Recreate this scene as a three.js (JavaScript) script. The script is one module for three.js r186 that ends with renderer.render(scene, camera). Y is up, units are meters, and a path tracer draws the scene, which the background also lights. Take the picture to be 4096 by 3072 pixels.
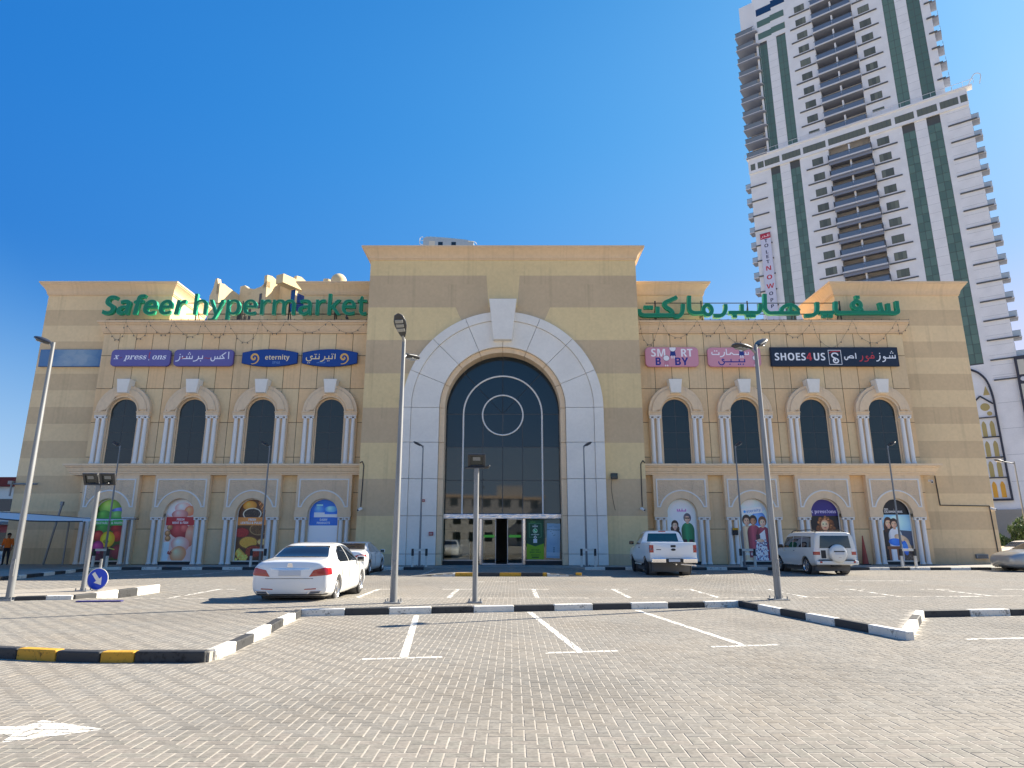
import * as THREE from 'three';
import { mergeGeometries, mergeVertices } from 'three/addons/utils/BufferGeometryUtils.js';
import { RoundedBoxGeometry } from 'three/addons/geometries/RoundedBoxGeometry.js';
import { TextGeometry } from 'three/addons/geometries/TextGeometry.js';
import { FontLoader } from 'three/addons/loaders/FontLoader.js';
import { MarchingCubes } from 'three/addons/objects/MarchingCubes.js';
import { Brush, Evaluator, SUBTRACTION, INTERSECTION } from 'three-bvh-csg';

// ---------------------------------------------------------------- camera, sky, sun, exposure
const scene = new THREE.Scene();
const PITCH = 13.52 * Math.PI / 180, EYE = 1.55, FPX = 2574;
const camera = new THREE.PerspectiveCamera(2 * Math.atan(1536 / FPX) * 180 / Math.PI, 4 / 3, 0.1, 3000);
camera.position.set(0, EYE, 0);
camera.rotation.set(PITCH, 0, 0);
const SUN = new THREE.Vector3(8.04, 6.35, -3.6).normalize();
const smooth = THREE.MathUtils.smoothstep, lerp = THREE.MathUtils.lerp;
{ // clear desert sky: pale at the horizon, deep blue overhead, brighter toward the sun
  const W = 1024, H = 512, d = new Float32Array(W * H * 4);
  const hz = [0.235, 0.285, 0.36], lo = [0.050, 0.150, 0.325], mid = [0.0225, 0.120, 0.298], ze = [0.004, 0.066, 0.222], tint = [3.3, 1.68, 1.24];
  for (let j = 0; j < H; j++) {
    const el = ((j + 0.5) / H - 0.5) * Math.PI, y = Math.sin(el), e = Math.max(0, el) * 180 / Math.PI;
    const a = smooth(e, 0, 23), b = smooth(e, 12, 36), c = smooth(e, 28, 64);
    for (let i = 0; i < W; i++) {
      const r = ((i + 0.5) / W - 0.5) * 2 * Math.PI, cx = Math.cos(r) * Math.cos(el), cz = Math.sin(r) * Math.cos(el);
      const g = Math.acos(Math.min(1, Math.max(-1, cx * SUN.x + y * SUN.y + cz * SUN.z))) * 180 / Math.PI;
      const gp = g < 90 ? g : 90 - (g - 90) * 0.8, q = (60 - Math.max(20, gp)) / 33 * lerp(0.35, 1, a), glow = Math.exp(-g / 8) * 0.3;
      for (let k = 0; k < 3; k++) {
        const v = lerp(lerp(lerp(hz[k], lo[k], a), mid[k], b), ze[k], c) * Math.pow(tint[k], q) + glow * [1, 0.98, 0.92][k];
        d[(j * W + i) * 4 + k] = el < 0 ? [0.30, 0.27, 0.23][k] : v * 0.955;
      }
      d[(j * W + i) * 4 + 3] = 1;
    }
  }
  const t = new THREE.DataTexture(d, W, H, THREE.RGBAFormat, THREE.FloatType);
  t.mapping = THREE.EquirectangularReflectionMapping; t.magFilter = t.minFilter = THREE.LinearFilter; t.needsUpdate = true;
  scene.background = t; scene.environment = t;
}
const sun = new THREE.DirectionalLight(new THREE.Color(1.0, 0.91, 0.77), 4.8);
sun.position.copy(SUN).multiplyScalar(160).add(new THREE.Vector3(0, 0, -30));
sun.target.position.set(0, 0, -30);
sun.castShadow = true; sun.shadow.radius = 1; sun.shadow.mapSize.set(4096, 4096);
Object.assign(sun.shadow.camera, { left: -90, right: 90, top: 110, bottom: -60, near: 1, far: 420 });
scene.add(sun, sun.target);
const renderer = new THREE.WebGLRenderer({ antialias: true });
renderer.toneMapping = THREE.LinearToneMapping;
renderer.toneMappingExposure = 2.75;
renderer.shadowMap.enabled = true;

// ---------------------------------------------------------------- helpers
let seedN = 7;
const rnd = (a = 1, b) => { seedN = (seedN * 16807) % 2147483647; const r = (seedN - 1) / 2147483646; return b === undefined ? r * a : a + r * (b - a); };
const V2 = (x, y) => new THREE.Vector2(x, y), V3 = (x, y, z) => new THREE.Vector3(x, y, z);
const lin = (r, g, b) => new THREE.Color().setRGB(r, g, b);
// photo pixel (4096 x 3072) -> point on the vertical plane z
function onz(px, py, z) {
  const dx = (px - 2048) / FPX, dy = (1536 - py) / FPX, c = Math.cos(PITCH), s = Math.sin(PITCH);
  const ry = dy * c + s, rz = dy * s - c, t = z / rz;
  return [dx * t, EYE + ry * t];
}
const used = new Map();
function numbered(n) { const k = used.get(n) ?? 0; used.set(n, k + 1); return k ? `${n}_${String(k).padStart(3, '0')}` : n; }
function tag(o, label, category, group, kind) {
  if (label) o.userData.label = label;
  if (category) o.userData.category = category;
  if (group) o.userData.group = group;
  if (kind) o.userData.kind = kind;
  return o;
}
function thing(name, label, category, pos = [0, 0, 0], ry = 0, group) {
  const o = new THREE.Group(); o.name = numbered(name); o.position.set(...pos); o.rotation.y = ry; scene.add(o);
  return tag(o, label, category, group);
}
function structure(name, o = new THREE.Group()) { o.name = numbered(name); o.userData.kind = 'structure'; scene.add(o); return o; }
function part(name, geo, mat, parent, label) {
  const g = Array.isArray(geo) ? merge(geo) : geo;
  const m = new THREE.Mesh(g, mat); m.name = name; m.castShadow = m.receiveShadow = true;
  if (parent) parent.add(m);
  if (label) m.userData.label = label;
  return m;
}
function grp(name, parent) { const g = new THREE.Group(); g.name = name; parent.add(g); return g; }
function copyOf(o, name, pos, ry = 0) { const c = o.clone(); c.name = numbered(name); c.position.set(...pos); c.rotation.y = ry; scene.add(c); c.userData = { ...o.userData }; return c; }
function norm(g) { // position, normal, uv only, not indexed
  let n = g.index ? g.toNonIndexed() : g;
  for (const k of Object.keys(n.attributes)) if (!['position', 'normal', 'uv'].includes(k)) n.deleteAttribute(k);
  if (!n.attributes.normal) n.computeVertexNormals();
  if (!n.attributes.uv) n.setAttribute('uv', new THREE.BufferAttribute(new Float32Array(n.attributes.position.count * 2), 2));
  n.clearGroups?.(); n.groups = [];
  return n;
}
function merge(list) { return list.length === 1 ? norm(list[0]) : mergeGeometries(list.map(norm)); }
const box = (w, h, d, x = 0, y = 0, z = 0) => new THREE.BoxGeometry(w, h, d).translate(x, y, z);
const bx = (x0, x1, y0, y1, z0, z1) => box(x1 - x0, y1 - y0, z1 - z0, (x0 + x1) / 2, (y0 + y1) / 2, (z0 + z1) / 2);
const rbx = (x0, x1, y0, y1, z0, z1, r = 0.02, s = 2) => new RoundedBoxGeometry(x1 - x0, y1 - y0, z1 - z0, s, r).translate((x0 + x1) / 2, (y0 + y1) / 2, (z0 + z1) / 2);
const cyl = (r0, r1, h, x = 0, y = 0, z = 0, n = 12) => new THREE.CylinderGeometry(r1, r0, h, n).translate(x, y + h / 2, z);
function rod(a, b, r, n = 8, r2 = r) { // straight rod between two points
  const A = V3(...a), B = V3(...b), d = B.clone().sub(A), g = new THREE.CylinderGeometry(r2, r, d.length(), n);
  g.applyQuaternion(new THREE.Quaternion().setFromUnitVectors(V3(0, 1, 0), d.clone().normalize()));
  return g.translate(...A.add(B).multiplyScalar(0.5).toArray());
}
const tube = (pts, r, seg = 24, n = 6, closed = false) => new THREE.TubeGeometry(new THREE.CatmullRomCurve3(pts.map((p) => V3(...p)), closed), seg, r, n, closed);
function shapeOf(pts, holes = []) { const s = new THREE.Shape(pts.map((p) => V2(...p))); for (const h of holes) s.holes.push(new THREE.Path(h.map((p) => V2(...p)))); return s; }
function ext(pts, z0, z1, bevel = 0, holes = []) {
  const s = pts instanceof THREE.Shape ? pts : shapeOf(pts, holes);
  return new THREE.ExtrudeGeometry(s, { depth: z1 - z0 - 2 * bevel, bevelEnabled: bevel > 0, bevelSize: bevel, bevelThickness: bevel, bevelOffset: -bevel, bevelSegments: 1, curveSegments: 16 }).translate(0, 0, z0 + bevel);
}
function arc(cx, cy, r, a0, a1, n = 16) { const o = []; for (let i = 0; i <= n; i++) { const a = a0 + (a1 - a0) * i / n; o.push([cx + r * Math.cos(a), cy + r * Math.sin(a)]); } return o; }
function uvBox(g, k = 1) { // uv in metres from the dominant axis
  g = norm(g); g.computeBoundingBox();
  const p = g.attributes.position, n = g.attributes.normal, uv = new Float32Array(p.count * 2);
  for (let i = 0; i < p.count; i++) {
    const ax = Math.abs(n.getX(i)), ay = Math.abs(n.getY(i)), az = Math.abs(n.getZ(i)), x = p.getX(i), y = p.getY(i), z = p.getZ(i);
    const [u, v] = ay > ax && ay > az ? [x, z] : ax > az ? [z, y] : [x, y];
    uv[2 * i] = u * k; uv[2 * i + 1] = v * k;
  }
  g.setAttribute('uv', new THREE.BufferAttribute(uv, 2)); return g;
}
// sweep a profile [[out, y]...] along a plan path [[x, z]...]; out is to the left of travel when sgn = 1
function sweep(path, prof, sgn = 1) {
  const P = [], n = path.length, m = prof.length, ring = [];
  for (let i = 0; i < n; i++) {
    const a = path[Math.max(0, i - 1)], b = path[i], c = path[Math.min(n - 1, i + 1)];
    const d1 = i > 0 ? V2(b[0] - a[0], b[1] - a[1]).normalize() : null, d2 = i < n - 1 ? V2(c[0] - b[0], c[1] - b[1]).normalize() : null;
    const n1 = d1 && V2(d1.y, -d1.x), n2 = d2 && V2(d2.y, -d2.x);
    let mv = n1 && n2 ? n1.clone().add(n2) : (n1 || n2).clone(); mv.normalize();
    const k = n1 && n2 ? 1 / mv.dot(n1) : 1;
    ring.push(prof.map(([o, y]) => [b[0] + mv.x * o * k * sgn, y, b[1] + mv.y * o * k * sgn]));
  }
  for (let i = 0; i < n - 1; i++) for (let j = 0; j < m; j++) {
    const a = ring[i][j], b = ring[i][(j + 1) % m], c = ring[i + 1][(j + 1) % m], d = ring[i + 1][j];
    P.push(...a, ...b, ...c, ...a, ...c, ...d);
  }
  const tri = THREE.ShapeUtils.triangulateShape(prof.map((p) => V2(...p)), []);
  for (const e of [0, n - 1]) for (const t of tri) for (const q of t) P.push(...ring[e][q]);
  const g = new THREE.BufferGeometry(); g.setAttribute('position', new THREE.Float32BufferAttribute(P, 3)); g.computeVertexNormals();
  return norm(g);
}
// ---------------------------------------------------------------- textures
const hash = (x, y, s) => { let h = Math.imul(x, 374761393) ^ Math.imul(y, 668265263) ^ Math.imul(s, 1274126177); h = Math.imul(h ^ (h >>> 13), 1274126177); return ((h ^ (h >>> 16)) >>> 0) / 4294967296; };
function vnoise(x, y, p, s) { const xi = Math.floor(x), yi = Math.floor(y), fx = x - xi, fy = y - yi, u = fx * fx * (3 - 2 * fx), v = fy * fy * (3 - 2 * fy), w = (a) => ((a % p) + p) % p; return lerp(lerp(hash(w(xi), w(yi), s), hash(w(xi + 1), w(yi), s), u), lerp(hash(w(xi), w(yi + 1), s), hash(w(xi + 1), w(yi + 1), s), u), v); }
function fbm(x, y, p, oct, s) { let a = 0.5, t = 0, n = 0; for (let o = 0; o < oct; o++) { t += a * vnoise(x * p, y * p, p, s + o); n += a; p *= 2; a *= 0.55; } return t / n; }
function tex(size, fn, srgb = true, rep = 1) { // fn(u, v) -> grey or [r,g,b] 0..1
  const d = new Uint8Array(size * size * 4);
  for (let j = 0; j < size; j++) for (let i = 0; i < size; i++) { const c = fn(i / size, j / size), k = (j * size + i) * 4; for (let q = 0; q < 3; q++) d[k + q] = Math.max(0, Math.min(255, 255 * (Array.isArray(c) ? c[q] : c))); d[k + 3] = 255; }
  const t = new THREE.DataTexture(d, size, size); t.wrapS = t.wrapT = THREE.RepeatWrapping; t.magFilter = THREE.LinearFilter; t.minFilter = THREE.LinearMipmapLinearFilter; t.generateMipmaps = true;
  if (srgb) t.colorSpace = THREE.SRGBColorSpace; t.repeat.set(rep, rep); t.needsUpdate = true; return t;
}
const T = {
  // broad weather mottling + plaster grain
  stucco: tex(512, (u, v) => { const a = fbm(u, v, 3, 5, 11), b = fbm(u, v, 64, 2, 31), s = vnoise(u * 90, 0.5, 90, 71) * vnoise(u * 14, v * 3, 42, 72); return 0.955 + (a - 0.5) * 0.09 + (b - 0.5) * 0.045 - Math.max(0, s - 0.40) * 0.15; }, true, 0.12),
  plain: tex(256, (u, v) => 0.955 + (fbm(u, v, 4, 5, 51) - 0.5) * 0.07 + (fbm(u, v, 50, 2, 57) - 0.5) * 0.03, true, 0.2),
  grain: tex(256, (u, v) => fbm(u, v, 48, 3, 5), false, 0.9),
  rough: tex(256, (u, v) => { const a = fbm(u, v, 22, 3, 91); return Math.pow(a, 1.3); }, false, 0.7),
  paver: tex(512, (u, v) => { const a = fbm(u, v, 4, 5, 21), b = fbm(u, v, 90, 2, 45), s = fbm(u, v, 30, 2, 63); const k = 0.93 + (a - 0.5) * 0.2 + (b - 0.5) * 0.16 - (s > 0.68 ? 0.05 : 0); return [k, k * 0.995, k * 0.985]; }, true, 0.45),
  paint: tex(256, (u, v) => { const a = fbm(u, v, 6, 5, 8), b = fbm(u, v, 40, 3, 18); return 0.86 + (a - 0.5) * 0.18 - (b > 0.66 ? (b - 0.66) * 1.8 : 0); }, true, 0.8),
  worn: tex(256, (u, v) => { const a = fbm(u, v, 5, 5, 3), b = fbm(u, v, 34, 3, 14); const k = 1 - Math.max(0, a * 0.5 + b * 0.62 - 0.64) * 2.3 - Math.abs(a - 0.5) * 0.12; return [k * 0.95, k * 0.94, k * 0.91]; }, true, 0.9),
  steel: tex(256, (u, v) => 0.82 + (fbm(u, v, 10, 4, 61) - 0.5) * 0.3, true, 0.6),
};
// ---------------------------------------------------------------- materials
const std = (c, o = {}) => new THREE.MeshStandardMaterial({ color: c, roughness: 0.85, ...o });
const phy = (c, o = {}) => new THREE.MeshPhysicalMaterial({ color: c, roughness: 0.5, ...o });
const st = { map: T.stucco, bumpMap: T.grain, bumpScale: 0.004, roughness: 0.95 };
const M = {
  yellow: std(lin(0.86, 0.655, 0.345), st), brown: std(lin(0.67, 0.50, 0.305), st), wingLight: std(lin(0.91, 0.67, 0.38), st), wingBrown: std(lin(0.76, 0.55, 0.315), st),
  panel: [std(lin(0.86, 0.61, 0.345), st), std(lin(0.90, 0.61, 0.33), st), std(lin(0.81, 0.595, 0.35), st), std(lin(0.87, 0.645, 0.365), st)],
  joint: std(lin(0.12, 0.09, 0.06)), trim: std(lin(0.90, 0.675, 0.44), st), trimDark: std(lin(0.82, 0.60, 0.38), st), cornice: std(lin(0.84, 0.615, 0.39), st),
  white: std(lin(0.92, 0.865, 0.77), { map: T.plain, roughness: 0.8 }), column: std(lin(0.90, 0.86, 0.80), { map: T.plain, roughness: 0.7 }),
  roughcast: std(lin(0.80, 0.60, 0.40), { map: T.stucco, bumpMap: T.rough, bumpScale: 0.05 }),
  glass: phy(lin(0.022, 0.030, 0.030), { roughness: 0.04, ior: 1.55 }), glassBlue: phy(lin(0.013, 0.025, 0.034), { roughness: 0.03, ior: 1.6 }), glassHorizonTint: phy(lin(0.048, 0.047, 0.036), { roughness: 0.03, ior: 1.7 }),  // third glass has the mirrored dusty horizon put into its colour
  clear: phy(lin(0.88, 0.95, 0.93), { roughness: 0.0, transmission: 1, ior: 1.6, thickness: 0 }),
  mull: std(lin(0.07, 0.075, 0.078), { roughness: 0.5 }), black: std(lin(0.02, 0.02, 0.022), { roughness: 0.6 }), darkRoom: std(lin(0.05, 0.048, 0.045)),
  chrome: phy(lin(0.78, 0.74, 0.72), { metalness: 1, roughness: 0.12, bumpMap: T.rough, bumpScale: 0.01 }), steel: phy(lin(0.62, 0.64, 0.66), { metalness: 0.85, roughness: 0.38, map: T.steel }),
  galv: std(lin(0.40, 0.405, 0.40), { metalness: 0.45, roughness: 0.5, map: T.steel }), poleGrey: std(lin(0.20, 0.215, 0.23), { metalness: 0.5, roughness: 0.5 }), lampDark: std(lin(0.05, 0.052, 0.055), { metalness: 0.4, roughness: 0.45 }),
  lens: phy(lin(0.28, 0.28, 0.26), { roughness: 0.15, clearcoat: 1 }), wire: std(lin(0.06, 0.055, 0.05)), cord: std(lin(0.17, 0.145, 0.12)),
  paver: std(lin(0.268, 0.246, 0.211), { map: T.paver, roughness: 0.95 }), sand: std(lin(0.46, 0.42, 0.36), { map: T.paver }),
  kerbBlack: std(lin(0.045, 0.047, 0.052), { map: T.worn, roughness: 0.7 }), kerbWhite: std(lin(0.82, 0.80, 0.76), { map: T.worn, roughness: 0.7 }), kerbYellow: std(lin(0.68, 0.36, 0.03), { map: T.worn, roughness: 0.7 }),
  line: std(lin(0.88, 0.86, 0.82), { map: T.worn, roughness: 0.8 }), green: phy(lin(0.004, 0.20, 0.105), { roughness: 0.6 }), greenLitSide: phy(lin(0.02, 0.40, 0.22), { roughness: 0.4 }),  // letter returns: their lit look is put into the lighter green
};
// ---------------------------------------------------------------- the shopping mall (local z = 0 is the panel face of the wings)
const mall = thing('mall_building', 'wide sand coloured shopping mall with white arched entrance and striped walls', 'building', [-0.55, 0, -38]);
const ZW = -0.6, ZC = 1.2; // wing wall face, central block face
const CORN = (y0, h, out) => [[-0.3, y0], [0.05, y0], [0.05, y0 + 0.09 * h], [0.09, y0 + 0.11 * h], [0.09, y0 + 0.2 * h], ...[0, 1, 2, 3, 4, 5].map((i) => { const t = i / 5; return [lerp(0.1, out * 0.82, Math.pow(t, 1.5)), y0 + h * lerp(0.22, 0.76, t)]; }), [out * 0.88, y0 + h * 0.78], [out * 0.88, y0 + h * 0.86], [out, y0 + h * 0.88], [out, y0 + h], [-0.3, y0 + h]];
{ // body behind the facade
  part('roof_slab', bx(-28.4, 28.4, 13.2, 13.5, -34, -1.2), M.trimDark, mall);
  part('rear_wall', [bx(-28.9, 28.9, 0, 13.2, -34.2, -34)], M.wingLight, mall);
  for (const s of [-1, 1]) part('side_wall', uvBox(bx(s * 28.65 - 0.15, s * 28.65 + 0.15, 0, 13.2, -34, -5.1)), M.wingLight, mall);
}
for (const s of [-1, 1]) { // striped end walls with their raised end blocks
  const w = grp('striped_wall', mall), L = (a, b) => (s < 0 ? [-b, -a] : [a, b]);
  const ys = [0, 1.02]; while (ys[ys.length - 1] < 15.6) ys.push(1.02 + 1.046 * (ys.length - 1)); ys.push(16.63);
  for (let i = 0; i + 1 < ys.length; i++) {
    const [a, b] = L(ys[i] > 13.6 ? 21.1 : 24.3, 29.0);
    part('painted_band', uvBox(bx(a, b, ys[i], ys[i + 1], -5.0, ZW)), i % 2 ? M.wingLight : M.wingBrown, w);
  }
  const e = 29.0, i0 = 21.1, pth = s > 0 ? [[e, -5.0], [e, ZW], [i0, ZW], [i0, -5.0]] : [[-i0, -5.0], [-i0, ZW], [-e, ZW], [-e, -5.0]];
  part('cornice', uvBox(sweep(pth, CORN(16.63, 0.81, 0.44))), M.cornice, mall);
  part('roof_cap', bx(...L(i0 + 0.05, e - 0.05), 17.2, 17.40, -5.2, ZW - 0.1), M.trimDark, mall);
  // low block beside the entrance
  const [m0, m1] = L(8.0, 12.7);
  part('upper_wall', uvBox(bx(m0, m1, 13.4, 16.63, -6, ZW)), M.wingLight, mall);
  const mp = s > 0 ? [[12.7, -6], [12.7, ZW], [8.05, ZW]] : [[-8.05, ZW], [-12.7, ZW], [-12.7, -6]];
  part('cornice', uvBox(sweep(mp, CORN(16.63, 0.81, 0.44))), M.cornice, mall);
  // panelled wall
  const [q0, q1] = L(8.0, 24.68);
  part('joint_backing', bx(q0, q1, 0, 13.9, -1.2, -0.03), M.joint, mall);
  const pw = grp('panel_wall', mall), cols = []; for (let k = 0; k <= 15; k++) cols.push(9.27 + 1.03 * (k - 1)); cols[0] = 8.15; cols.push(24.68);
  const rows = [5.5, 6.24, 8.32, 10.4, 12.48, 13.9];
  for (let r = 0; r + 1 < rows.length; r++) for (let k = 0; k + 1 < cols.length; k++) {
    if (cols[k + 1] - cols[k] < 0.1) continue;
    const [a, b] = L(cols[k] + 0.017, cols[k + 1] - 0.017), lone = [0, 2, 3, 1][(k * 7 + r * 5 + (s > 0 ? 1 : 0)) % 4];
    part('wall_panel', uvBox(bx(a, b, rows[r] + 0.018, rows[r + 1] - 0.018, -0.05, -rnd(0.006))), M.panel[lone], pw);
  }
  const low = [0.12, 2.09, 4.17, 5.3], ctr = [10.33, 14.45, 18.58, 22.7];
  for (let r = 0; r + 1 < low.length; r++) for (let k = 0; k <= 4; k++) {
    const a0 = k === 0 ? 8.15 : ctr[k - 1] + 1.3, b0 = k === 4 ? 24.68 : ctr[k] - 1.3, [a, b] = L(a0 + 0.01, b0 - 0.01);
    part('wall_panel', uvBox(bx(a, b, low[r] + 0.016, low[r + 1] - 0.016, -0.05, 0)), M.panel[(k + r) % 4], pw);
  }
  part('base_wall', uvBox(bx(q0, q1, 0, 0.115, -0.5, -0.004)), M.trimDark, mall);
  // parapet cornice and string course
  const pe = 24.68, path = (o) => (s > 0 ? [[pe + o, -0.75], [pe + o, 0], [8.1, 0]] : [[-8.1, 0], [-pe - o, 0], [-pe - o, -0.75]]);
  part('parapet_cornice', uvBox(sweep(path(0), [[-0.9, 13.9], [0.06, 13.9], [0.06, 13.97], [0.1, 13.99], [0.1, 14.07], [0.13, 14.1], [0.21, 14.36], [0.29, 14.44], [0.29, 14.5], [0.36, 14.52], [0.36, 14.65], [-0.9, 14.65]])), M.trimDark, mall);
  part('string_course', uvBox(sweep(path(0.06), [[-0.7, 5.16], [0.4, 5.16], [0.4, 5.23], [0.45, 5.25], [0.45, 5.32], [0.5, 5.37], [0.58, 5.56], [0.65, 5.60], [0.65, 5.65], [0.72, 5.67], [0.72, 5.78], [-0.7, 5.78]])), M.trim, mall);
}
// ---- a fluted-looking round column with base and scrolled capital
function columnGeo(h, r) {
  const pr = [[0, 0], [r * 1.35, 0], [r * 1.35, h * 0.02], [r * 1.15, h * 0.035], [r * 1.18, h * 0.05], [r, h * 0.06], [r * 1.0, h * 0.4], [r * 0.9, h * 0.93], [r * 1.0, h * 0.935], [r * 0.95, h * 0.95], [0, h * 0.95]];
  const cap = [box(r * 2.9, h * 0.02, r * 2.2, 0, h * 0.99, 0)];
  for (const sx of [-1, 1]) cap.push(new THREE.CylinderGeometry(r * 0.48, r * 0.48, r * 1.9, 10).rotateX(Math.PI / 2).translate(sx * r * 1.0, h * 0.96, 0));
  return merge([new THREE.LatheGeometry(pr.map((p) => V2(...p)), 14), ...cap]);
}
const archShape = (r, y0, ys, n = 20) => shapeOf([[-r, y0], [r, y0], ...arc(0, ys, r, 0, Math.PI, n)]);
function ringShape(r0, r1, ys, y0) { return shapeOf([[r1, y0], ...arc(0, ys, r1, 0, Math.PI, 28), [-r1, y0], [-r0, y0], ...arc(0, ys, r0, Math.PI, 0, 28), [r0, y0]]); }
// ---- upper arched window
const SPR = 8.92;
function upperWindow() {
  const w = new THREE.Group(); w.name = 'arched_window';
  part('mullion', bx(-0.03, 0.03, 5.8, 9.76, 0.006, 0.029), M.mull, w);
  for (const y of [6.72, 7.7, 8.68]) part('transom', bx(-0.84, 0.84, y - 0.03, y + 0.03, 0.004, 0.028), M.mull, w);
  const ys = [5.8, 6.72, 7.7, 8.68, 9.75];
  for (let r = 0; r < 4; r++) for (const s of [-1, 1]) {
    const a = 0.018, y0 = ys[r] + 0.015, y1 = ys[r + 1] - 0.015; let pts;
    if (r < 3) pts = [[a, y0], [0.79, y0], [0.79, y1], [a, y1]];
    else pts = [[a, y0], [0.79, y0], ...arc(0, SPR, 0.79, 0, Math.PI / 2 - 0.024, 12)];
    if (s < 0) pts = pts.map(([x, y]) => [-x, y]).reverse();
    part('pane', ext(pts, 0.03, 0.038 + rnd(0.002)), M.glass, w);
  }
  part('frame', ext(ringShape(0.80, 0.875, SPR, 5.79), 0.01, 0.07), M.trim, w);
  part('arch_surround', uvBox(merge([ext(ringShape(0.88, 1.63, SPR, SPR), 0.0, 0.30, 0.02), ext(ringShape(1.02, 1.44, SPR, SPR + 0.1), 0.30, 0.36, 0.025), ext(ringShape(0.88, 0.955, SPR, SPR), 0.30, 0.335, 0.012)])), M.trim, w);
  for (const s of [-1, 1]) {
    const L = (a, b) => (s < 0 ? [-b, -a] : [a, b]);
    part('impost', uvBox(merge([bx(...L(0.88, 1.64), 8.68, 8.9, 0, 0.33), bx(...L(0.86, 1.66), 8.86, 8.93, 0, 0.36)])), M.trim, w);
    part('pier', uvBox(bx(...L(0.88, 1.61), 5.79, 8.68, 0, 0.16)), M.trimDark, w);
    for (const x of [1.08, 1.43]) part('column', columnGeo(2.88, 0.118).translate(s * x, 5.80, 0.22), M.column, w);
  }
  part('keystone', ext([[-0.29, 10.02], [0.29, 10.02], [0.40, 10.86], [-0.40, 10.86]], 0.02, 0.62, 0.02), M.white, w);
  return w;
}
const uw = upperWindow();
// ---- lower display bay: moulded arch panel, paired columns, printed poster
const LSP = 2.95;
function lowerBay() {
  const w = new THREE.Group(); w.name = 'display_bay';
  const open = arc(0, LSP, 0.86, 0, Math.PI, 24);
  part('arch_panel', uvBox(ext([[1.6, 2.78], [1.6, 5.17], [-1.6, 5.17], [-1.6, 2.78], [-0.86, 2.78], ...open.slice().reverse(), [0.86, 2.78]], 0, 0.36, 0.015)), M.trim, w);
  const ins = (k) => [[-1.43 + k, 3.32 + k], [-1.23 - k * 0.2, 3.32 + k], ...arc(0, LSP, 1.29 + k, Math.PI - 0.29 - k * 0.12, 0.29 + k * 0.12, 24), [1.23 + k * 0.2, 3.32 + k], [1.43 - k, 3.32 + k], [1.43 - k, 4.92 - k], [-1.43 + k, 4.92 - k]];
  part('roughcast_infill', uvBox(ext(ins(0.04).reverse(), 0.36, 0.372)), M.roughcast, w);
  part('moulding', ext(shapeOf(ins(-0.02).reverse(), [ins(0.065)]), 0.36, 0.40, 0.012), M.column, w);
  for (const s of [-1, 1]) {
    const L = (a, b) => (s < 0 ? [-b, -a] : [a, b]);
    part('impost', uvBox(bx(...L(0.86, 1.63), 2.76, 3.08, 0, 0.39)), M.trim, w);
    part('pier', uvBox(bx(...L(0.87, 1.58), 0.12, 2.76, 0, 0.18)), M.trimDark, w);
    for (const x of [1.07, 1.42]) part('column', columnGeo(2.62, 0.118).translate(s * x, 0.13, 0.27), M.column, w);
  }
  part('sill', bx(-0.9, 0.9, 0.29, 0.34, 0.0, 0.16), M.white, w);
  part('plinth', bx(-1.02, 1.02, 0.118, 0.288, 0.0, 0.22), M.black, w);
  part('poster_frame', ext(ringShape(0.82, 0.868, LSP, 0.34), 0.0, 0.09), M.column, w);
  return w;
}
const lb = lowerBay();
const CT = [10.33, 14.45, 18.58, 22.7], baysL = [], baysR = [];
for (const s of [-1, 1]) for (const c of CT) {
  const a = uw.clone(); a.position.x = s * c; mall.add(a);
  const b = lb.clone(); b.position.x = s * c; mall.add(b); (s < 0 ? baysL : baysR).push(b);
}
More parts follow.
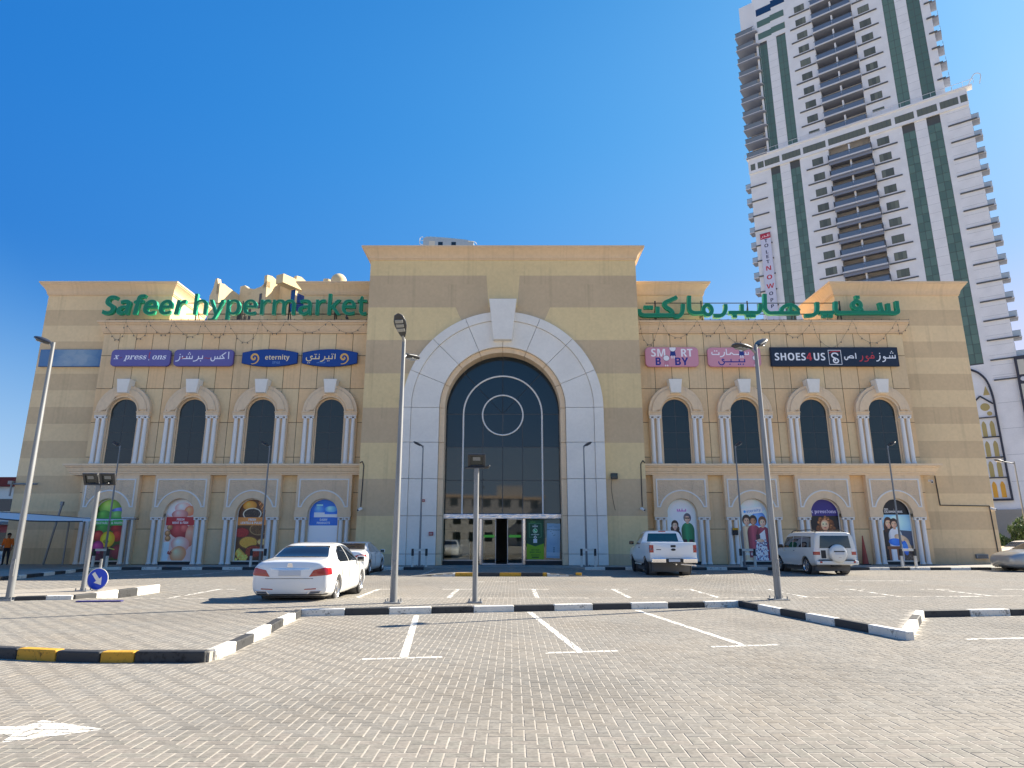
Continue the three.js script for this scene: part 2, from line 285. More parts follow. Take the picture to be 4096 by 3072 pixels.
// ---- central entrance block
const central = grp('entrance_block', mall);
{
  const HW = 8.15, AY = 8.95, RM = 4.6, kk = (y) => (y <= AY ? RM : Math.sqrt(Math.max(0, RM * RM - (y - AY) * (y - AY))));
  const ys = [0]; for (let k = 0; k < 9; k++) ys.push(0.73 + 2.0625 * k); ys.push(18.25);
  const Z0 = ZC - 0.55;
  const side = (y0, y1, xo0 = HW, xo1 = HW, xi0, xi1) => { // right polygon from inner boundary to outer
    const inner = []; const n = 10;
    if (xi0 !== undefined) inner.push([xi0, y0], [xi1, y1]);
    else for (let i = 0; i <= n; i++) { const y = lerp(y0, y1, i / n); inner.push([kk(y), y]); }
    return [...inner, [xo1, y1], [xo0, y0]];
  };
  const both = (name, pts, mat) => { for (const s of [1, -1]) { const p = s > 0 ? pts.slice().reverse() : pts.map(([x, y]) => [-x, y]); part(name, uvBox(ext(p, Z0, ZC)), mat, central); } };
  for (let i = 0; i + 1 < ys.length; i++) {
    const y0 = ys[i], y1 = ys[i + 1], mat = i % 2 ? M.yellow : M.brown;
    if (i < 7) both('painted_band', side(y0, y1), mat);
  }
  // bands over the arch, painted as fanned voussoirs
  const a = ys[7], b = ys[8], c = ys[9], d = ys[10]; // 13.1, 15.17, 17.23, 18.25
  both('painted_band', [[2.28, 13.95], [2.62, 14.6], [2.86, b], [HW, b], [HW, a], [1.9, a]], M.yellow);
  both('painted_band', [[0, a], [0, b - 0.002], [2.86, b - 0.002], [2.62, 14.6], [2.28, 13.95], [1.9, a]].reverse(), M.brown);
  both('painted_band', [[0.86, b], [1.02, c], [HW, c], [HW, b]], M.brown);
  part('painted_band', uvBox(ext([[-0.86, b], [0.86, b], [1.02, c], [-1.02, c]], Z0, ZC)), M.yellow, central);
  part('painted_band', uvBox(bx(-HW, HW, c, d, Z0, ZC)), M.yellow, central);
  part('side_wall', uvBox(merge([bx(-HW, -HW + 0.4, 0, d, -12, Z0), bx(HW - 0.4, HW, 0, d, -12, Z0)])), M.yellow, central);
  part('core_wall', merge([bx(-HW + 0.4, HW - 0.4, 13.8, d, -12, Z0), bx(-HW + 0.4, HW - 0.4, 0, 13.8, -12, -9.5)]), M.brown, central);
  part('cornice', uvBox(sweep([[HW, -12], [HW, ZC], [-HW, ZC], [-HW, -12]], CORN(18.25, 0.76, 0.5))), M.cornice, central);
  part('roof_cap', bx(-HW, HW, 18.8, 18.98, -12, ZC - 0.1), M.trimDark, central);
  // white arch stones: two rings and jambs, joints left open
  const arch = grp('stone_arch', central), g = 0.011;
  const sector = (r0, r1, a0, a1) => { const d0 = g / r0, d1 = g / r1; return [...arc(0, AY, r1, a0 + d1, a1 - d1, 8), ...arc(0, AY, r0, a1 - d0, a0 + d0, 8)]; };
  const rings = [[5.30, 5.84, 0.0, 0.30, M.white, 'arch_stone'], [3.67, 5.285, 0.0, 0.235, M.white, 'arch_stone'], [3.36, 3.655, -0.86, 0.05, M.trim, 'reveal_stone']];
  const jy = [0.12, 0.73, 2.79, 4.85, 6.92, 8.95];
  for (const [r0, r1, z0, z1, mat, nm] of rings) {
    for (let k = 0; k < 8; k++) part(nm, uvBox(ext(sector(r0, r1, k * Math.PI / 8, (k + 1) * Math.PI / 8), ZC + z0, ZC + z1, 0.01)), mat, arch);
    for (const s of [-1, 1]) for (let k = 0; k < 5; k++) part(nm, uvBox(ext(s > 0 ? [[r0, jy[k] + g], [r1, jy[k] + g], [r1, jy[k + 1] - g], [r0, jy[k + 1] - g]] : [[-r1, jy[k] + g], [-r0, jy[k] + g], [-r0, jy[k + 1] - g], [-r1, jy[k + 1] - g]], ZC + z0, ZC + z1, 0.01)), mat, arch);
  }
  part('joint_backing', ext(ringShape(3.66, 5.8, AY, 0.12), ZC + 0.002, ZC + 0.03), M.joint, arch);
  part('keystone', uvBox(ext([[-0.54, 12.95], [0.54, 12.95], [0.82, 15.5], [-0.82, 15.5]], ZC + 0.01, ZC + 0.62, 0.025)), M.white, central);
  // glazing
  const gz = ZC - 0.86, gl = grp('glazed_screen', central), GY = 8.75;
  const xs = [-3.345, -2.33, -1.17, 0, 1.17, 2.33, 3.345], hy = [2.95, 4.84, 6.78, GY], m = 0.022;
  for (const x of xs) part('mullion', bx(x - 0.04, x + 0.04, 2.95, GY, gz - 0.07, gz - 0.014), M.mull, gl);
  for (const y of hy) part('transom', bx(-3.36, 3.36, y - 0.04, y + 0.04, gz - 0.075, gz - 0.016), M.mull, gl);
  for (const a of [45, 90, 135]) part('mullion', rod([0, GY, gz - 0.045], [3.34 * Math.cos(a * Math.PI / 180), AY + 3.34 * Math.sin(a * Math.PI / 180), gz - 0.045], 0.03), M.mull, gl);
  part('arch_frame', ext(ringShape(3.29, 3.37, AY, 2.95), gz - 0.07, gz - 0.015), M.mull, gl);
  for (let r = 0; r < 3; r++) for (let k = 0; k < 6; k++) part('pane', bx(xs[k] + m, xs[k + 1] - m, hy[r] + m, hy[r + 1] - m, gz - 0.012, gz - rnd(0.003)).translate(0, 0, -gz).rotateX(rnd(-0.002, 0.002)).rotateY(rnd(-0.004, 0.004)).translate(0, 0, gz), r < 2 ? M.glassHorizonTint : M.glassBlue, gl);  // lower rows tinted olive for the reflected horizon, same glazing as above
  for (let k = 0; k < 4; k++) {
    const a0 = k * Math.PI / 4, a1 = a0 + Math.PI / 4, da = 0.006, R = 3.33, mid = (a0 + a1) / 2, o = 0.03;
    const cx = o * Math.cos(mid) * 2, cy = GY + o * Math.sin(mid) * 2 + 0.01;
    const pts = [[cx, cy]]; for (let i = 0; i <= 14; i++) { const t = lerp(a0 + da, a1 - da, i / 14); const yy = AY + R * Math.sin(t), xx = R * Math.cos(t); pts.push([xx, Math.max(yy, GY + 0.02)]); }
    if (k === 0) pts.splice(0, 1, [0.03, GY + 0.024], [R, GY + 0.024]); if (k === 3) { pts.push([-R, GY + 0.024]); pts[0] = [-0.03, GY + 0.024]; }
    part('pane', ext(pts, gz - 0.012, gz), M.glassBlue, gl);
  }
  const wl = []; for (const p of [[-2.33, 2.95], [-2.33, 6]]) wl.push([p[0], p[1], gz + 0.03]);
  const lp = [[-2.33, 2.93, gz + 0.02], [-2.33, 5, gz + 0.02], [-2.33, 7.5, gz + 0.02], ...arc(0, GY, 2.33, Math.PI, 0, 24).map(([x, y]) => [x, y, gz + 0.02]), [2.33, 7.5, gz + 0.02], [2.33, 5, gz + 0.02], [2.33, 2.93, gz + 0.02]];
  part('white_arch_trim', tube(lp, 0.05, 140, 8), M.column, gl);
  part('white_ring_trim', new THREE.TorusGeometry(1.2, 0.045, 8, 64).translate(0, 8.7, gz + 0.02), M.column, gl);
  // entrance
  const en = grp('entrance', central);
  part('door_header', rbx(-3.38, 3.38, 2.66, 2.93, gz - 0.3, gz + 0.2, 0.02), M.chrome, en);
  for (const x of [-1.24, 1.24]) part('steel_post', rbx(x - 0.075, x + 0.075, 0.12, 2.66, gz - 0.25, gz + 0.16, 0.02), M.chrome, en);
  part('threshold', bx(-1.15, 1.15, 0.118, 0.16, gz - 0.4, gz + 0.1), M.steel, en);
  for (const [a, b] of [[-3.36, -1.34], [1.34, 3.36]]) {
    part('shop_window', bx(a, b, 0.40, 2.64, gz - 0.012, gz), M.clear, en); part('steel_sill', bx(a, b, 0.34, 0.40, gz - 0.05, gz + 0.06), M.steel, en);
    part('plinth', bx(a - 0.3 * (a < 0), b + 0.3 * (a > 0), 0.118, 0.338, gz - 0.1, gz + 0.3), M.black, en);
  }
  for (const [a, b, z] of [[-1.15, -0.36, 0.02], [0.28, 1.15, 0.02]]) {
    part('door_leaf', bx(a + 0.04, b - 0.04, 0.22, 2.6, gz - 0.012 + z, gz + z), M.clear, en);
    part('door_frame', [bx(a, a + 0.04, 0.16, 2.66, gz - 0.03 + z, gz + 0.03 + z), bx(b - 0.04, b, 0.16, 2.66, gz - 0.03 + z, gz + 0.03 + z), bx(a + 0.04, b - 0.04, 0.16, 0.22, gz - 0.03 + z, gz + 0.03 + z), bx(a + 0.04, b - 0.04, 2.6, 2.66, gz - 0.03 + z, gz + 0.03 + z)], M.steel, en);
  }
  const gA = std(lin(0.16, 0.62, 0.05), { roughness: 0.5 });
  part('door_arrow', ext([[-1.06, 1.62], [-0.55, 1.62], [-0.55, 1.58], [-0.41, 1.69], [-0.55, 1.80], [-0.55, 1.76], [-1.06, 1.76]], gz + 0.028, gz + 0.034), gA, en);
  part('door_arrow', ext([[1.06, 1.62], [1.06, 1.76], [0.47, 1.76], [0.47, 1.80], [0.33, 1.69], [0.47, 1.58], [0.47, 1.62]], gz + 0.028, gz + 0.034), gA, en);
  // dim lobby behind the glass
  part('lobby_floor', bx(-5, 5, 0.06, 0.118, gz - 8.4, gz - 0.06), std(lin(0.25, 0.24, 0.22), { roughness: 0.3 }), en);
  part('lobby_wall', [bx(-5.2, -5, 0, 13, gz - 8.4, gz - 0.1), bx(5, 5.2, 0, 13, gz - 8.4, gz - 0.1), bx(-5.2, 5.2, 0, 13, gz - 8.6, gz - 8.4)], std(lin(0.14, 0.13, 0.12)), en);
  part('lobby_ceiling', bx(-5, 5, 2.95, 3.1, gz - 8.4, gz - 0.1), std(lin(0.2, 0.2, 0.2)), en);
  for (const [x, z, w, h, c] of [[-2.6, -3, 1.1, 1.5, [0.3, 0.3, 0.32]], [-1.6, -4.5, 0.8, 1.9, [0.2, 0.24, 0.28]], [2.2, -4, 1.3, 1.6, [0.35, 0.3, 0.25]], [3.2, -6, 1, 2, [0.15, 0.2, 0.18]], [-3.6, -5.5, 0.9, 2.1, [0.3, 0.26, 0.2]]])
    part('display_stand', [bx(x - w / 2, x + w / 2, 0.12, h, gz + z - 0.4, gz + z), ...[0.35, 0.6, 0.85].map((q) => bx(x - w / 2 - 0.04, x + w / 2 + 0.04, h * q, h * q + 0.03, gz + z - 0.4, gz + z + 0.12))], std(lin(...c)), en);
}
// ---------------------------------------------------------------- ground, paving, kerbs, markings
const inPoly = (x, z, P) => { let c = false; for (let i = 0, j = P.length - 1; i < P.length; j = i++) if ((P[i][1] > z) !== (P[j][1] > z) && x < (P[j][0] - P[i][0]) * (z - P[i][1]) / (P[j][1] - P[i][1]) + P[i][0]) c = !c; return c; };
const flat = (P, y0, y1) => ext(P.map(([x, z]) => [x, -z]), y0, y1).rotateX(-Math.PI / 2);
const ISLE_TOP = 0.12;
const isle = [[-30, -15.2], [-14, -11.3], [-9.2, -9.9], [-6.86, -9.25], [-5.93, -9.01], [-4.87, -8.93], [-3.92, -8.93], [-4.02, -10.5], [-4.12, -11.55], [-4.28, -13.37], [-4.37, -14.03], [5.34, -15.93], [6.22, -10.85], [8.30, -13.84], [10.67, -14.16], [22, -16.2], [22, -18.2], [6, -16.95], [-10.6, -16.75], [-14, -16.8], [-30, -18.5]];
const spit = [[-10.65, -16.4], [-10.58, -18.2], [-10.56, -20.1], [-10.75, -20.35], [-12.9, -18.4], [-24, -17.4], [-24, -15.2], [-11.8, -16.05], [-11.2, -16.28]];
const walk = [[-24, -22], [-19.62, -24.6], [-19.67, -26.2], [-19.75, -27.16], [-20.06, -28.57], [-20.42, -30.12], [-20.66, -31.41], [-20.95, -33.2], [-21.0, -34.3], [-6, -34.3], [8, -34.1], [24, -34.0], [60, -34.0], [60, -39], [29, -39], [29, -60], [-31, -60], [-60, -60], [-60, -22]];
const landing = [[-2.4, -28.45], [1.45, -28.45], [1.45, -34.4], [-2.4, -34.4]];
structure('ground', part('ground', uvBox(bx(-900, 900, -0.5, -0.0025, -900, 300)), M.sand));
structure('parking_island', part('parking_island', uvBox(flat(isle, -0.3, ISLE_TOP - 0.0025)), M.sand));
structure('island_spit', part('island_spit', uvBox(flat(spit, -0.3, 0.205)), std(lin(0.40, 0.36, 0.30), { map: T.paver, bumpMap: T.grain, bumpScale: 0.006 })));
structure('pavement', part('pavement', uvBox(flat(walk, -0.3, 0.118)), std(lin(0.36, 0.33, 0.29), { map: T.paver, bumpMap: T.grain, bumpScale: 0.006 })));
{ // entrance landing with side ramps
  const s = structure('entrance_landing');
  part('landing_slab', uvBox(bx(-2.38, 1.43, -0.2, 0.142, -34.35, -28.58)), M.sand, s);
  const wedge = (x0, x1) => new THREE.BufferGeometry().setAttribute('position', new THREE.Float32BufferAttribute((() => { const P = [], a = [x0, 0.142, -28.5], b = [x0, 0.142, -34.3], c = [x1, 0.004, -28.2], d = [x1, 0.004, -34.3], e = [x0, -0.1, -28.5], f = [x1, -0.1, -28.2], q = (...k) => k.forEach((v) => P.push(...v)); q(a, c, d, a, d, b, a, e, f, a, f, c); return P; })(), 3));
  for (const [a, b] of [[-2.39, -4.3], [1.44, 3.25]]) { const g = wedge(a, b); g.computeVertexNormals(); part('ramp', uvBox(g), M.sand, s); }
}
// ---- herringbone block paving, every block modelled
const LINES = []; // marking polygons, filled below
const blocks = [];
{
  const L = 0.2, W = 0.1, j = 0.0042, c = 0.0045;
  const hx = L / 2 - j, hz = W / 2 - j, lo = -0.02, P = [];
  const top = [[-hx + c, 0, -hz + c], [hx - c, 0, -hz + c], [hx - c, 0, hz - c], [-hx + c, 0, hz - c]], rim = [[-hx, -c * 0.8, -hz], [hx, -c * 0.8, -hz], [hx, -c * 0.8, hz], [-hx, -c * 0.8, hz]], bot = rim.map(([x, , z]) => [x, lo, z]);
  const quad = (a, b, d, e) => P.push(...a, ...e, ...d, ...a, ...d, ...b);
  quad(...top);
  for (let i = 0; i < 4; i++) { const k = (i + 1) % 4; quad(top[k], top[i], rim[i], rim[k]); quad(rim[k], rim[i], bot[i], bot[k]); }
  const g = new THREE.BufferGeometry(); g.setAttribute('position', new THREE.Float32BufferAttribute(P, 3)); g.computeVertexNormals();
  const geos = [0, 1, 2, 3, 4].map((i) => { const o = uvBox(g.clone()), u = o.attributes.uv; for (let k = 0; k < u.count; k++) u.setXY(k, u.getX(k) + i * 0.731 + 0.1, u.getY(k) + i * 0.417); return o; });
  for (let xi = -360; xi < 360; xi++) for (let zi = -343; zi < -22; zi++) {
    const t = (((xi - zi) % 4) + 4) % 4; if (t !== 0 && t !== 3) continue;
    const x = (xi + (t === 0 ? 1 : 0.5)) * 0.1, z = (zi + (t === 0 ? 0.5 : 1)) * 0.1;
    if (Math.abs(x) > 0.84 * -z + 7 || inPoly(x, z, walk) || inPoly(x, z, spit)) continue;
    const onRamp = z < -28.3 && x > -4.3 && x < 3.25; let y = 0;
    if (onRamp) { if (z > -28.62 && x > -2.42 && x < 1.47) continue; y = x < -2.4 ? 0.142 * Math.max(0, (x + 4.3) / 1.9) : x > 1.45 ? 0.142 * Math.max(0, (3.25 - x) / 1.8) : 0.142; y += 0.007; }
    else { const hx = t ? 0.05 : 0.1, hz = t ? 0.1 : 0.05, n = [[1, 1], [1, -1], [-1, 1], [-1, -1]].filter(([a, b]) => inPoly(x + a * hx, z + b * hz, isle)).length; if (n === 4) y = ISLE_TOP; else if (n) continue; }
    blocks.push({ x, z, y: y + rnd(-0.001, 0.001), v: t === 3, tx: rnd(-0.004, 0.004), tz: rnd(-0.004, 0.004) });
  }
  blocks.sort((a, b) => b.z - a.z);
  const near = blocks.filter((b) => Math.abs(b.x) < 0.80 * -b.z * 0.97 && b.z < -4.95).slice(0, 300), ns = new Set(near), rest = blocks.filter((b) => !ns.has(b));
  const stains = [[-0.6, -11.6, 0.9], [2.1, -12.3, 1.0], [-2.9, -11.2, 0.8], [0.3, -7.4, 1.1], [4.6, -12.6, 0.7], [-2.2, -6.6, 0.8], [3.4, -8.0, 1.2], [-6.2, -13.0, 1.4], [9.4, -12.2, 1.0], [1.9, -19.6, 1.0], [4.4, -19.4, 1.1], [6.8, -19.8, 1.0], [9.3, -19.5, 1.0], [11.9, -19.7, 1.1], [-0.4, -19.3, 0.9], [2, -24.5, 2.2], [7, -25.5, 2.6], [-4, -24, 2.2]];
  const pav = structure('block_paving'), q = new THREE.Quaternion(), e = new THREE.Euler(), tone = (b) => { const big = fbm(b.x / 26 + 4, b.z / 26 + 4, 6, 4, 9), h = rnd(), spot = stains.reduce((s, [a, c, r]) => { const q = Math.hypot(b.x - a, b.z - c) / r; return q < 1.4 ? s * (1 - 0.16 * Math.max(0, 1 - q * q * 0.6) * (0.4 + fbm(b.x / 3 + 9, b.z / 3 + 9, 9, 2, 4))) : s; }, 1), k = (0.96 + (big - 0.5) * 0.22 + (h - 0.5) * 0.09 + (h > 0.985 ? 0.1 : h < 0.012 ? -0.12 : 0)) * spot, warm = rnd(-0.015, 0.015) + (fbm(b.x / 9 + 3, b.z / 9 + 3, 8, 2, 33) - 0.5) * 0.06; return [k * (1 + warm), k, k * (1 - warm * 1.2)]; };
  const m4 = new THREE.Matrix4(), one = V3(1, 1, 1), col = new THREE.Color();
  geos.forEach((geo, gi) => {
    const mine = rest.filter((_, i) => i % geos.length === gi), inst = new THREE.InstancedMesh(geo, M.paver, mine.length); inst.name = 'paving_blocks'; inst.userData.kind = 'stuff'; inst.castShadow = inst.receiveShadow = true;
    mine.forEach((b, i) => { q.setFromEuler(e.set(b.tx, b.v ? Math.PI / 2 : 0, b.tz)); m4.compose(V3(b.x, b.y, b.z), q, one); inst.setMatrixAt(i, m4); inst.setColorAt(i, col.setRGB(...tone(b))); });
    pav.add(inst);
  });
  const vars = [0, 1, 2, 3, 4, 5].map((i) => { const m = M.paver.clone(); const k = 0.90 + i * 0.02; m.color.multiplyScalar(k); m.color.r *= 1 + (i % 3 - 1) * 0.02; return m; });
  near.forEach((b, i) => { const m = part('paver', geos[i % 5], vars[(i * 7) % 6], pav); m.position.set(b.x, b.y, b.z); m.rotation.set(b.tx, b.v ? Math.PI / 2 : 0, b.tz); });
}
// ---- painted markings: paint sits on the block tops, joints stay open
function strip(a, b, w) { const d = V2(b[0] - a[0], b[1] - a[1]).normalize(), n = [-d.y * w / 2, d.x * w / 2]; return [[a[0] + n[0], a[1] + n[1]], [b[0] + n[0], b[1] + n[1]], [b[0] - n[0], b[1] - n[1]], [a[0] - n[0], a[1] - n[1]]]; }
function clipRect(poly, x0, x1, z0, z1) {
  for (const [ax, lim, sg] of [[0, x0, 1], [0, x1, -1], [1, z0, 1], [1, z1, -1]]) {
    const out = []; for (let i = 0; i < poly.length; i++) { const p = poly[i], q = poly[(i + 1) % poly.length], dp = (p[ax] - lim) * sg, dq = (q[ax] - lim) * sg; if (dp >= 0) out.push(p); if ((dp >= 0) !== (dq >= 0)) { const t = dp / (dp - dq); out.push([p[0] + (q[0] - p[0]) * t, p[1] + (q[1] - p[1]) * t]); } }
    poly = out; if (poly.length < 3) return null;
  }
  return poly;
}
const cells = new Map(); for (const b of blocks) { const k = Math.floor(b.x) + ',' + Math.floor(b.z); if (!cells.has(k)) cells.set(k, []); cells.get(k).push(b); }
const markGroup = structure('road_markings');
function marking(name, polys, fade = 0) {
  const P = [];
  for (const poly of polys) {
    const xs = poly.map((p) => p[0]), zs = poly.map((p) => p[1]);
    for (let cx = Math.floor(Math.min(...xs)) - 1; cx <= Math.max(...xs) + 1; cx++) for (let cz = Math.floor(Math.min(...zs)) - 1; cz <= Math.max(...zs) + 1; cz++) for (const b of cells.get(cx + ',' + cz) ?? []) {
      if (fade && hash(Math.round(b.x * 20), Math.round(b.z * 20), 5) < fade) continue;
      const hx = b.v ? 0.043 : 0.093, hz = b.v ? 0.093 : 0.043, c = clipRect(poly, b.x - hx, b.x + hx, b.z - hz, b.z + hz); if (!c) continue;
      const at = ([x, z]) => [x, b.y + 0.0022, z];
      for (let i = 1; i + 1 < c.length; i++) {
        const up = (c[i][1] - c[0][1]) * (c[i + 1][0] - c[0][0]) - (c[i][0] - c[0][0]) * (c[i + 1][1] - c[0][1]) > 0;
        P.push(...at(c[0]), ...at(c[up ? i : i + 1]), ...at(c[up ? i + 1 : i]));
      }
    }
  }
  if (!P.length) return;
  const g = new THREE.BufferGeometry(); g.setAttribute('position', new THREE.Float32BufferAttribute(P, 3)); g.setAttribute('normal', new THREE.Float32BufferAttribute(P.map((_, i) => (i % 3 === 1 ? 1 : 0)), 3));
  part(name, uvBox(g), M.line, markGroup);
}
const tee = (a, b, c, d) => marking('bay_line', [strip(a, b, 0.115), strip(c, d, 0.1)], 0.004);
tee([-1.98, -14.1], [-1.45, -9.2], [-1.98, -9.12], [-0.94, -9.3]);
tee([0.38, -14.75], [0.96, -9.72], [0.46, -9.6], [1.5, -9.78]);
tee([2.78, -15.15], [3.47, -10.24], [2.94, -10.12], [4.02, -10.33]);
marking('bay_line', [strip([7.2, -10.86], [10.4, -11.25], 0.1)], 0.03);
marking('direction_arrow', [[[-3.40, -5.90], [-4.12, -6.18], [-4.13, -5.98], [-6.2, -6.06], [-6.15, -5.82], [-4.06, -5.76], [-4.0, -5.54]]], 0.02);
for (const x of [-9.2, -6.7, -4.2, -1.71, 0.68, 3.18, 5.6, 8.05, 10.66, 13.36, 15.9]) {
  marking('bay_line', [strip([x, -17.25], [x, -21.2], 0.12), strip([x - 0.48, -21.25], [x + 0.48, -21.25], 0.1)], 0.3);
  marking('bay_line', [strip([x + 0.15, -17.2], [x + 1.25, -17.2], 0.11)], 0.2);
}
marking('lane_dash', [strip([-2.26, -24.8], [0.15, -24.8], 0.11)], 0.4); marking('lane_dash', [strip([12.37, -25.4], [15.1, -25.4], 0.11)], 0.2);
for (let k = 0; k < 14; k++) { const x = -19.5 + 2.5 * k; if (x > -4.5 && x < 4) continue; marking('bay_line', [strip([x + 0.6, -33.9], [x + 0.6, -29.2], 0.11), strip([x + 0.15, -29.1], [x + 1.05, -29.1], 0.1)], 0.25); }
// ---- kerb stones
const KM = { w: M.kerbWhite, b: M.kerbBlack, y: M.kerbYellow };
function stone(a, b, side, y0, y1, mat, parent, w = 0.15) {
  const dx = b[0] - a[0], dz = b[1] - a[1], l = Math.hypot(dx, dz), g = uvBox(new RoundedBoxGeometry(l - 0.008, y1 - y0, w, 2, 0.022)), uo = g.attributes.uv, ru = rnd(9), rv = rnd(9); for (let i = 0; i < uo.count; i++) uo.setXY(i, uo.getX(i) + ru, uo.getY(i) + rv); const m = part('kerb_stone', g, mat, parent);
  const nx = -dz / l * side, nz = dx / l * side;
  m.position.set((a[0] + b[0]) / 2 + nx * (w / 2 - 0.05), (y0 + y1) / 2 + rnd(-0.004, 0.004), (a[1] + b[1]) / 2 + nz * (w / 2 - 0.05)); m.rotation.set(rnd(-0.01, 0.01), Math.atan2(-dz, dx) + rnd(-0.006, 0.006), 0);
  return m;
}
function kerb(name, pts, cols, side, y0 = -0.1, y1 = 0.135) { const k = structure(name); for (let i = 0; i + 1 < pts.length; i++) stone(pts[i], pts[i + 1], side, y0, y1, KM[cols[i % cols.length]], k); return k; }
const split = (a, b, n) => Array.from({ length: n + 1 }, (_, i) => [lerp(a[0], b[0], i / n), lerp(a[1], b[1], i / n)]);
kerb('kerb', split([-4.37, -14.0], [5.34, -15.91], 11), 'wb', -1);
kerb('kerb', split([5.34, -15.91], [6.24, -10.75], 6), 'bw', -1);
kerb('kerb', split([6.27, -10.85], [8.32, -13.81], 4), 'wwbw', -1);
kerb('kerb', [[8.32, -13.81], [9.39, -13.97], [10.33, -14.12], [11.3, -14.28], [12.3, -14.45], [13.3, -14.62], [14.3, -14.8]], 'bw', -1);
kerb('kerb', [[-3.94, -9.05], [-3.96, -9.76], [-4.02, -10.55], [-4.12, -11.55], [-4.24, -12.5], [-4.3, -13.37], [-4.37, -13.95]], 'wb', -1);
kerb('kerb', [[-3.95, -8.93], [-4.87, -8.93], [-5.31, -8.93], [-5.93, -9.01], [-6.55, -9.16], [-7.5, -9.4], [-8.4, -9.66], [-9.3, -9.93], [-10.2, -10.19], [-11.1, -10.46], [-12, -10.73], [-13, -11.02], [-14, -11.32]], 'byby', 1);
kerb('kerb', [[-11.8, -16.05], [-11.22, -16.28], [-10.65, -16.4], [-10.63, -17.2], [-10.61, -18.12], [-10.57, -18.94], [-10.55, -20.1]], 'bwbwbw', -1, -0.1, 0.215);
{ // pavement kerb in front of the mall and round the left corner
  kerb('kerb', [[-19.62, -24.6], [-19.67, -26.2], [-19.75, -27.16], [-20.06, -28.57], [-20.3, -29.6], [-20.5, -30.6], [-20.7, -31.6], [-20.9, -32.7], [-21.0, -34.25]], 'bwbwbw', 1, -0.1, 0.14);
  const n = 46, p = Array.from({ length: n + 1 }, (_, i) => { const x = -21 + i * 1.03; return [x, -34.28 + 0.26 * smooth(x, -4, 14)]; });
  kerb('kerb', p.filter((q) => q[0] < -4.2), 'wb', 1, -0.1, 0.14); kerb('kerb', p.filter((q) => q[0] > 3.2), 'wb', 1, -0.1, 0.14);
  const k = structure('kerb'), xs = [-2.4, -1.46, -0.53, 0.39, 1.3, 1.47];
  for (let i = 0; i < 5; i++) stone([xs[i], -28.45], [xs[i + 1], -28.45], 1, -0.1, 0.155, KM['ybyby'[i]], k, 0.15).rotation.set(0, 0, 0);
  for (const [a, b, m] of [[-3.75, -2.42, 'w'], [1.49, 2.7, 'w'], [2.7, 2.95, 'y']]) {
    const tall = (x) => (m === 'y' ? 0.15 : Math.max(0.03, 0.14 * (x < 0 ? (x + 4.2) / 1.8 : (3.2 - x) / 1.75)));
    const g = ext([[a, -0.05], [b, -0.05], [b, tall(b)], [a, tall(a)]], -28.52, -28.34, 0.012); part('kerb_stone', uvBox(g), KM[m], k);
  }
}
// ---------------------------------------------------------------- signs and printed posters
function canvasTex(w, h, draw, k = 2) {
  const c = document.createElement('canvas'); c.width = Math.round(w * k); c.height = Math.round(h * k);
  const x = c.getContext('2d'); x.scale(k, k); x.lineCap = 'round'; x.lineJoin = 'round'; draw(x, w, h);
  const t = new THREE.CanvasTexture(c); t.colorSpace = THREE.SRGBColorSpace; t.magFilter = THREE.LinearFilter; t.anisotropy = 8; return t;
}
const pen = (x, d, w, col) => { x.strokeStyle = col; x.lineWidth = w; x.stroke(new Path2D(d)); };
const dots = (x, list, r, col) => { x.fillStyle = col; for (const [a, b] of list) { x.beginPath(); x.arc(a, b, r, 0, 7); x.fill(); } };
const word = (x, s, px, py, size, col, font = 'bold {} sans-serif', align = 'center', sx = 1) => { x.save(); x.translate(px, py); x.scale(sx, 1); x.font = font.replace('{}', size + 'px'); x.fillStyle = col; x.textAlign = align; x.textBaseline = 'middle'; x.fillText(s, 0, 0); x.restore(); };
function faceGeo(shape, x0, y0, x1, y1, z) { const g = new THREE.ShapeGeometry(shape, 20).translate(0, 0, z), p = g.attributes.position, uv = g.attributes.uv; for (let i = 0; i < p.count; i++) uv.setXY(i, (p.getX(i) - x0) / (x1 - x0), (p.getY(i) - y0) / (y1 - y0)); return g; }
const roundRect = (w, h, r) => { const s = [], q = (cx, cy, a) => s.push(...arc(cx, cy, r, a, a + Math.PI / 2, 5)); q(w / 2 - r, h / 2 - r, 0); q(-w / 2 + r, h / 2 - r, Math.PI / 2); q(-w / 2 + r, -h / 2 + r, Math.PI); q(w / 2 - r, -h / 2 + r, Math.PI * 1.5); return s; };
// board given by its photo box (crop origin, scale) on the plane z
function board(name, label, o, sc, [x0, y0, x1, y1], z, outline, draw, side, depth = 0.14) {
  const [X0, Y1] = onz(o[0] + x0 * sc, o[1] + (y0 + y1) / 2 * sc, z), [X1] = onz(o[0] + x1 * sc, o[1] + (y0 + y1) / 2 * sc, z), [, Ya] = onz(2048, o[1] + y0 * sc, z), [, Yb] = onz(2048, o[1] + y1 * sc, z);
  const w = X1 - X0, h = Ya - Yb, t = thing(name, label, 'sign', [(X0 + X1) / 2, Yb, z - depth], 0, 'shop signs along the mall parapet'); void Y1;
  const s = outline(w, h).map(([a, b]) => [a, b + h / 2]);
  part('sign_box', ext(s, 0, depth, 0.01), side, t);
  part('printed_face', faceGeo(shapeOf(s.map(([a, b]) => [a * 0.985, (b - h / 2) * 0.97 + h / 2])), -w / 2, 0, w / 2, h, depth + 0.003), phy(lin(1, 1, 1), { map: canvasTex(x1 - x0, y1 - y0, (c) => { c.translate(-x0, -y0); draw(c); }, 1.6), roughness: 0.4 }), t);
  for (const q of [-0.35, 0.35]) part('bracket', bx(q * w - 0.04, q * w + 0.04, h * 0.3, h * 0.7, -0.18, 0.005), M.poleGrey, t);
  return t;
}
const OA = [400, 1150], SA = 1100 / 2212, OB = [2500, 1150], SB = 1200 / 2212, ZS = -37.72;
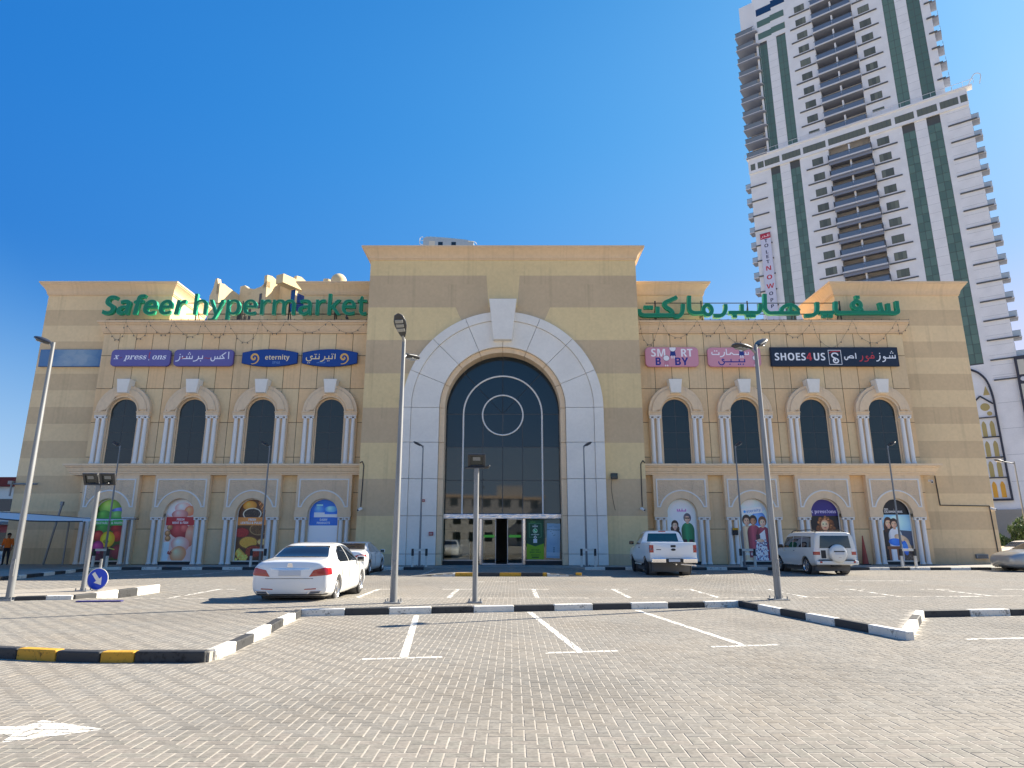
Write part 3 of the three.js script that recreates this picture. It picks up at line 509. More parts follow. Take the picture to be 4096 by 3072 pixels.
const purple = std(lin(0.12, 0.09, 0.30)), navy = std(lin(0.004, 0.035, 0.17)), pinkM = std(lin(0.62, 0.25, 0.32)), inkM = std(lin(0.012, 0.018, 0.04));
const rr = (r) => (w, h) => roundRect(w, h, r * h);
board('shop_sign', 'purple rounded sign with white serif Latin letters', OA, SA, [88, 500, 566, 632], ZS, rr(0.22), (x) => {
  x.fillStyle = '#66609e'; x.fillRect(0, 0, 3000, 3000); word(x, 'x', 128, 556, 58, '#f4f2f6', 'bold italic {} serif'); pen(x, 'M157 568 L176 562', 6, '#7c3a60'); word(x, 'press', 282, 558, 58, '#f4f2f6', 'bold italic {} serif', 'center', 1.12); word(x, 'ons', 472, 558, 58, '#f4f2f6', 'bold italic {} serif', 'center', 1.12); pen(x, 'M398 520 C392 540 392 555 396 568', 7, '#b0364c'); dots(x, [[394, 582]], 4, '#f4f2f6');
}, purple);
board('shop_sign', 'purple rounded sign with white Arabic script and a red tilde', OA, SA, [594, 500, 1072, 632], ZS, rr(0.22), (x) => {
  x.fillStyle = '#66609e'; x.fillRect(0, 0, 3000, 3000); const c = '#f2f0f4';
  pen(x, 'M1032 520 L1034 572 M1008 524 L978 546 L1000 570 L966 572 L966 552 M966 572 L944 572 L944 556 M944 572 L924 572 L924 556 M924 570 C924 598 890 598 892 566', 8, c);
  pen(x, 'M840 570 C855 556 866 582 888 566', 7, '#a8485c');
  pen(x, 'M824 550 L824 572 L796 572 M792 554 C794 582 776 592 754 592 M742 552 L742 572 L720 572 L720 554 M720 572 L698 572 L698 554 M698 572 L662 572 L662 554 M642 556 C644 582 632 592 612 592', 8, c);
  dots(x, [[812, 590], [708, 536], [724, 536], [716, 524], [642, 538]], 4.5, c); pen(x, 'M654 570 L684 562', 8, '#a03a4c');
}, purple);
const eternal = (w, h) => { const b = h * 0.2; return [...Array.from({ length: 13 }, (_, i) => { const t = i / 12 * 2 - 1; return [t * w / 2, h / 2 - b * t * t]; }), ...Array.from({ length: 13 }, (_, i) => { const t = 1 - i / 12 * 2; return [t * w / 2, -h / 2 + b * t * t]; })]; };
const swirl = (x, cx, cy, s, col) => { x.strokeStyle = col; for (let i = 0; i < 60; i++) { const a = i / 60 * 9.2 - 1, r = (4 + i * 0.62) * s * (i > 46 ? 1 + (i - 46) * 0.02 : 1), b = (i + 1) / 60 * 9.2 - 1, r2 = (4 + (i + 1) * 0.62) * s * (i > 46 ? 1 + (i - 45) * 0.02 : 1); x.lineWidth = (6 + 10 * Math.sin(i / 60 * Math.PI)) * s; x.beginPath(); x.moveTo(cx + r * Math.cos(a), cy + r * Math.sin(a)); x.lineTo(cx + r2 * Math.cos(b), cy + r2 * Math.sin(b)); x.stroke(); } };
board('shop_sign', 'dark blue curved sign with cream Latin letters and an orange swirl', OA, SA, [1142, 496, 1588, 636], ZS, eternal, (x) => { x.fillStyle = '#0a3f8c'; x.fillRect(0, 0, 3000, 3000); swirl(x, 1240, 564, 1.0, '#e9b25c'); word(x, 'eternity', 1425, 562, 52, '#f3d7a2', 'bold {} sans-serif', 'center', 0.98); word(x, 'STYLE', 1420, 604, 24, '#8fb4e0', '{} sans-serif'); }, navy);
board('shop_sign', 'dark blue curved sign with cream Arabic script and an orange swirl', OA, SA, [1626, 496, 2070, 636], ZS, eternal, (x) => {
  x.fillStyle = '#0a3f8c'; x.fillRect(0, 0, 3000, 3000); swirl(x, 1960, 564, 1.0, '#e9b25c'); const c = '#f3d7a2';
  pen(x, 'M1890 536 L1890 572 M1868 550 L1868 573 L1840 573 L1840 552 M1840 573 L1816 573 M1808 556 C1810 580 1796 594 1774 594 M1762 552 L1762 573 L1734 573 L1734 552 M1734 573 L1704 573 C1680 556 1702 546 1708 556 M1704 573 C1700 596 1656 600 1660 566', 8, c);
  dots(x, [[1862, 536], [1874, 536], [1832, 590], [1844, 590], [1762, 538], [1728, 538], [1740, 538], [1674, 606], [1688, 606]], 4.2, c); pen(x, 'M1745 606 L1760 606 L1760 600 M1765 606 L1812 606 L1812 598', 2.5, '#8fb4e0');
}, navy);
board('shop_sign', 'blurred blue grey sign board on the striped wall', [0, 1050], 1500 / 2212, [232, 513, 602, 613], -38.42, (w, h) => [[-w / 2, -h / 2], [w / 2, -h / 2], [w / 2, h / 2], [-w / 2, h / 2]], (x) => {
  x.fillStyle = '#4a76a6'; x.fillRect(0, 0, 3000, 3000); for (let i = 0; i < 60; i++) { const a = hash(i, 3, 1), b = hash(i, 5, 1), d = Math.abs(a - 0.55); x.globalAlpha = 0.16; x.fillStyle = d < 0.28 ? '#a7b0b8' : '#5b7da4'; x.beginPath(); x.ellipse(232 + a * 370, 513 + b * 100, 60, 34, 0, 0, 7); x.fill(); } x.globalAlpha = 1;
}, std(lin(0.03, 0.13, 0.33)));
const child = (x, cx, cy, s, cloth) => { x.fillStyle = cloth; x.beginPath(); x.moveTo(cx - 16 * s, cy + 6 * s); x.lineTo(cx + 16 * s, cy + 6 * s); x.lineTo(cx + 22 * s, cy + 44 * s); x.lineTo(cx - 22 * s, cy + 44 * s); x.fill(); pen(x, `M${cx - 8 * s} ${cy + 44 * s} L${cx - 8 * s} ${cy + 58 * s} M${cx + 8 * s} ${cy + 44 * s} L${cx + 8 * s} ${cy + 58 * s}`, 9 * s, '#efe8ea'); x.fillStyle = '#f3eff0'; x.strokeStyle = '#3a3440'; x.lineWidth = 2; x.beginPath(); x.ellipse(cx, cy - 12 * s, 25 * s, 22 * s, 0, 0, 7); x.fill(); x.stroke(); };
board('shop_sign', 'pink rounded sign with white and blue Latin letters', OB, SB, [150, 440, 542, 584], ZS, rr(0.2), (x) => {
  x.fillStyle = '#d694a2'; x.fillRect(0, 0, 3000, 3000); const f = 'bold {} sans-serif';
  word(x, 'SM', 248, 482, 80, '#f6f0f2', f, 'center', 1.0); word(x, 'RT', 455, 482, 80, '#f6f0f2', f); word(x, 'B', 242, 546, 78, '#1d2a86', f); word(x, 'BY', 412, 546, 78, '#1d2a86', f, 'center', 1.1); child(x, 354, 462, 1.0, '#27357f'); child(x, 304, 532, 0.92, '#c97f93');
}, pinkM);
board('shop_sign', 'pink rounded sign with white and blue Arabic script', OB, SB, [610, 442, 1002, 584], ZS, rr(0.2), (x) => {
  x.fillStyle = '#d694a2'; x.fillRect(0, 0, 3000, 3000); const c = '#f6f0f2', b = '#1d2a86';
  pen(x, 'M912 478 L912 494 L892 494 L892 480 M892 494 L872 494 L872 480 M872 494 L800 494 C790 476 774 482 778 494 L750 494 L750 456 M735 478 C737 500 722 510 704 510 M695 480 L695 494 L650 494 C640 494 642 484 644 478', 8, c); dots(x, [[664, 468], [680, 468]], 5, c);
  pen(x, 'M880 530 L880 548 L840 548 L840 532 M840 548 L780 548 L780 532 M780 548 L730 548 C700 536 720 520 728 534 M730 548 C728 578 688 576 688 548', 8, b); dots(x, [[868, 566], [832, 566], [846, 566], [770, 566], [700, 584], [714, 584]], 5, b);
  child(x, 862, 462, 0.95, '#27357f'); child(x, 962, 530, 0.9, '#c97f93');
}, pinkM);
board('shop_sign', 'long black sign with white and red letters and a boxed emblem', OB, SB, [1074, 440, 2016, 580], ZS, (w, h) => [[-w / 2, -h / 2], [w / 2, -h / 2], [w / 2, h / 2], [-w / 2, h / 2]], (x) => {
  x.fillStyle = '#1c2436'; x.fillRect(0, 0, 3000, 3000); const f = 'bold {} sans-serif', c = '#eeeef0';
  word(x, 'SHOES', 1218, 511, 76, c, f, 'center', 1.0); word(x, '4', 1358, 511, 78, '#cf3a3e', f); word(x, 'US', 1432, 511, 76, c, f, 'center', 1.0);
  x.strokeStyle = c; x.lineWidth = 4; x.strokeRect(1502, 463, 92, 104); pen(x, 'M1570 498 C1566 478 1522 480 1526 504 C1530 524 1570 518 1570 540 C1568 562 1530 560 1534 536 C1538 520 1552 528 1548 538', 10, c); pen(x, 'M1512 482 C1530 464 1560 476 1588 468', 8, '#b83a40');
  pen(x, 'M1992 500 L1992 520 L1972 520 L1972 504 M1972 520 L1952 520 L1952 504 M1952 520 L1922 520 M1922 520 C1908 498 1898 520 1912 522 C1922 524 1918 546 1896 546 M1880 504 C1882 530 1866 542 1852 542', 8, c); dots(x, [[1978, 484], [1962, 484], [1970, 472], [1880, 486]], 4.5, c);
  pen(x, 'M1834 520 C1842 496 1812 496 1816 514 C1820 524 1834 520 1834 520 L1800 521 M1790 508 C1776 500 1772 526 1790 522 C1796 540 1776 546 1764 544 M1752 506 C1754 534 1740 544 1728 542', 8, '#c83a3e'); dots(x, [[1826, 482]], 4.5, '#c83a3e');
  pen(x, 'M1702 486 L1702 522 M1684 518 C1684 496 1650 502 1652 518 L1684 520 M1652 518 C1648 510 1642 512 1642 518 C1640 540 1612 536 1620 512', 8, c);
}, inkM);
// ---- rooftop letters
const font = await new FontLoader().loadAsync('fonts/droid/droid_sans_bold.typeface.json');
const fontR = await new FontLoader().loadAsync('fonts/droid/droid_sans_regular.typeface.json');
function letters(sign, text, f, x0, x1, yBase, capTop, z, shear = 0, fat = 0) {
  const mk = (o) => { const g = new TextGeometry(text, { font: f, size: 1, ...o }); return g; };
  const ref = mk({ depth: 0.1, bevelEnabled: false }); ref.computeBoundingBox(); const bb = ref.boundingBox;
  const sy = (capTop - yBase) / 0.99, sx = (x1 - x0) / (bb.max.x - bb.min.x);
  let pen_ = 0; // one mesh per letter
  for (const ch of text) {
    const adv = font === f ? f.data.glyphs[ch].ha / f.data.resolution : f.data.glyphs[ch].ha / f.data.resolution; const at = pen_; pen_ += adv;
    const place = (g, zz) => { g = norm(g); g.translate(at - bb.min.x, 0, 0); const p = g.attributes.position; for (let i = 0; i < p.count; i++) p.setX(i, p.getX(i) + shear * p.getY(i)); g.scale(sx, sy, 1); g.translate(x0, yBase, z + zz); g.computeVertexNormals(); return g; };
    const m = part('letter', place(new TextGeometry(ch, { font: f, size: 1, depth: 0.24, bevelEnabled: true, bevelSize: 0, bevelThickness: 0, bevelOffset: fat, bevelSegments: 1 }), 0), M.greenLitSide, sign);
    part('letter_face', place(new TextGeometry(ch, { font: f, size: 1, depth: 0.01, bevelEnabled: true, bevelSize: 0, bevelThickness: 0, bevelOffset: fat - 0.022, bevelSegments: 1 }), 0.243), M.green, m);
  }
}
function rails(sign, x0, x1, z) {
  part('support_rail', [rod([x0, 15.22, z], [x1, 15.22, z], 0.03), rod([x0, 15.95, z], [x1, 15.95, z], 0.03)], M.wire, sign);
  for (let x = x0 + 0.6; x < x1; x += 2.9) part('support_post', [rod([x, 14.2, z - 0.05], [x, 16.1, z - 0.05], 0.045), rod([x, 15.8, z - 0.05], [x, 14.2, z - 1.0], 0.03)], M.wire, sign);
}
const en = thing('rooftop_sign', 'green three dimensional Latin letters standing on the parapet', 'sign', [0, 14.8, -38]);
{ const s = grp('letters', en); s.position.set(0, -14.8, 38); letters(s, 'Safeer', font, -25.45, -20.42, 15.08, 16.3, -38.0, 0.14, 0.006); letters(s, 'hypermarket', fontR, -19.78, -9.05, 15.08, 16.34, -38.0, 0.0, 0.012); rails(s, -20.4, -9.0, -38.14); }
function strokeOutline(pts, w) {
  const L = [], R = [], n = pts.length;
  for (let i = 0; i < n; i++) {
    const a = pts[Math.max(0, i - 1)], b = pts[i], c = pts[Math.min(n - 1, i + 1)], d1 = V2(b[0] - a[0], b[1] - a[1]), d2 = V2(c[0] - b[0], c[1] - b[1]);
    if (i === 0) d1.copy(d2); if (i === n - 1) d2.copy(d1); d1.normalize(); d2.normalize();
    const m = V2(-d1.y - d2.y, d1.x + d2.x).normalize(), k = Math.min(1.6, 1 / Math.max(0.3, m.dot(V2(-d1.y, d1.x))));
    L.push([b[0] + m.x * w / 2 * k, b[1] + m.y * w / 2 * k]); R.push([b[0] - m.x * w / 2 * k, b[1] - m.y * w / 2 * k]);
  }
  return [...L, ...R.reverse()];
}
const curve = (pts, n = 18) => new THREE.CatmullRomCurve3(pts.map((p) => V3(p[0], p[1], 0)), false, 'centripetal').getPoints(n).map((p) => [p.x, p.y]);
const ar = thing('rooftop_sign', 'green three dimensional Arabic letters on the parapet beside the arch', 'sign', [0, 14.8, -38]);
{
  const s = grp('letters', ar); s.position.set(0, -14.8, 38); const P = (x, y) => onz(OB[0] + x * SB, OB[1] + y * SB, -37.9), W = 0.235;
  let zi = 0;
  const put = (name, shape, face) => { const o = (zi++ % 4) * 0.004; const m = part(name, ext(shape, -38.0 - o, -37.75 - o), M.greenLitSide, s); part(name + '_face', ext(face, -37.749 - o, -37.742 - o), M.green, m); };
  const stroke = (pts, w = W, smoothed = true) => { const q = (smoothed ? curve(pts, pts.length * 5) : pts).map(([x, y]) => P(x, y)); put('letter', shapeOf(strokeOutline(q, w)), shapeOf(strokeOutline(q, w - 0.05))); };
  const dot = (x, y) => { const [a, b] = P(x, y), e = (r) => [[a - r, b - r * 0.75], [a + r, b - r * 0.75], [a + r, b + r * 0.75], [a - r, b + r * 0.75]]; put('letter_dot', shapeOf(e(0.14)), shapeOf(e(0.115))); };
  const ring = (x, y, rx, ry) => { const [a, b] = P(x, y), k = SB * 38 / 2574 / 0.972 * 1.08, e = (d) => Array.from({ length: 28 }, (_, i) => { const t = i / 28 * 2 * Math.PI; return [a + (rx * k + d) * Math.cos(t), b + (ry * k + d) * Math.sin(t)]; }); put('letter', shapeOf(e(W / 2), [e(-W / 2)]), shapeOf(e(W / 2 - 0.025), [e(-W / 2 + 0.025)])); };
  stroke([[1995, 105], [2000, 150], [2004, 186], [1985, 192], [1930, 190], [1780, 190], [1640, 190], [1560, 188], [1549, 170], [1548, 108]]); stroke([[1932, 122], [1936, 150], [1938, 180]]); stroke([[1872, 116], [1880, 150], [1890, 180]]);
  ring(1704, 134, 27, 28); stroke([[1724, 150], [1738, 168], [1740, 182]], 0.2); dot(1706, 76); dot(1466, 214); dot(1510, 214);
  stroke([[1536, 188], [1500, 190], [1428, 190]], W, false); stroke([[1411, 112], [1414, 150], [1408, 185], [1385, 205], [1322, 212]]);
  stroke([[1026, 52], [1028, 110], [1032, 165], [1055, 190], [1110, 192], [1200, 192], [1284, 192]]); stroke([[1148, 180], [1160, 152], [1190, 136], [1220, 134], [1255, 150], [1280, 178]]); stroke([[1216, 145], [1216, 182]], 0.18, false);
  stroke([[994, 126], [993, 165], [980, 188], [930, 190], [840, 190], [760, 190]]); stroke([[858, 128], [858, 180]], W, false); dot(902, 214); dot(942, 214); dot(805, 216);
  stroke([[736, 128], [738, 160], [726, 195], [695, 214], [648, 214]]);
  ring(606, 170, 29, 36); stroke([[470, 66], [470, 130], [476, 172], [500, 190], [572, 190]]);
  stroke([[426, 126], [424, 165], [412, 200], [392, 216], [358, 218]]);
  stroke([[380, 74], [330, 98], [286, 122], [300, 146], [340, 176], [352, 200]]); stroke([[356, 208], [280, 208], [180, 208], [128, 206], [108, 192], [106, 164]]); stroke([[238, 146], [238, 196]], W, false); dot(152, 150); dot(188, 150);
  rails(s, 8.4, 20.6, -38.14);
}
// ---- posters in the display bays (arched prints)
const PW = 240, PH = 502, posterTex = (draw) => canvasTex(PW, PH, (x) => { draw(x); x.globalCompositeOperation = 'color-dodge'; x.fillStyle = '#404040'; x.fillRect(0, 0, PW, PH); }, 1.6);
const blob = (x, cx, cy, rx, ry, c1, c2, a = 0) => { const g = x.createRadialGradient(cx - rx * 0.3, cy - ry * 0.35, Math.min(rx, ry) * 0.1, cx, cy, Math.max(rx, ry)); g.addColorStop(0, c2); g.addColorStop(1, c1); x.fillStyle = g; x.beginPath(); x.ellipse(cx, cy, rx, ry, a, 0, 7); x.fill(); };
const banner = (x, y, h, col, lines) => { x.fillStyle = col; x.fillRect(0, y, PW, h); lines.forEach((l, i) => word(x, l, PW / 2, y + h * (i + 0.75) / (lines.length + 0.5), 26, '#f2f2ee', 'bold {} sans-serif', 'center', 0.86)); };
let ps = 5; const pr = (a, b) => { ps = (ps * 16807) % 2147483647; return a + (b - a) * ps / 2147483647; };
const seeds = (x, cx, cy, r, cols, n, k = 4) => { for (let i = 0; i < n; i++) { const a = pr(0, 6.28), d = Math.sqrt(pr(0, 1)) * r; x.fillStyle = cols[i % cols.length]; x.beginPath(); x.ellipse(cx + d * Math.cos(a), cy + d * 0.62 * Math.sin(a), k, k * 0.6, pr(0, 3), 0, 7); x.fill(); } };
const bowl = (x, cx, cy, rx, rim, cols, n) => { x.fillStyle = rim; x.beginPath(); x.ellipse(cx, cy, rx + 9, (rx + 9) * 0.64, 0, 0, 7); x.fill(); x.fillStyle = cols[0]; x.beginPath(); x.ellipse(cx, cy, rx, rx * 0.6, 0, 0, 7); x.fill(); seeds(x, cx, cy, rx, cols, n); };
const person = (x, cx, cy, s, hair, skin, cloth, long = 0) => { // printed figure: shaded cloth, hair strands, face
  const sh = (c, k) => '#' + new THREE.Color(c).multiplyScalar(k).getHexString(), g = x.createLinearGradient(cx - 46 * s, 0, cx + 46 * s, 0); g.addColorStop(0, sh(cloth, 0.45)); g.addColorStop(0.4, sh(cloth, 1.35)); g.addColorStop(1, sh(cloth, 0.6));
  x.fillStyle = g; x.beginPath(); x.moveTo(cx - 13 * s, cy + 30 * s); x.quadraticCurveTo(cx - 48 * s, cy + 42 * s, cx - 50 * s, cy + 90 * s); x.lineTo(cx - 44 * s, cy + 260 * s); x.lineTo(cx + 44 * s, cy + 260 * s); x.lineTo(cx + 50 * s, cy + 90 * s); x.quadraticCurveTo(cx + 48 * s, cy + 42 * s, cx + 13 * s, cy + 30 * s); x.fill();
  for (let i = 0; i < 9; i++) { const a = cx + pr(-40, 40) * s, b = cy + pr(60, 200) * s; x.globalAlpha = 0.35; pen(x, `M${a} ${b} q${pr(-8, 8) * s} ${20 * s} ${pr(-12, 12) * s} ${pr(30, 60) * s}`, 2.4 * s, i % 2 ? sh(cloth, 0.4) : sh(cloth, 1.8)); } x.globalAlpha = 1;
  blob(x, cx, cy - 7 * s, 29 * s, 35 * s, sh(hair, 0.7), sh(hair, 1.9)); if (long) { blob(x, cx - 22 * s, cy + 26 * s, 14 * s, long * s, sh(hair, 0.7), sh(hair, 1.7)); blob(x, cx + 22 * s, cy + 26 * s, 14 * s, long * s, sh(hair, 0.6), sh(hair, 1.5)); }
  x.fillStyle = sh(skin, 0.62); x.fillRect(cx - 9 * s, cy + 16 * s, 18 * s, 22 * s); blob(x, cx, cy + 4 * s, 20 * s, 26 * s, sh(skin, 0.62), sh(skin, 1.12)); x.globalAlpha = 0.5; blob(x, cx + 9 * s, cy + 8 * s, 10 * s, 18 * s, sh(skin, 0.5), sh(skin, 0.6)); x.globalAlpha = 1;
  for (const e of [-8, 8]) { blob(x, cx + e * s, cy - 1 * s, 4 * s, 2 * s, '#2a1a16', '#4a332a'); pen(x, `M${cx + e * s - 4.5 * s} ${cy - 6 * s} q${4.5 * s} ${-3 * s} ${9 * s} 0`, 1.5 * s, sh(hair, 0.8)); } pen(x, `M${cx} ${cy} l${-2 * s} ${9 * s} l${3 * s} ${1 * s}`, 1.4 * s, sh(skin, 0.5)); blob(x, cx, cy + 16.5 * s, 7 * s, 2.8 * s, '#8a3a3a', '#c87870'); x.fillStyle = '#efe6e0'; x.fillRect(cx - 4 * s, cy + 15.6 * s, 8 * s, 1.7 * s);
  x.save(); x.beginPath(); x.ellipse(cx, cy - 20 * s, 27 * s, 17 * s, 0, Math.PI, 0); x.clip(); for (let i = 0; i < 24; i++) pen(x, `M${cx - 28 * s + i * 2.4 * s} ${cy - 8 * s} Q${cx - 24 * s + i * 2.2 * s} ${cy - 36 * s} ${cx} ${cy - 40 * s}`, 1.6 * s, i % 3 ? sh(hair, 0.8) : sh(hair, 2.0)); x.restore(); };
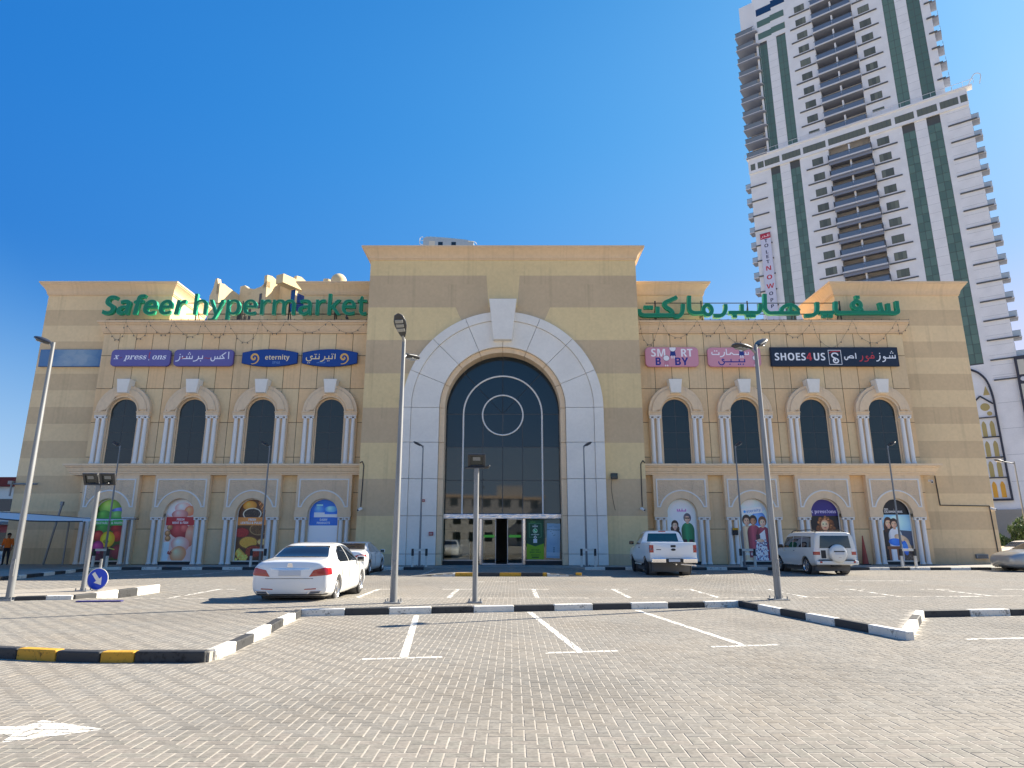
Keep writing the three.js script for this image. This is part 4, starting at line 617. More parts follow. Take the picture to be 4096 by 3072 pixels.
const POST = [
  ['printed poster of fresh meat', (x) => { x.fillStyle = '#c9a49a'; x.fillRect(0, 0, PW, PH); x.fillStyle = '#dcd6da'; x.fillRect(0, 0, PW, 80); blob(x, 40, 70, 60, 70, '#b9b0bc', '#ece6ea'); blob(x, 130, 70, 70, 46, '#b98a84', '#e2c3bd'); blob(x, 190, 95, 46, 42, '#b8623e', '#e09a70'); blob(x, 110, 125, 70, 40, '#9c5a54', '#d8a8a0'); blob(x, 120, 260, 86, 62, '#7a1c22', '#b84a4a', 0.3); blob(x, 160, 240, 40, 30, '#a03636', '#c86a60'); for (const p of [[36, 230], [24, 280], [30, 322]]) blob(x, ...p, 24, 24, '#7a5230', '#c9986a'); blob(x, 215, 300, 40, 90, '#a8604a', '#d69a80'); blob(x, 140, 370, 78, 62, '#c47c70', '#f0cabc', 0.2); blob(x, 130, 450, 70, 64, '#c2764c', '#eab692', -0.5); x.fillStyle = '#aebcd8'; x.fillRect(0, 350, 48, 160); seeds(x, 60, 440, 20, ['#8a3a30'], 30, 5); banner(x, 146, 68, '#9c1f2c', ['FRESH', 'MEAT & FISH']); }],
  ['printed poster of vegetables and fruits', (x) => { x.fillStyle = '#2f4a22'; x.fillRect(0, 0, PW, PH); blob(x, 110, 60, 96, 62, '#4f7c22', '#a9cc5a'); blob(x, 190, 86, 60, 18, '#2c3c7a', '#7a86c8', -0.1); blob(x, 70, 130, 60, 40, '#2d6b2a', '#66a844'); blob(x, 185, 130, 70, 34, '#35672c', '#86b860'); blob(x, 80, 240, 60, 46, '#2a6a34', '#4ca04c'); blob(x, 195, 240, 56, 30, '#6e1220', '#b02a34'); blob(x, 46, 300, 46, 44, '#7e1a22', '#d05048'); blob(x, 206, 300, 48, 48, '#8a1820', '#d8423a'); blob(x, 128, 330, 62, 66, '#c89410', '#f8dc3c'); blob(x, 118, 348, 22, 16, '#5a6a18', '#96a62a'); blob(x, 54, 396, 50, 56, '#6e1c58', '#c04a98'); blob(x, 150, 436, 70, 46, '#3a1424', '#7a2a3c'); blob(x, 220, 430, 44, 60, '#5a1a2a', '#8e3040'); blob(x, 50, 480, 60, 36, '#38122a', '#6a2444'); pen(x, 'M150 400 L196 412', 8, '#a2bc50'); banner(x, 150, 66, '#2e9a3e', ['FRESH', 'VEGETABLES & FRUITS']); }],
  ['printed poster of lentils and pulses', (x) => { x.fillStyle = '#4a2c1a'; x.fillRect(0, 0, PW, PH); blob(x, 90, 50, 60, 40, '#a06a20', '#d8a048'); bowl(x, 116, 120, 70, '#c8b8a4', ['#2a2624', '#4a4440', '#1a1816'], 160); for (let i = 0; i < 9; i++) pen(x, `M${165 + i * 8} ${30 + i * 16} L${186 + i * 9} ${i * 14 - 4}`, 11, i % 2 ? '#b9804a' : '#8a5a34'); bowl(x, 40, 275, 60, '#5a1a18', ['#8c1c20', '#a22a28', '#7a1418'], 80); bowl(x, 186, 245, 72, '#8a6a44', ['#5a3c22', '#7a5632', '#40281a'], 160); bowl(x, 105, 355, 74, '#6a4022', ['#c08a34', '#d09a44', '#b27c2c'], 80); bowl(x, 222, 350, 40, '#7a5030', ['#c49a5c', '#d8b478'], 40); bowl(x, 160, 428, 72, '#54301c', ['#8c3222', '#a84430', '#6e2418'], 150); for (let i = 0; i < 8; i++) blob(x, 20 + i * 10, 430 + i * 9, 12, 34, '#a07428', '#e0b85a', 0.5); seeds(x, 50, 480, 60, ['#c89a40', '#e0bc60'], 40, 8); banner(x, 148, 66, '#d47a3c', ['FRESH', 'LENTILS & PULSES']); }],
  ['printed poster of dairy products', (x) => { x.fillStyle = '#1560b8'; x.fillRect(0, 0, PW, 210); x.fillStyle = '#cdd6e2'; x.fillRect(0, 205, PW, 300); blob(x, 80, 90, 46, 60, '#1850a0', '#6aa8e0'); x.fillStyle = '#8ec0ea'; x.fillRect(52, 40, 56, 14); x.fillStyle = '#dfe7f0'; x.fillRect(36, 108, 90, 40); blob(x, 180, 80, 56, 26, '#2a78c8', '#9ccbee'); x.fillStyle = '#e4ecf4'; x.fillRect(124, 122, 116, 26); blob(x, 60, 300, 56, 90, '#b4c0d0', '#eef2f6'); blob(x, 160, 330, 90, 120, '#b8c4d4', '#e6ecf2'); for (let i = 0; i < 9; i++) blob(x, pr(20, 220), pr(330, 490), pr(10, 30), pr(8, 20), '#aab8ca', '#eff3f7'); banner(x, 148, 68, '#0f5cab', ['DAIRY', 'PRODUCTS']); }],
  ['printed poster of two children on pale blue', (x) => { x.fillStyle = '#b9d3ea'; x.fillRect(0, 0, PW, PH); blob(x, 130, 120, 120, 130, '#b0cce6', '#d8e8f4'); pen(x, 'M90 82 L90 96 L108 96 L108 82 M112 96 L130 96 L130 80 M134 96 L160 96 L160 82', 9, '#a05a96'); person(x, 62, 216, 1.05, '#2c1e1a', '#dcae94', '#1e2336', 22); x.fillStyle = '#d8dce4'; x.fillRect(40, 296, 46, 8); blob(x, 52, 316, 12, 9, '#c8ccd6', '#eef'); blob(x, 74, 316, 12, 9, '#c8ccd6', '#eef'); person(x, 170, 160, 1.1, '#4c4850', '#d8a88c', '#17704a'); x.fillStyle = '#26242c'; x.fillRect(126, 330, 34, 120); x.fillRect(176, 330, 34, 120); x.fillRect(30, 400, 60, 60); x.fillStyle = '#22222a'; x.fillRect(150, 150, 40, 9); }],
  ['printed poster of three smiling people', (x) => { x.fillStyle = '#a8bcd6'; x.fillRect(0, 0, PW, PH); blob(x, 120, 40, 130, 80, '#96a6bc', '#c8d2e0'); blob(x, 170, 160, 60, 60, '#3e6eae', '#7aa0cc'); x.save(); x.translate(118, 94); x.rotate(-0.12); x.fillStyle = '#dfe9f6'; x.fillRect(-90, -26, 176, 52); dots(x, [[-62, 0]], 11, '#3a86d0'); word(x, 'eternity', 14, 0, 32, '#4a6a9a', 'bold {} sans-serif'); x.restore(); person(x, 66, 178, 1.25, '#2a201c', '#caa084', '#b59a7c'); person(x, 122, 178, 1.15, '#241a18', '#b4805e', '#8a3a4a'); person(x, 200, 190, 1.2, '#5a3c28', '#dcb094', '#7c2c40'); x.fillStyle = '#e4e6ee'; x.beginPath(); x.moveTo(150, 300); x.lineTo(214, 250); x.lineTo(228, 500); x.lineTo(104, 500); x.fill(); for (let i = 0; i < 120; i++) { x.fillStyle = ['#4a5478', '#6a3a58', '#2e3a5e', '#a8b4cc'][i % 4]; x.fillRect(pr(112, 222), pr(330, 496), pr(4, 14), pr(4, 12)); } x.fillStyle = '#3a2430'; x.fillRect(136, 290, 34, 46); blob(x, 170, 340, 30, 14, '#b98468', '#dcae90'); word(x, 'ON US', 70, 448, 30, '#eef2f8', 'bold {} sans-serif'); }],
  ['printed poster of a woman with long curled hair on black', (x) => { x.fillStyle = '#171319'; x.fillRect(0, 0, PW, PH); x.fillStyle = '#2c2368'; x.fillRect(0, 0, PW, 136); word(x, 'x press!ons', 118, 100, 38, '#b6aedc', 'bold {} serif', 'center', 1.0); for (let i = 0; i < 90; i++) { const a = pr(0, 6.28), d = pr(0.5, 1); blob(x, 122 + 66 * d * Math.cos(a), 244 + 96 * d * Math.sin(a), pr(10, 20), pr(14, 28), '#4a2816', ['#9a6236', '#7c4a26', '#b87c48'][i % 3], pr(0, 3)); } blob(x, 120, 212, 33, 46, '#b4805e', '#e6bc98'); x.fillStyle = '#b88460'; x.fillRect(106, 246, 28, 50); for (const e of [-13, 13]) blob(x, 120 + e, 204, 8, 3.4, '#20140f', '#3a2820'); blob(x, 120, 234, 11, 4.6, '#8a3430', '#c05a50'); blob(x, 120, 340, 80, 60, '#1a1214', '#3a2c26'); blob(x, 190, 330, 30, 40, '#9a6a4c', '#d2a480'); x.fillStyle = '#171319'; x.fillRect(0, 380, PW, 130); }],
  ['printed poster of a couple sitting outdoors under black header', (x) => { x.fillStyle = '#7aa6d8'; x.fillRect(0, 0, PW, PH); blob(x, 150, 200, 130, 70, '#6c9ad0', '#b4d0ea'); x.fillStyle = '#3a4458'; x.beginPath(); x.moveTo(0, 280); x.lineTo(90, 250); x.lineTo(240, 262); x.lineTo(240, 400); x.lineTo(0, 400); x.fill(); x.fillStyle = '#4a4038'; x.fillRect(0, 380, PW, 130); for (let i = 0; i < 60; i++) blob(x, pr(90, 240), pr(390, 500), pr(8, 20), pr(5, 10), '#3a342e', '#6a6056'); person(x, 52, 196, 1.2, '#3a241c', '#d8a888', '#1e1c22', 40); person(x, 100, 204, 1.15, '#2a1e1a', '#cfa284', '#d6dae2'); blob(x, 150, 330, 66, 34, '#a08468', '#d0b496', 0.5); blob(x, 196, 380, 20, 60, '#a88a6c', '#cdb090', -0.4); blob(x, 96, 352, 60, 30, '#184e9e', '#3a7ad0', 0.1); blob(x, 172, 400, 22, 60, '#1c56a8', '#3c7cd0', -0.1); x.fillStyle = '#6a4430'; x.fillRect(20, 386, 110, 24); x.fillRect(30, 408, 18, 90); x.fillRect(96, 408, 18, 90); blob(x, 220, 440, 24, 12, '#181418', '#3a3236', 0.5); x.fillStyle = '#16161c'; x.fillRect(0, 0, PW, 126); x.strokeStyle = '#d8d8dc'; x.lineWidth = 3; x.strokeRect(34, 76, 30, 34); pen(x, 'M56 84 C44 78 40 92 49 93 C58 95 54 106 42 102', 4, '#d8d8dc'); word(x, 'SHOES4US', 128, 102, 24, '#d8d8dc'); word(x, '. . .', 128, 76, 22, '#d8d8dc'); }],
];
const order = [1, 0, 2, 3], archFace = archShape(0.815, 0.342, LSP, 30);
const putPoster = (bay, i) => part('poster', faceGeo(archFace, -0.815, 0.342, 0.815, LSP + 0.815, 0.05), phy(lin(0.92, 0.92, 0.92), { map: posterTex(POST[i][1]), roughness: 0.35 }), bay, POST[i][0]);
baysL.slice().reverse().forEach((b, k) => putPoster(b, order[k])); baysR.forEach((b, k) => putPoster(b, 4 + k));
// prints inside the entrance windows
{
  const gz = ZC - 0.86, add = (nm, x0, x1, y0, y1, z, w, h, draw, rot = 0, label) => { const g = new THREE.BoxGeometry(x1 - x0, y1 - y0, 0.012), m = part(nm, g, phy(lin(0.95, 0.95, 0.95), { map: canvasTex(w, h, draw, 1), roughness: 0.5 }), mall, label); m.position.set((x0 + x1) / 2, (y0 + y1) / 2, z); m.rotation.z = rot; };
  add('window_poster', 1.38, 2.36, 0.42, 2.62, gz + 0.012, 300, 680, (x) => {
    x.fillStyle = '#0b5138'; x.fillRect(0, 0, 300, 680); x.fillStyle = '#86b61e'; x.beginPath(); x.moveTo(0, 410); x.lineTo(150, 462); x.lineTo(300, 410); x.lineTo(300, 680); x.lineTo(0, 680); x.fill();
    word(x, 'Safeer', 110, 42, 30, '#6cbf4a', 'bold italic {} sans-serif'); word(x, 'hypermarket', 192, 42, 20, '#4a9a5a', '{} sans-serif'); x.strokeStyle = '#58a878'; x.lineWidth = 6; x.strokeRect(46, 68, 208, 236); word(x, 'SAVE', 150, 94, 17, '#dff0e6'); word(x, 'SAFEER', 150, 118, 28, '#ffffff'); word(x, 'ON', 150, 142, 16, '#dff0e6');
    dots(x, [[150, 196]], 40, '#d8f0e0'); dots(x, [[150, 196]], 32, '#25b766'); pen(x, 'M136 182 C136 200 150 214 166 210', 9, '#ffffff'); word(x, '600 9004087', 150, 260, 24, '#eaf6ee'); x.fillStyle = '#0b5138'; x.save(); x.translate(150, 304); x.rotate(Math.PI / 4); x.fillRect(-16, -16, 32, 32); x.strokeRect(-16, -16, 32, 32); x.restore();
    x.fillStyle = '#d6e2ea'; x.fillRect(116, 334, 68, 68); word(x, 'GET OUR', 150, 522, 34, '#1c4a22'); word(x, 'GREAT DEALS', 150, 560, 34, '#1c4a22', 'bold {} sans-serif', 'center', 0.9); for (const y of [600, 620]) { x.fillStyle = '#3f6a1e'; x.fillRect(74, y - 4, 152, 7); } x.fillStyle = '#1c4a22'; x.fillRect(90, 636, 120, 18);
  }, 0, 'green and lime window poster with a chat bubble emblem');
  add('window_poster', 2.52, 3.28, 0.48, 2.4, gz + 0.012, 240, 600, (x) => { x.fillStyle = '#8fb8d4'; x.fillRect(0, 0, 240, 600); blob(x, 120, 200, 130, 180, '#86b0d0', '#b0d0e4'); word(x, 'Mini Shopping Cart', 120, 110, 25, '#2a4a5e'); for (const [a, b] of [[60, 60], [150, 60]]) { x.fillStyle = '#6f9cba'; x.fillRect(a - 24, b - 6, 60, 10); } pen(x, 'M60 140 L80 146 M96 170 L104 176 M120 214 L150 196', 7, '#4a6c80'); for (const y of [410, 444, 478]) { x.fillStyle = '#4c7896'; x.fillRect(122, y, 24, 24); } x.fillStyle = '#a9cade'; x.fillRect(0, 500, 240, 60); }, -0.035, 'pale blue window poster taped at a slight tilt');
}
// ---------------------------------------------------------------- vehicles (local: nose toward -z, wheels on y = 0)
const EV = new Evaluator(); EV.useGroups = false; EV.attributes = ['position', 'normal', 'uv'];
const brush = (g) => { const b = new Brush(norm(g.clone())); b.updateMatrixWorld(); return b; };
const csg = (a, b, op) => { const r = EV.evaluate(a, b, op); const g = r.geometry; g.clearGroups(); return g; };
function pchip(xs, ys, x) { // monotone cubic
  const n = xs.length; let i = 0; while (i < n - 2 && x > xs[i + 1]) i++;
  const d = (k) => (ys[k + 1] - ys[k]) / (xs[k + 1] - xs[k]), m = (k) => { if (k === 0) return d(0); if (k === n - 1) return d(n - 2); const a = d(k - 1), b = d(k); return a * b <= 0 ? 0 : 2 * a * b / (a + b); };
  const h = xs[i + 1] - xs[i], t = (x - xs[i]) / h, t2 = t * t, t3 = t2 * t;
  return (2 * t3 - 3 * t2 + 1) * ys[i] + (t3 - 2 * t2 + t) * h * m(i) + (-2 * t3 + 3 * t2) * ys[i + 1] + (t3 - t2) * h * m(i + 1);
}
// stations: [x from rear, [w,y] x 7 from bottom edge to roof centre]; returns closed shell
function carShell(st, L, nu = 46, nv = 15) {
  const xs = st.map((s) => s[0]), us = []; for (let i = 0; i <= nu; i++) { const t = i / nu; us.push(t); }
  const cut = new Set(us.map((t) => +(xs[0] + (xs[xs.length - 1] - xs[0]) * t).toFixed(4))); for (const x of xs) cut.add(x);
  const X = [...cut].sort((a, b) => a - b), rows = [];
  for (const x of X) {
    const cp = []; for (let k = 0; k < 7; k++) cp.push([pchip(xs, st.map((s) => s[1 + k][0]), x), pchip(xs, st.map((s) => s[1 + k][1]), x)]);
    const half = []; const c = new THREE.CatmullRomCurve3(cp.map((p) => V3(p[0], p[1], 0)), false, 'centripetal'), yb = cp[0][1];
    half.push([0, yb]); for (let i = 0; i <= nv * 2; i++) { const p = c.getPoint(i / (nv * 2)); half.push([Math.max(0, p.x), p.y]); }
    const ring = [...half.map(([w, y]) => [w, y, L / 2 - x]), ...half.slice(1, -1).reverse().map(([w, y]) => [-w, y, L / 2 - x])];
    rows.push(ring);
  }
  const n = rows[0].length, pos = rows.flat(2), idx = [];
  for (let i = 0; i + 1 < rows.length; i++) for (let j = 0; j < n; j++) { const a = i * n + j, b = i * n + (j + 1) % n, c = a + n, d = b + n; idx.push(a, c, b, b, c, d); }
  for (const [r, f] of [[0, 1], [rows.length - 1, 0]]) { const q = rows[r], cx = pos.length / 3, my = q.reduce((s, p) => s + p[1], 0) / n; pos.push(0, my, q[0][2]); for (let j = 0; j < n; j++) { const a = r * n + j, b = r * n + (j + 1) % n; f ? idx.push(cx, a, b) : idx.push(cx, b, a); } }
  const g = new THREE.BufferGeometry(); g.setAttribute('position', new THREE.Float32BufferAttribute(pos, 3)); g.setIndex(idx); g.computeVertexNormals();
  return g;
}
function inflate(g, d) { const o = g.clone(), p = o.attributes.position, n = o.attributes.normal; for (let i = 0; i < p.count; i++) p.setXYZ(i, p.getX(i) + n.getX(i) * d, p.getY(i) + n.getY(i) * d, p.getZ(i) + n.getZ(i) * d); return o; }
const sidePrism = (pts, s, a = 0.2, b = 1.5) => { const g = ext(pts, a, b); g.rotateY(Math.PI / 2); if (s < 0) g.scale(-1, 1, 1); return s < 0 ? flip(g) : g; }; // pts as [-z, y]
function flip(g) { g = norm(g); const p = g.attributes.position, n = g.attributes.normal, u = g.attributes.uv; for (const a of [p, n, u]) for (let i = 0; i + 2 < a.count; i += 3) for (let k = 0; k < a.itemSize; k++) { const t = a.array[(i + 1) * a.itemSize + k]; a.array[(i + 1) * a.itemSize + k] = a.array[(i + 2) * a.itemSize + k]; a.array[(i + 2) * a.itemSize + k] = t; } for (let i = 0; i < n.count; i++) n.setX(i, n.getX(i)); g.deleteAttribute('normal'); g.computeVertexNormals(); return g; }
const rearPrism = (pts, z0, z1) => ext(pts, z0, z1);
const CM = {
  white: phy(lin(0.80, 0.80, 0.78), { roughness: 0.28, clearcoat: 1, clearcoatRoughness: 0.04 }), pearl: phy(lin(0.70, 0.69, 0.64), { roughness: 0.3, clearcoat: 1, clearcoatRoughness: 0.05 }), grey: phy(lin(0.42, 0.40, 0.36), { roughness: 0.3, metalness: 0.3, clearcoat: 1, clearcoatRoughness: 0.05 }),
  glass: phy(lin(0.012, 0.014, 0.017), { roughness: 0.03, ior: 1.55, clearcoat: 1 }), greenGlass: phy(lin(0.01, 0.05, 0.05), { roughness: 0.03, ior: 1.55, clearcoat: 1 }), red: phy(lin(0.35, 0.006, 0.008), { roughness: 0.15, clearcoat: 1 }), clearLens: phy(lin(0.72, 0.70, 0.70), { roughness: 0.12, clearcoat: 1 }),
  tyre: std(lin(0.018, 0.018, 0.019), { roughness: 0.85 }), rim: phy(lin(0.55, 0.55, 0.56), { metalness: 0.9, roughness: 0.25 }), trim: std(lin(0.02, 0.02, 0.022), { roughness: 0.55 }), under: std(lin(0.12, 0.12, 0.122)), chrome: phy(lin(0.8, 0.8, 0.82), { metalness: 1, roughness: 0.08 }), plate: std(lin(0.55, 0.57, 0.6), { roughness: 0.5 }),
};
const wheelCache = new Map();
function wheel(r, w, spokes, rimMat) {
  const key = [r, w, spokes, rimMat.uuid].join(); if (wheelCache.has(key)) return wheelCache.get(key).clone();
  const g = new THREE.Group(); g.name = 'wheel'; const rr_ = r * 0.68;
  const prof = [[rr_ * 0.95, -w / 2 + 0.01], [r * 0.86, -w / 2], [r * 0.96, -w / 2 + 0.02], [r, -w * 0.3], [r, w * 0.3], [r * 0.96, w / 2 - 0.02], [r * 0.86, w / 2], [rr_ * 0.95, w / 2 - 0.01]];
  part('tyre', new THREE.LatheGeometry(prof.map((p) => V2(...p)), 28).rotateZ(-Math.PI / 2), CM.tyre, g);
  const sp = [new THREE.LatheGeometry([[rr_ * 0.9, -w / 2 + 0.02], [rr_ * 1.02, w / 2 - 0.005], [rr_ * 0.96, w / 2 + 0.004], [rr_ * 0.86, w / 2 - 0.04]].map((p) => V2(...p)), 28).rotateZ(-Math.PI / 2), new THREE.CylinderGeometry(r * 0.15, r * 0.17, 0.05, 14).rotateZ(Math.PI / 2).translate(w / 2 - 0.02, 0, 0)];
  for (let i = 0; i < spokes; i++) { const b = new RoundedBoxGeometry(0.035, rr_ * 0.92, r * 0.17, 1, 0.012).translate(w / 2 - 0.035, rr_ * 0.5, 0); b.rotateX(i / spokes * 2 * Math.PI); sp.push(b); }
  part('rim', sp, rimMat, g); part('brake_disc', new THREE.CylinderGeometry(rr_ * 0.86, rr_ * 0.86, 0.02, 20).rotateZ(Math.PI / 2).translate(w / 2 - 0.1, 0, 0), CM.trim, g);
  wheelCache.set(key, g); return g.clone();
}
function vehicle(name, label, cat, pos, ry, o) {
  const t = thing(name, label, cat, pos, ry, o.group), L = o.L, shell = carShell(o.st, L);
  let body = brush(shell); const puff = brush(inflate(shell, 0.006));
  const zr = L / 2 - o.axR, zf = L / 2 - o.axF, R = o.R;
  for (const s of [-1, 1]) for (const z of [zr, zf]) { const c = new THREE.CylinderGeometry(R * 1.13, R * 1.13, 0.6, 26).rotateZ(Math.PI / 2).translate(s * (o.track + 0.2), R, z); body = new Brush(csg(body, brush(c), SUBTRACTION)); body.updateMatrixWorld(); }
  for (const c of o.cuts ?? []) { body = new Brush(csg(body, brush(c), SUBTRACTION)); body.updateMatrixWorld(); }
  part('body', body.geometry, o.paint, t);
  const skin = (nm, prism, mat, parent = t, lab) => { const g = csg(brush(prism), puff, INTERSECTION); if (g.attributes.position.count) return part(nm, g, mat, parent, lab); return null; };
  for (const s of [-1, 1]) for (const z of [zr, zf]) { const w = wheel(R, o.tw ?? 0.22, o.spokes ?? 5, o.rimMat ?? CM.rim); w.position.set(s * o.track, R, z); if (s < 0) w.rotation.y = Math.PI; t.add(w); part('wheel_well', new THREE.CylinderGeometry(R * 1.1, R * 1.1, 0.34, 22, 1, true).rotateZ(Math.PI / 2).translate(s * (o.track - 0.12), R, z), CM.under, t); }
  part('underbody', bx(-o.track * 0.92, o.track * 0.92, 0.17, (o.clear ?? 0.26) + 0.16, zf - R - 0.4, zr + R + 0.25), CM.under, t);
  return { t, skin, zr, zf };
}
const mirror = (car, x, y, z, mat) => { for (const s of [-1, 1]) { const m = part('mirror', [rbx(s * x + s * 0.02 - 0.11, s * x + s * 0.02 + 0.11, y - 0.07, y + 0.09, z - 0.05, z + 0.06, 0.04, 3)], mat, car); part('mirror_glass', rbx(s * x + s * 0.02 - 0.09, s * x + s * 0.02 + 0.09, y - 0.05, y + 0.07, z + 0.055, z + 0.066, 0.005), CM.glass, m); } };
// ---- sedan family
function sedan(label, pos, ry, o = {}) {
  const L = 4.86, k = o.k ?? 1, q = (...p) => p.map(([w, y]) => [w * (o.wk ?? 1), y * k]);
  const st = [
    [0, ...q([0.6, 0.34], [0.72, 0.42], [0.79, 0.6], [0.77, 0.82], [0.68, 0.94], [0.48, 0.985], [0, 1.0])],
    [0.10, ...q([0.72, 0.25], [0.84, 0.34], [0.885, 0.6], [0.86, 0.85], [0.745, 0.995], [0.55, 1.03], [0, 1.045])],
    [0.5, ...q([0.82, 0.21], [0.9, 0.32], [0.925, 0.62], [0.885, 0.9], [0.745, 1.05], [0.56, 1.075], [0, 1.09])],
    [0.82, ...q([0.84, 0.2], [0.905, 0.32], [0.925, 0.63], [0.89, 0.925], [0.70, 1.09], [0.55, 1.105], [0, 1.115])],
    [1.3, ...q([0.84, 0.2], [0.905, 0.32], [0.925, 0.64], [0.90, 0.94], [0.645, 1.28], [0.52, 1.325], [0, 1.345])],
    [1.7, ...q([0.84, 0.2], [0.905, 0.32], [0.925, 0.64], [0.90, 0.945], [0.61, 1.375], [0.5, 1.42], [0, 1.44])],
    [2.3, ...q([0.84, 0.2], [0.905, 0.32], [0.925, 0.64], [0.90, 0.94], [0.60, 1.40], [0.5, 1.445], [0, 1.465])],
    [2.95, ...q([0.84, 0.2], [0.905, 0.32], [0.925, 0.64], [0.895, 0.93], [0.615, 1.34], [0.5, 1.385], [0, 1.405])],
    [3.45, ...q([0.84, 0.2], [0.905, 0.32], [0.925, 0.64], [0.885, 0.92], [0.68, 1.12], [0.55, 1.15], [0, 1.17])],
    [3.72, ...q([0.84, 0.2], [0.90, 0.32], [0.92, 0.63], [0.87, 0.9], [0.74, 0.99], [0.55, 1.02], [0, 1.04])],
    [4.3, ...q([0.82, 0.2], [0.89, 0.32], [0.905, 0.58], [0.85, 0.8], [0.72, 0.885], [0.5, 0.92], [0, 0.94])],
    [4.68, ...q([0.7, 0.22], [0.78, 0.32], [0.80, 0.52], [0.76, 0.68], [0.64, 0.76], [0.45, 0.79], [0, 0.81])],
    [4.86, ...q([0.4, 0.3], [0.46, 0.36], [0.5, 0.48], [0.46, 0.6], [0.4, 0.66], [0.25, 0.69], [0, 0.7])]];
  const car = vehicle(o.name ?? 'parked_car', label, 'car', pos, ry, { L, st, axR: 1.03, axF: 3.85, R: 0.325, track: 0.785, paint: o.paint ?? CM.white, spokes: o.spokes ?? 10, group: o.group }), { t, skin } = car;
  const S = (x) => -(L / 2 - x), y = (v) => v * k; // side prism abscissa
  for (const s of [-1, 1]) {
    skin('side_window', sidePrism([[S(1.22), y(0.985)], [S(2.12), y(0.975)], [S(2.12), y(1.385)], [S(1.75), y(1.36)], [S(1.42), y(1.25)], [S(1.16), y(1.05)]], s, 0.45), CM.glass);
    skin('side_window', sidePrism([[S(2.2), y(0.975)], [S(3.3), y(0.965)], [S(2.95), y(1.3)], [S(2.6), y(1.37)], [S(2.2), y(1.39)]], s, 0.45), CM.glass);
    skin('tail_light', rearPrism((s > 0 ? 1 : -1) > 0 ? o.lampShape ?? [[0.46, 0.68], [0.95, 0.72], [0.95, 0.86], [0.80, 0.885], [0.56, 0.83]] : (o.lampShape ?? [[0.46, 0.68], [0.95, 0.72], [0.95, 0.86], [0.80, 0.885], [0.56, 0.83]]).map(([a, b]) => [-a, b]), L / 2 - 0.34, L / 2 + 0.1), CM.red);
    if (!o.lampShape) skin('reverse_lens', rearPrism([[0.58, 0.835], [0.80, 0.888], [0.93, 0.865], [0.93, 0.905], [0.78, 0.93], [0.62, 0.87]].map(([a, b]) => [s * a, b]), L / 2 - 0.3, L / 2 + 0.1), CM.clearLens);
    for (const x of [2.02, 3.0]) part('door_handle', rbx(s * 0.915 - 0.02, s * 0.915 + 0.02, y(0.80), y(0.83), L / 2 - x - 0.1, L / 2 - x + 0.1, 0.012), o.paint ?? CM.white, t);
    skin('door_seam', sidePrism([[S(2.155), 0.36], [S(2.17), 0.36], [S(2.17), y(0.95)], [S(2.155), y(0.95)]], s, 0.4), CM.trim); skin('door_seam', sidePrism([[S(3.5), 0.36], [S(3.515), 0.36], [S(3.44), y(0.93)], [S(3.425), y(0.93)]], s, 0.4), CM.trim); skin('door_seam', sidePrism([[S(1.38), 0.62], [S(1.395), 0.62], [S(1.2), y(0.95)], [S(1.185), y(0.95)]], s, 0.4), CM.trim);
    part('headlight', rbx(s * 0.62 - 0.17, s * 0.62 + 0.17, 0.56, 0.68, -L / 2 + 0.16, -L / 2 + 0.4, 0.05), CM.clearLens, t);
    if (o.exhaust) { const e = part('exhaust_finisher', ext([[s * 0.42, 0.285], [s * 0.74, 0.30], [s * 0.78, 0.37], [s * 0.50, 0.36]], L / 2 - 0.12, L / 2 + 0.005, 0.008), CM.chrome, t); part('exhaust_opening', ext([[s * 0.47, 0.295], [s * 0.72, 0.308], [s * 0.745, 0.355], [s * 0.52, 0.348]], L / 2 - 0.02, L / 2 + 0.012), CM.under, e); skin('reflector', rearPrism([[s * 0.36, 0.385], [s * 0.64, 0.395], [s * 0.64, 0.42], [s * 0.38, 0.405]], L / 2 - 0.2, L / 2 + 0.1), CM.red); }
  }
  skin('rear_window', rearPrism([[-0.66, y(1.112)], [0.66, y(1.112)], [0.545, y(1.375)], [-0.545, y(1.375)]], L / 2 - 1.62, L / 2), CM.glass);
  skin('windscreen', rearPrism([[-0.70, y(1.06)], [0.70, y(1.06)], [0.545, y(1.36)], [-0.545, y(1.36)]], -L / 2, -L / 2 + 1.85), CM.glass);
  skin('bumper_edge', rearPrism([[-0.86, 0.255], [0.86, 0.255], [0.86, 0.285], [-0.86, 0.285]], L / 2 - 0.3, L / 2 + 0.1), CM.trim);
  skin('boot_seam', rearPrism([[-0.56, 0.632], [0.56, 0.632], [0.56, 0.642], [-0.56, 0.642]], L / 2 - 0.2, L / 2 + 0.1), CM.trim);
  part('number_plate', rbx(-0.26, 0.26, 0.70, 0.82, L / 2 - 0.06, L / 2 + 0.016, 0.008), CM.plate, t);
  skin('chrome_strip', rearPrism([[-0.46, 0.845], [0.46, 0.845], [0.46, 0.865], [-0.46, 0.865]], L / 2 - 0.2, L / 2 + 0.1), CM.chrome);
  part('badge', ext(shapeOf([[-0.06, 0.905], [0.06, 0.905], [0.048, 0.985], [-0.048, 0.985]], [[[-0.042, 0.915], [0.042, 0.915], [0.035, 0.975], [-0.035, 0.975]]]), L / 2 - 0.03, L / 2 + 0.014), CM.chrome, t);
  part('badge', ext([[-0.03, 0.92], [-0.016, 0.92], [-0.016, 0.942], [0.016, 0.942], [0.016, 0.92], [0.03, 0.92], [0.026, 0.97], [0.012, 0.97], [0.014, 0.952], [-0.014, 0.952], [-0.012, 0.97], [-0.026, 0.97]], L / 2 - 0.03, L / 2 + 0.014), CM.chrome, t);
  mirror(t, 0.99, y(0.99), -L / 2 + 1.68, o.paint ?? CM.white);
  return t;
}
sedan('white sedan with red tail lights parked beside the black and white kerb', [-5.29, 0, -18.22], 0.02, { exhaust: true, group: 'parked cars' });
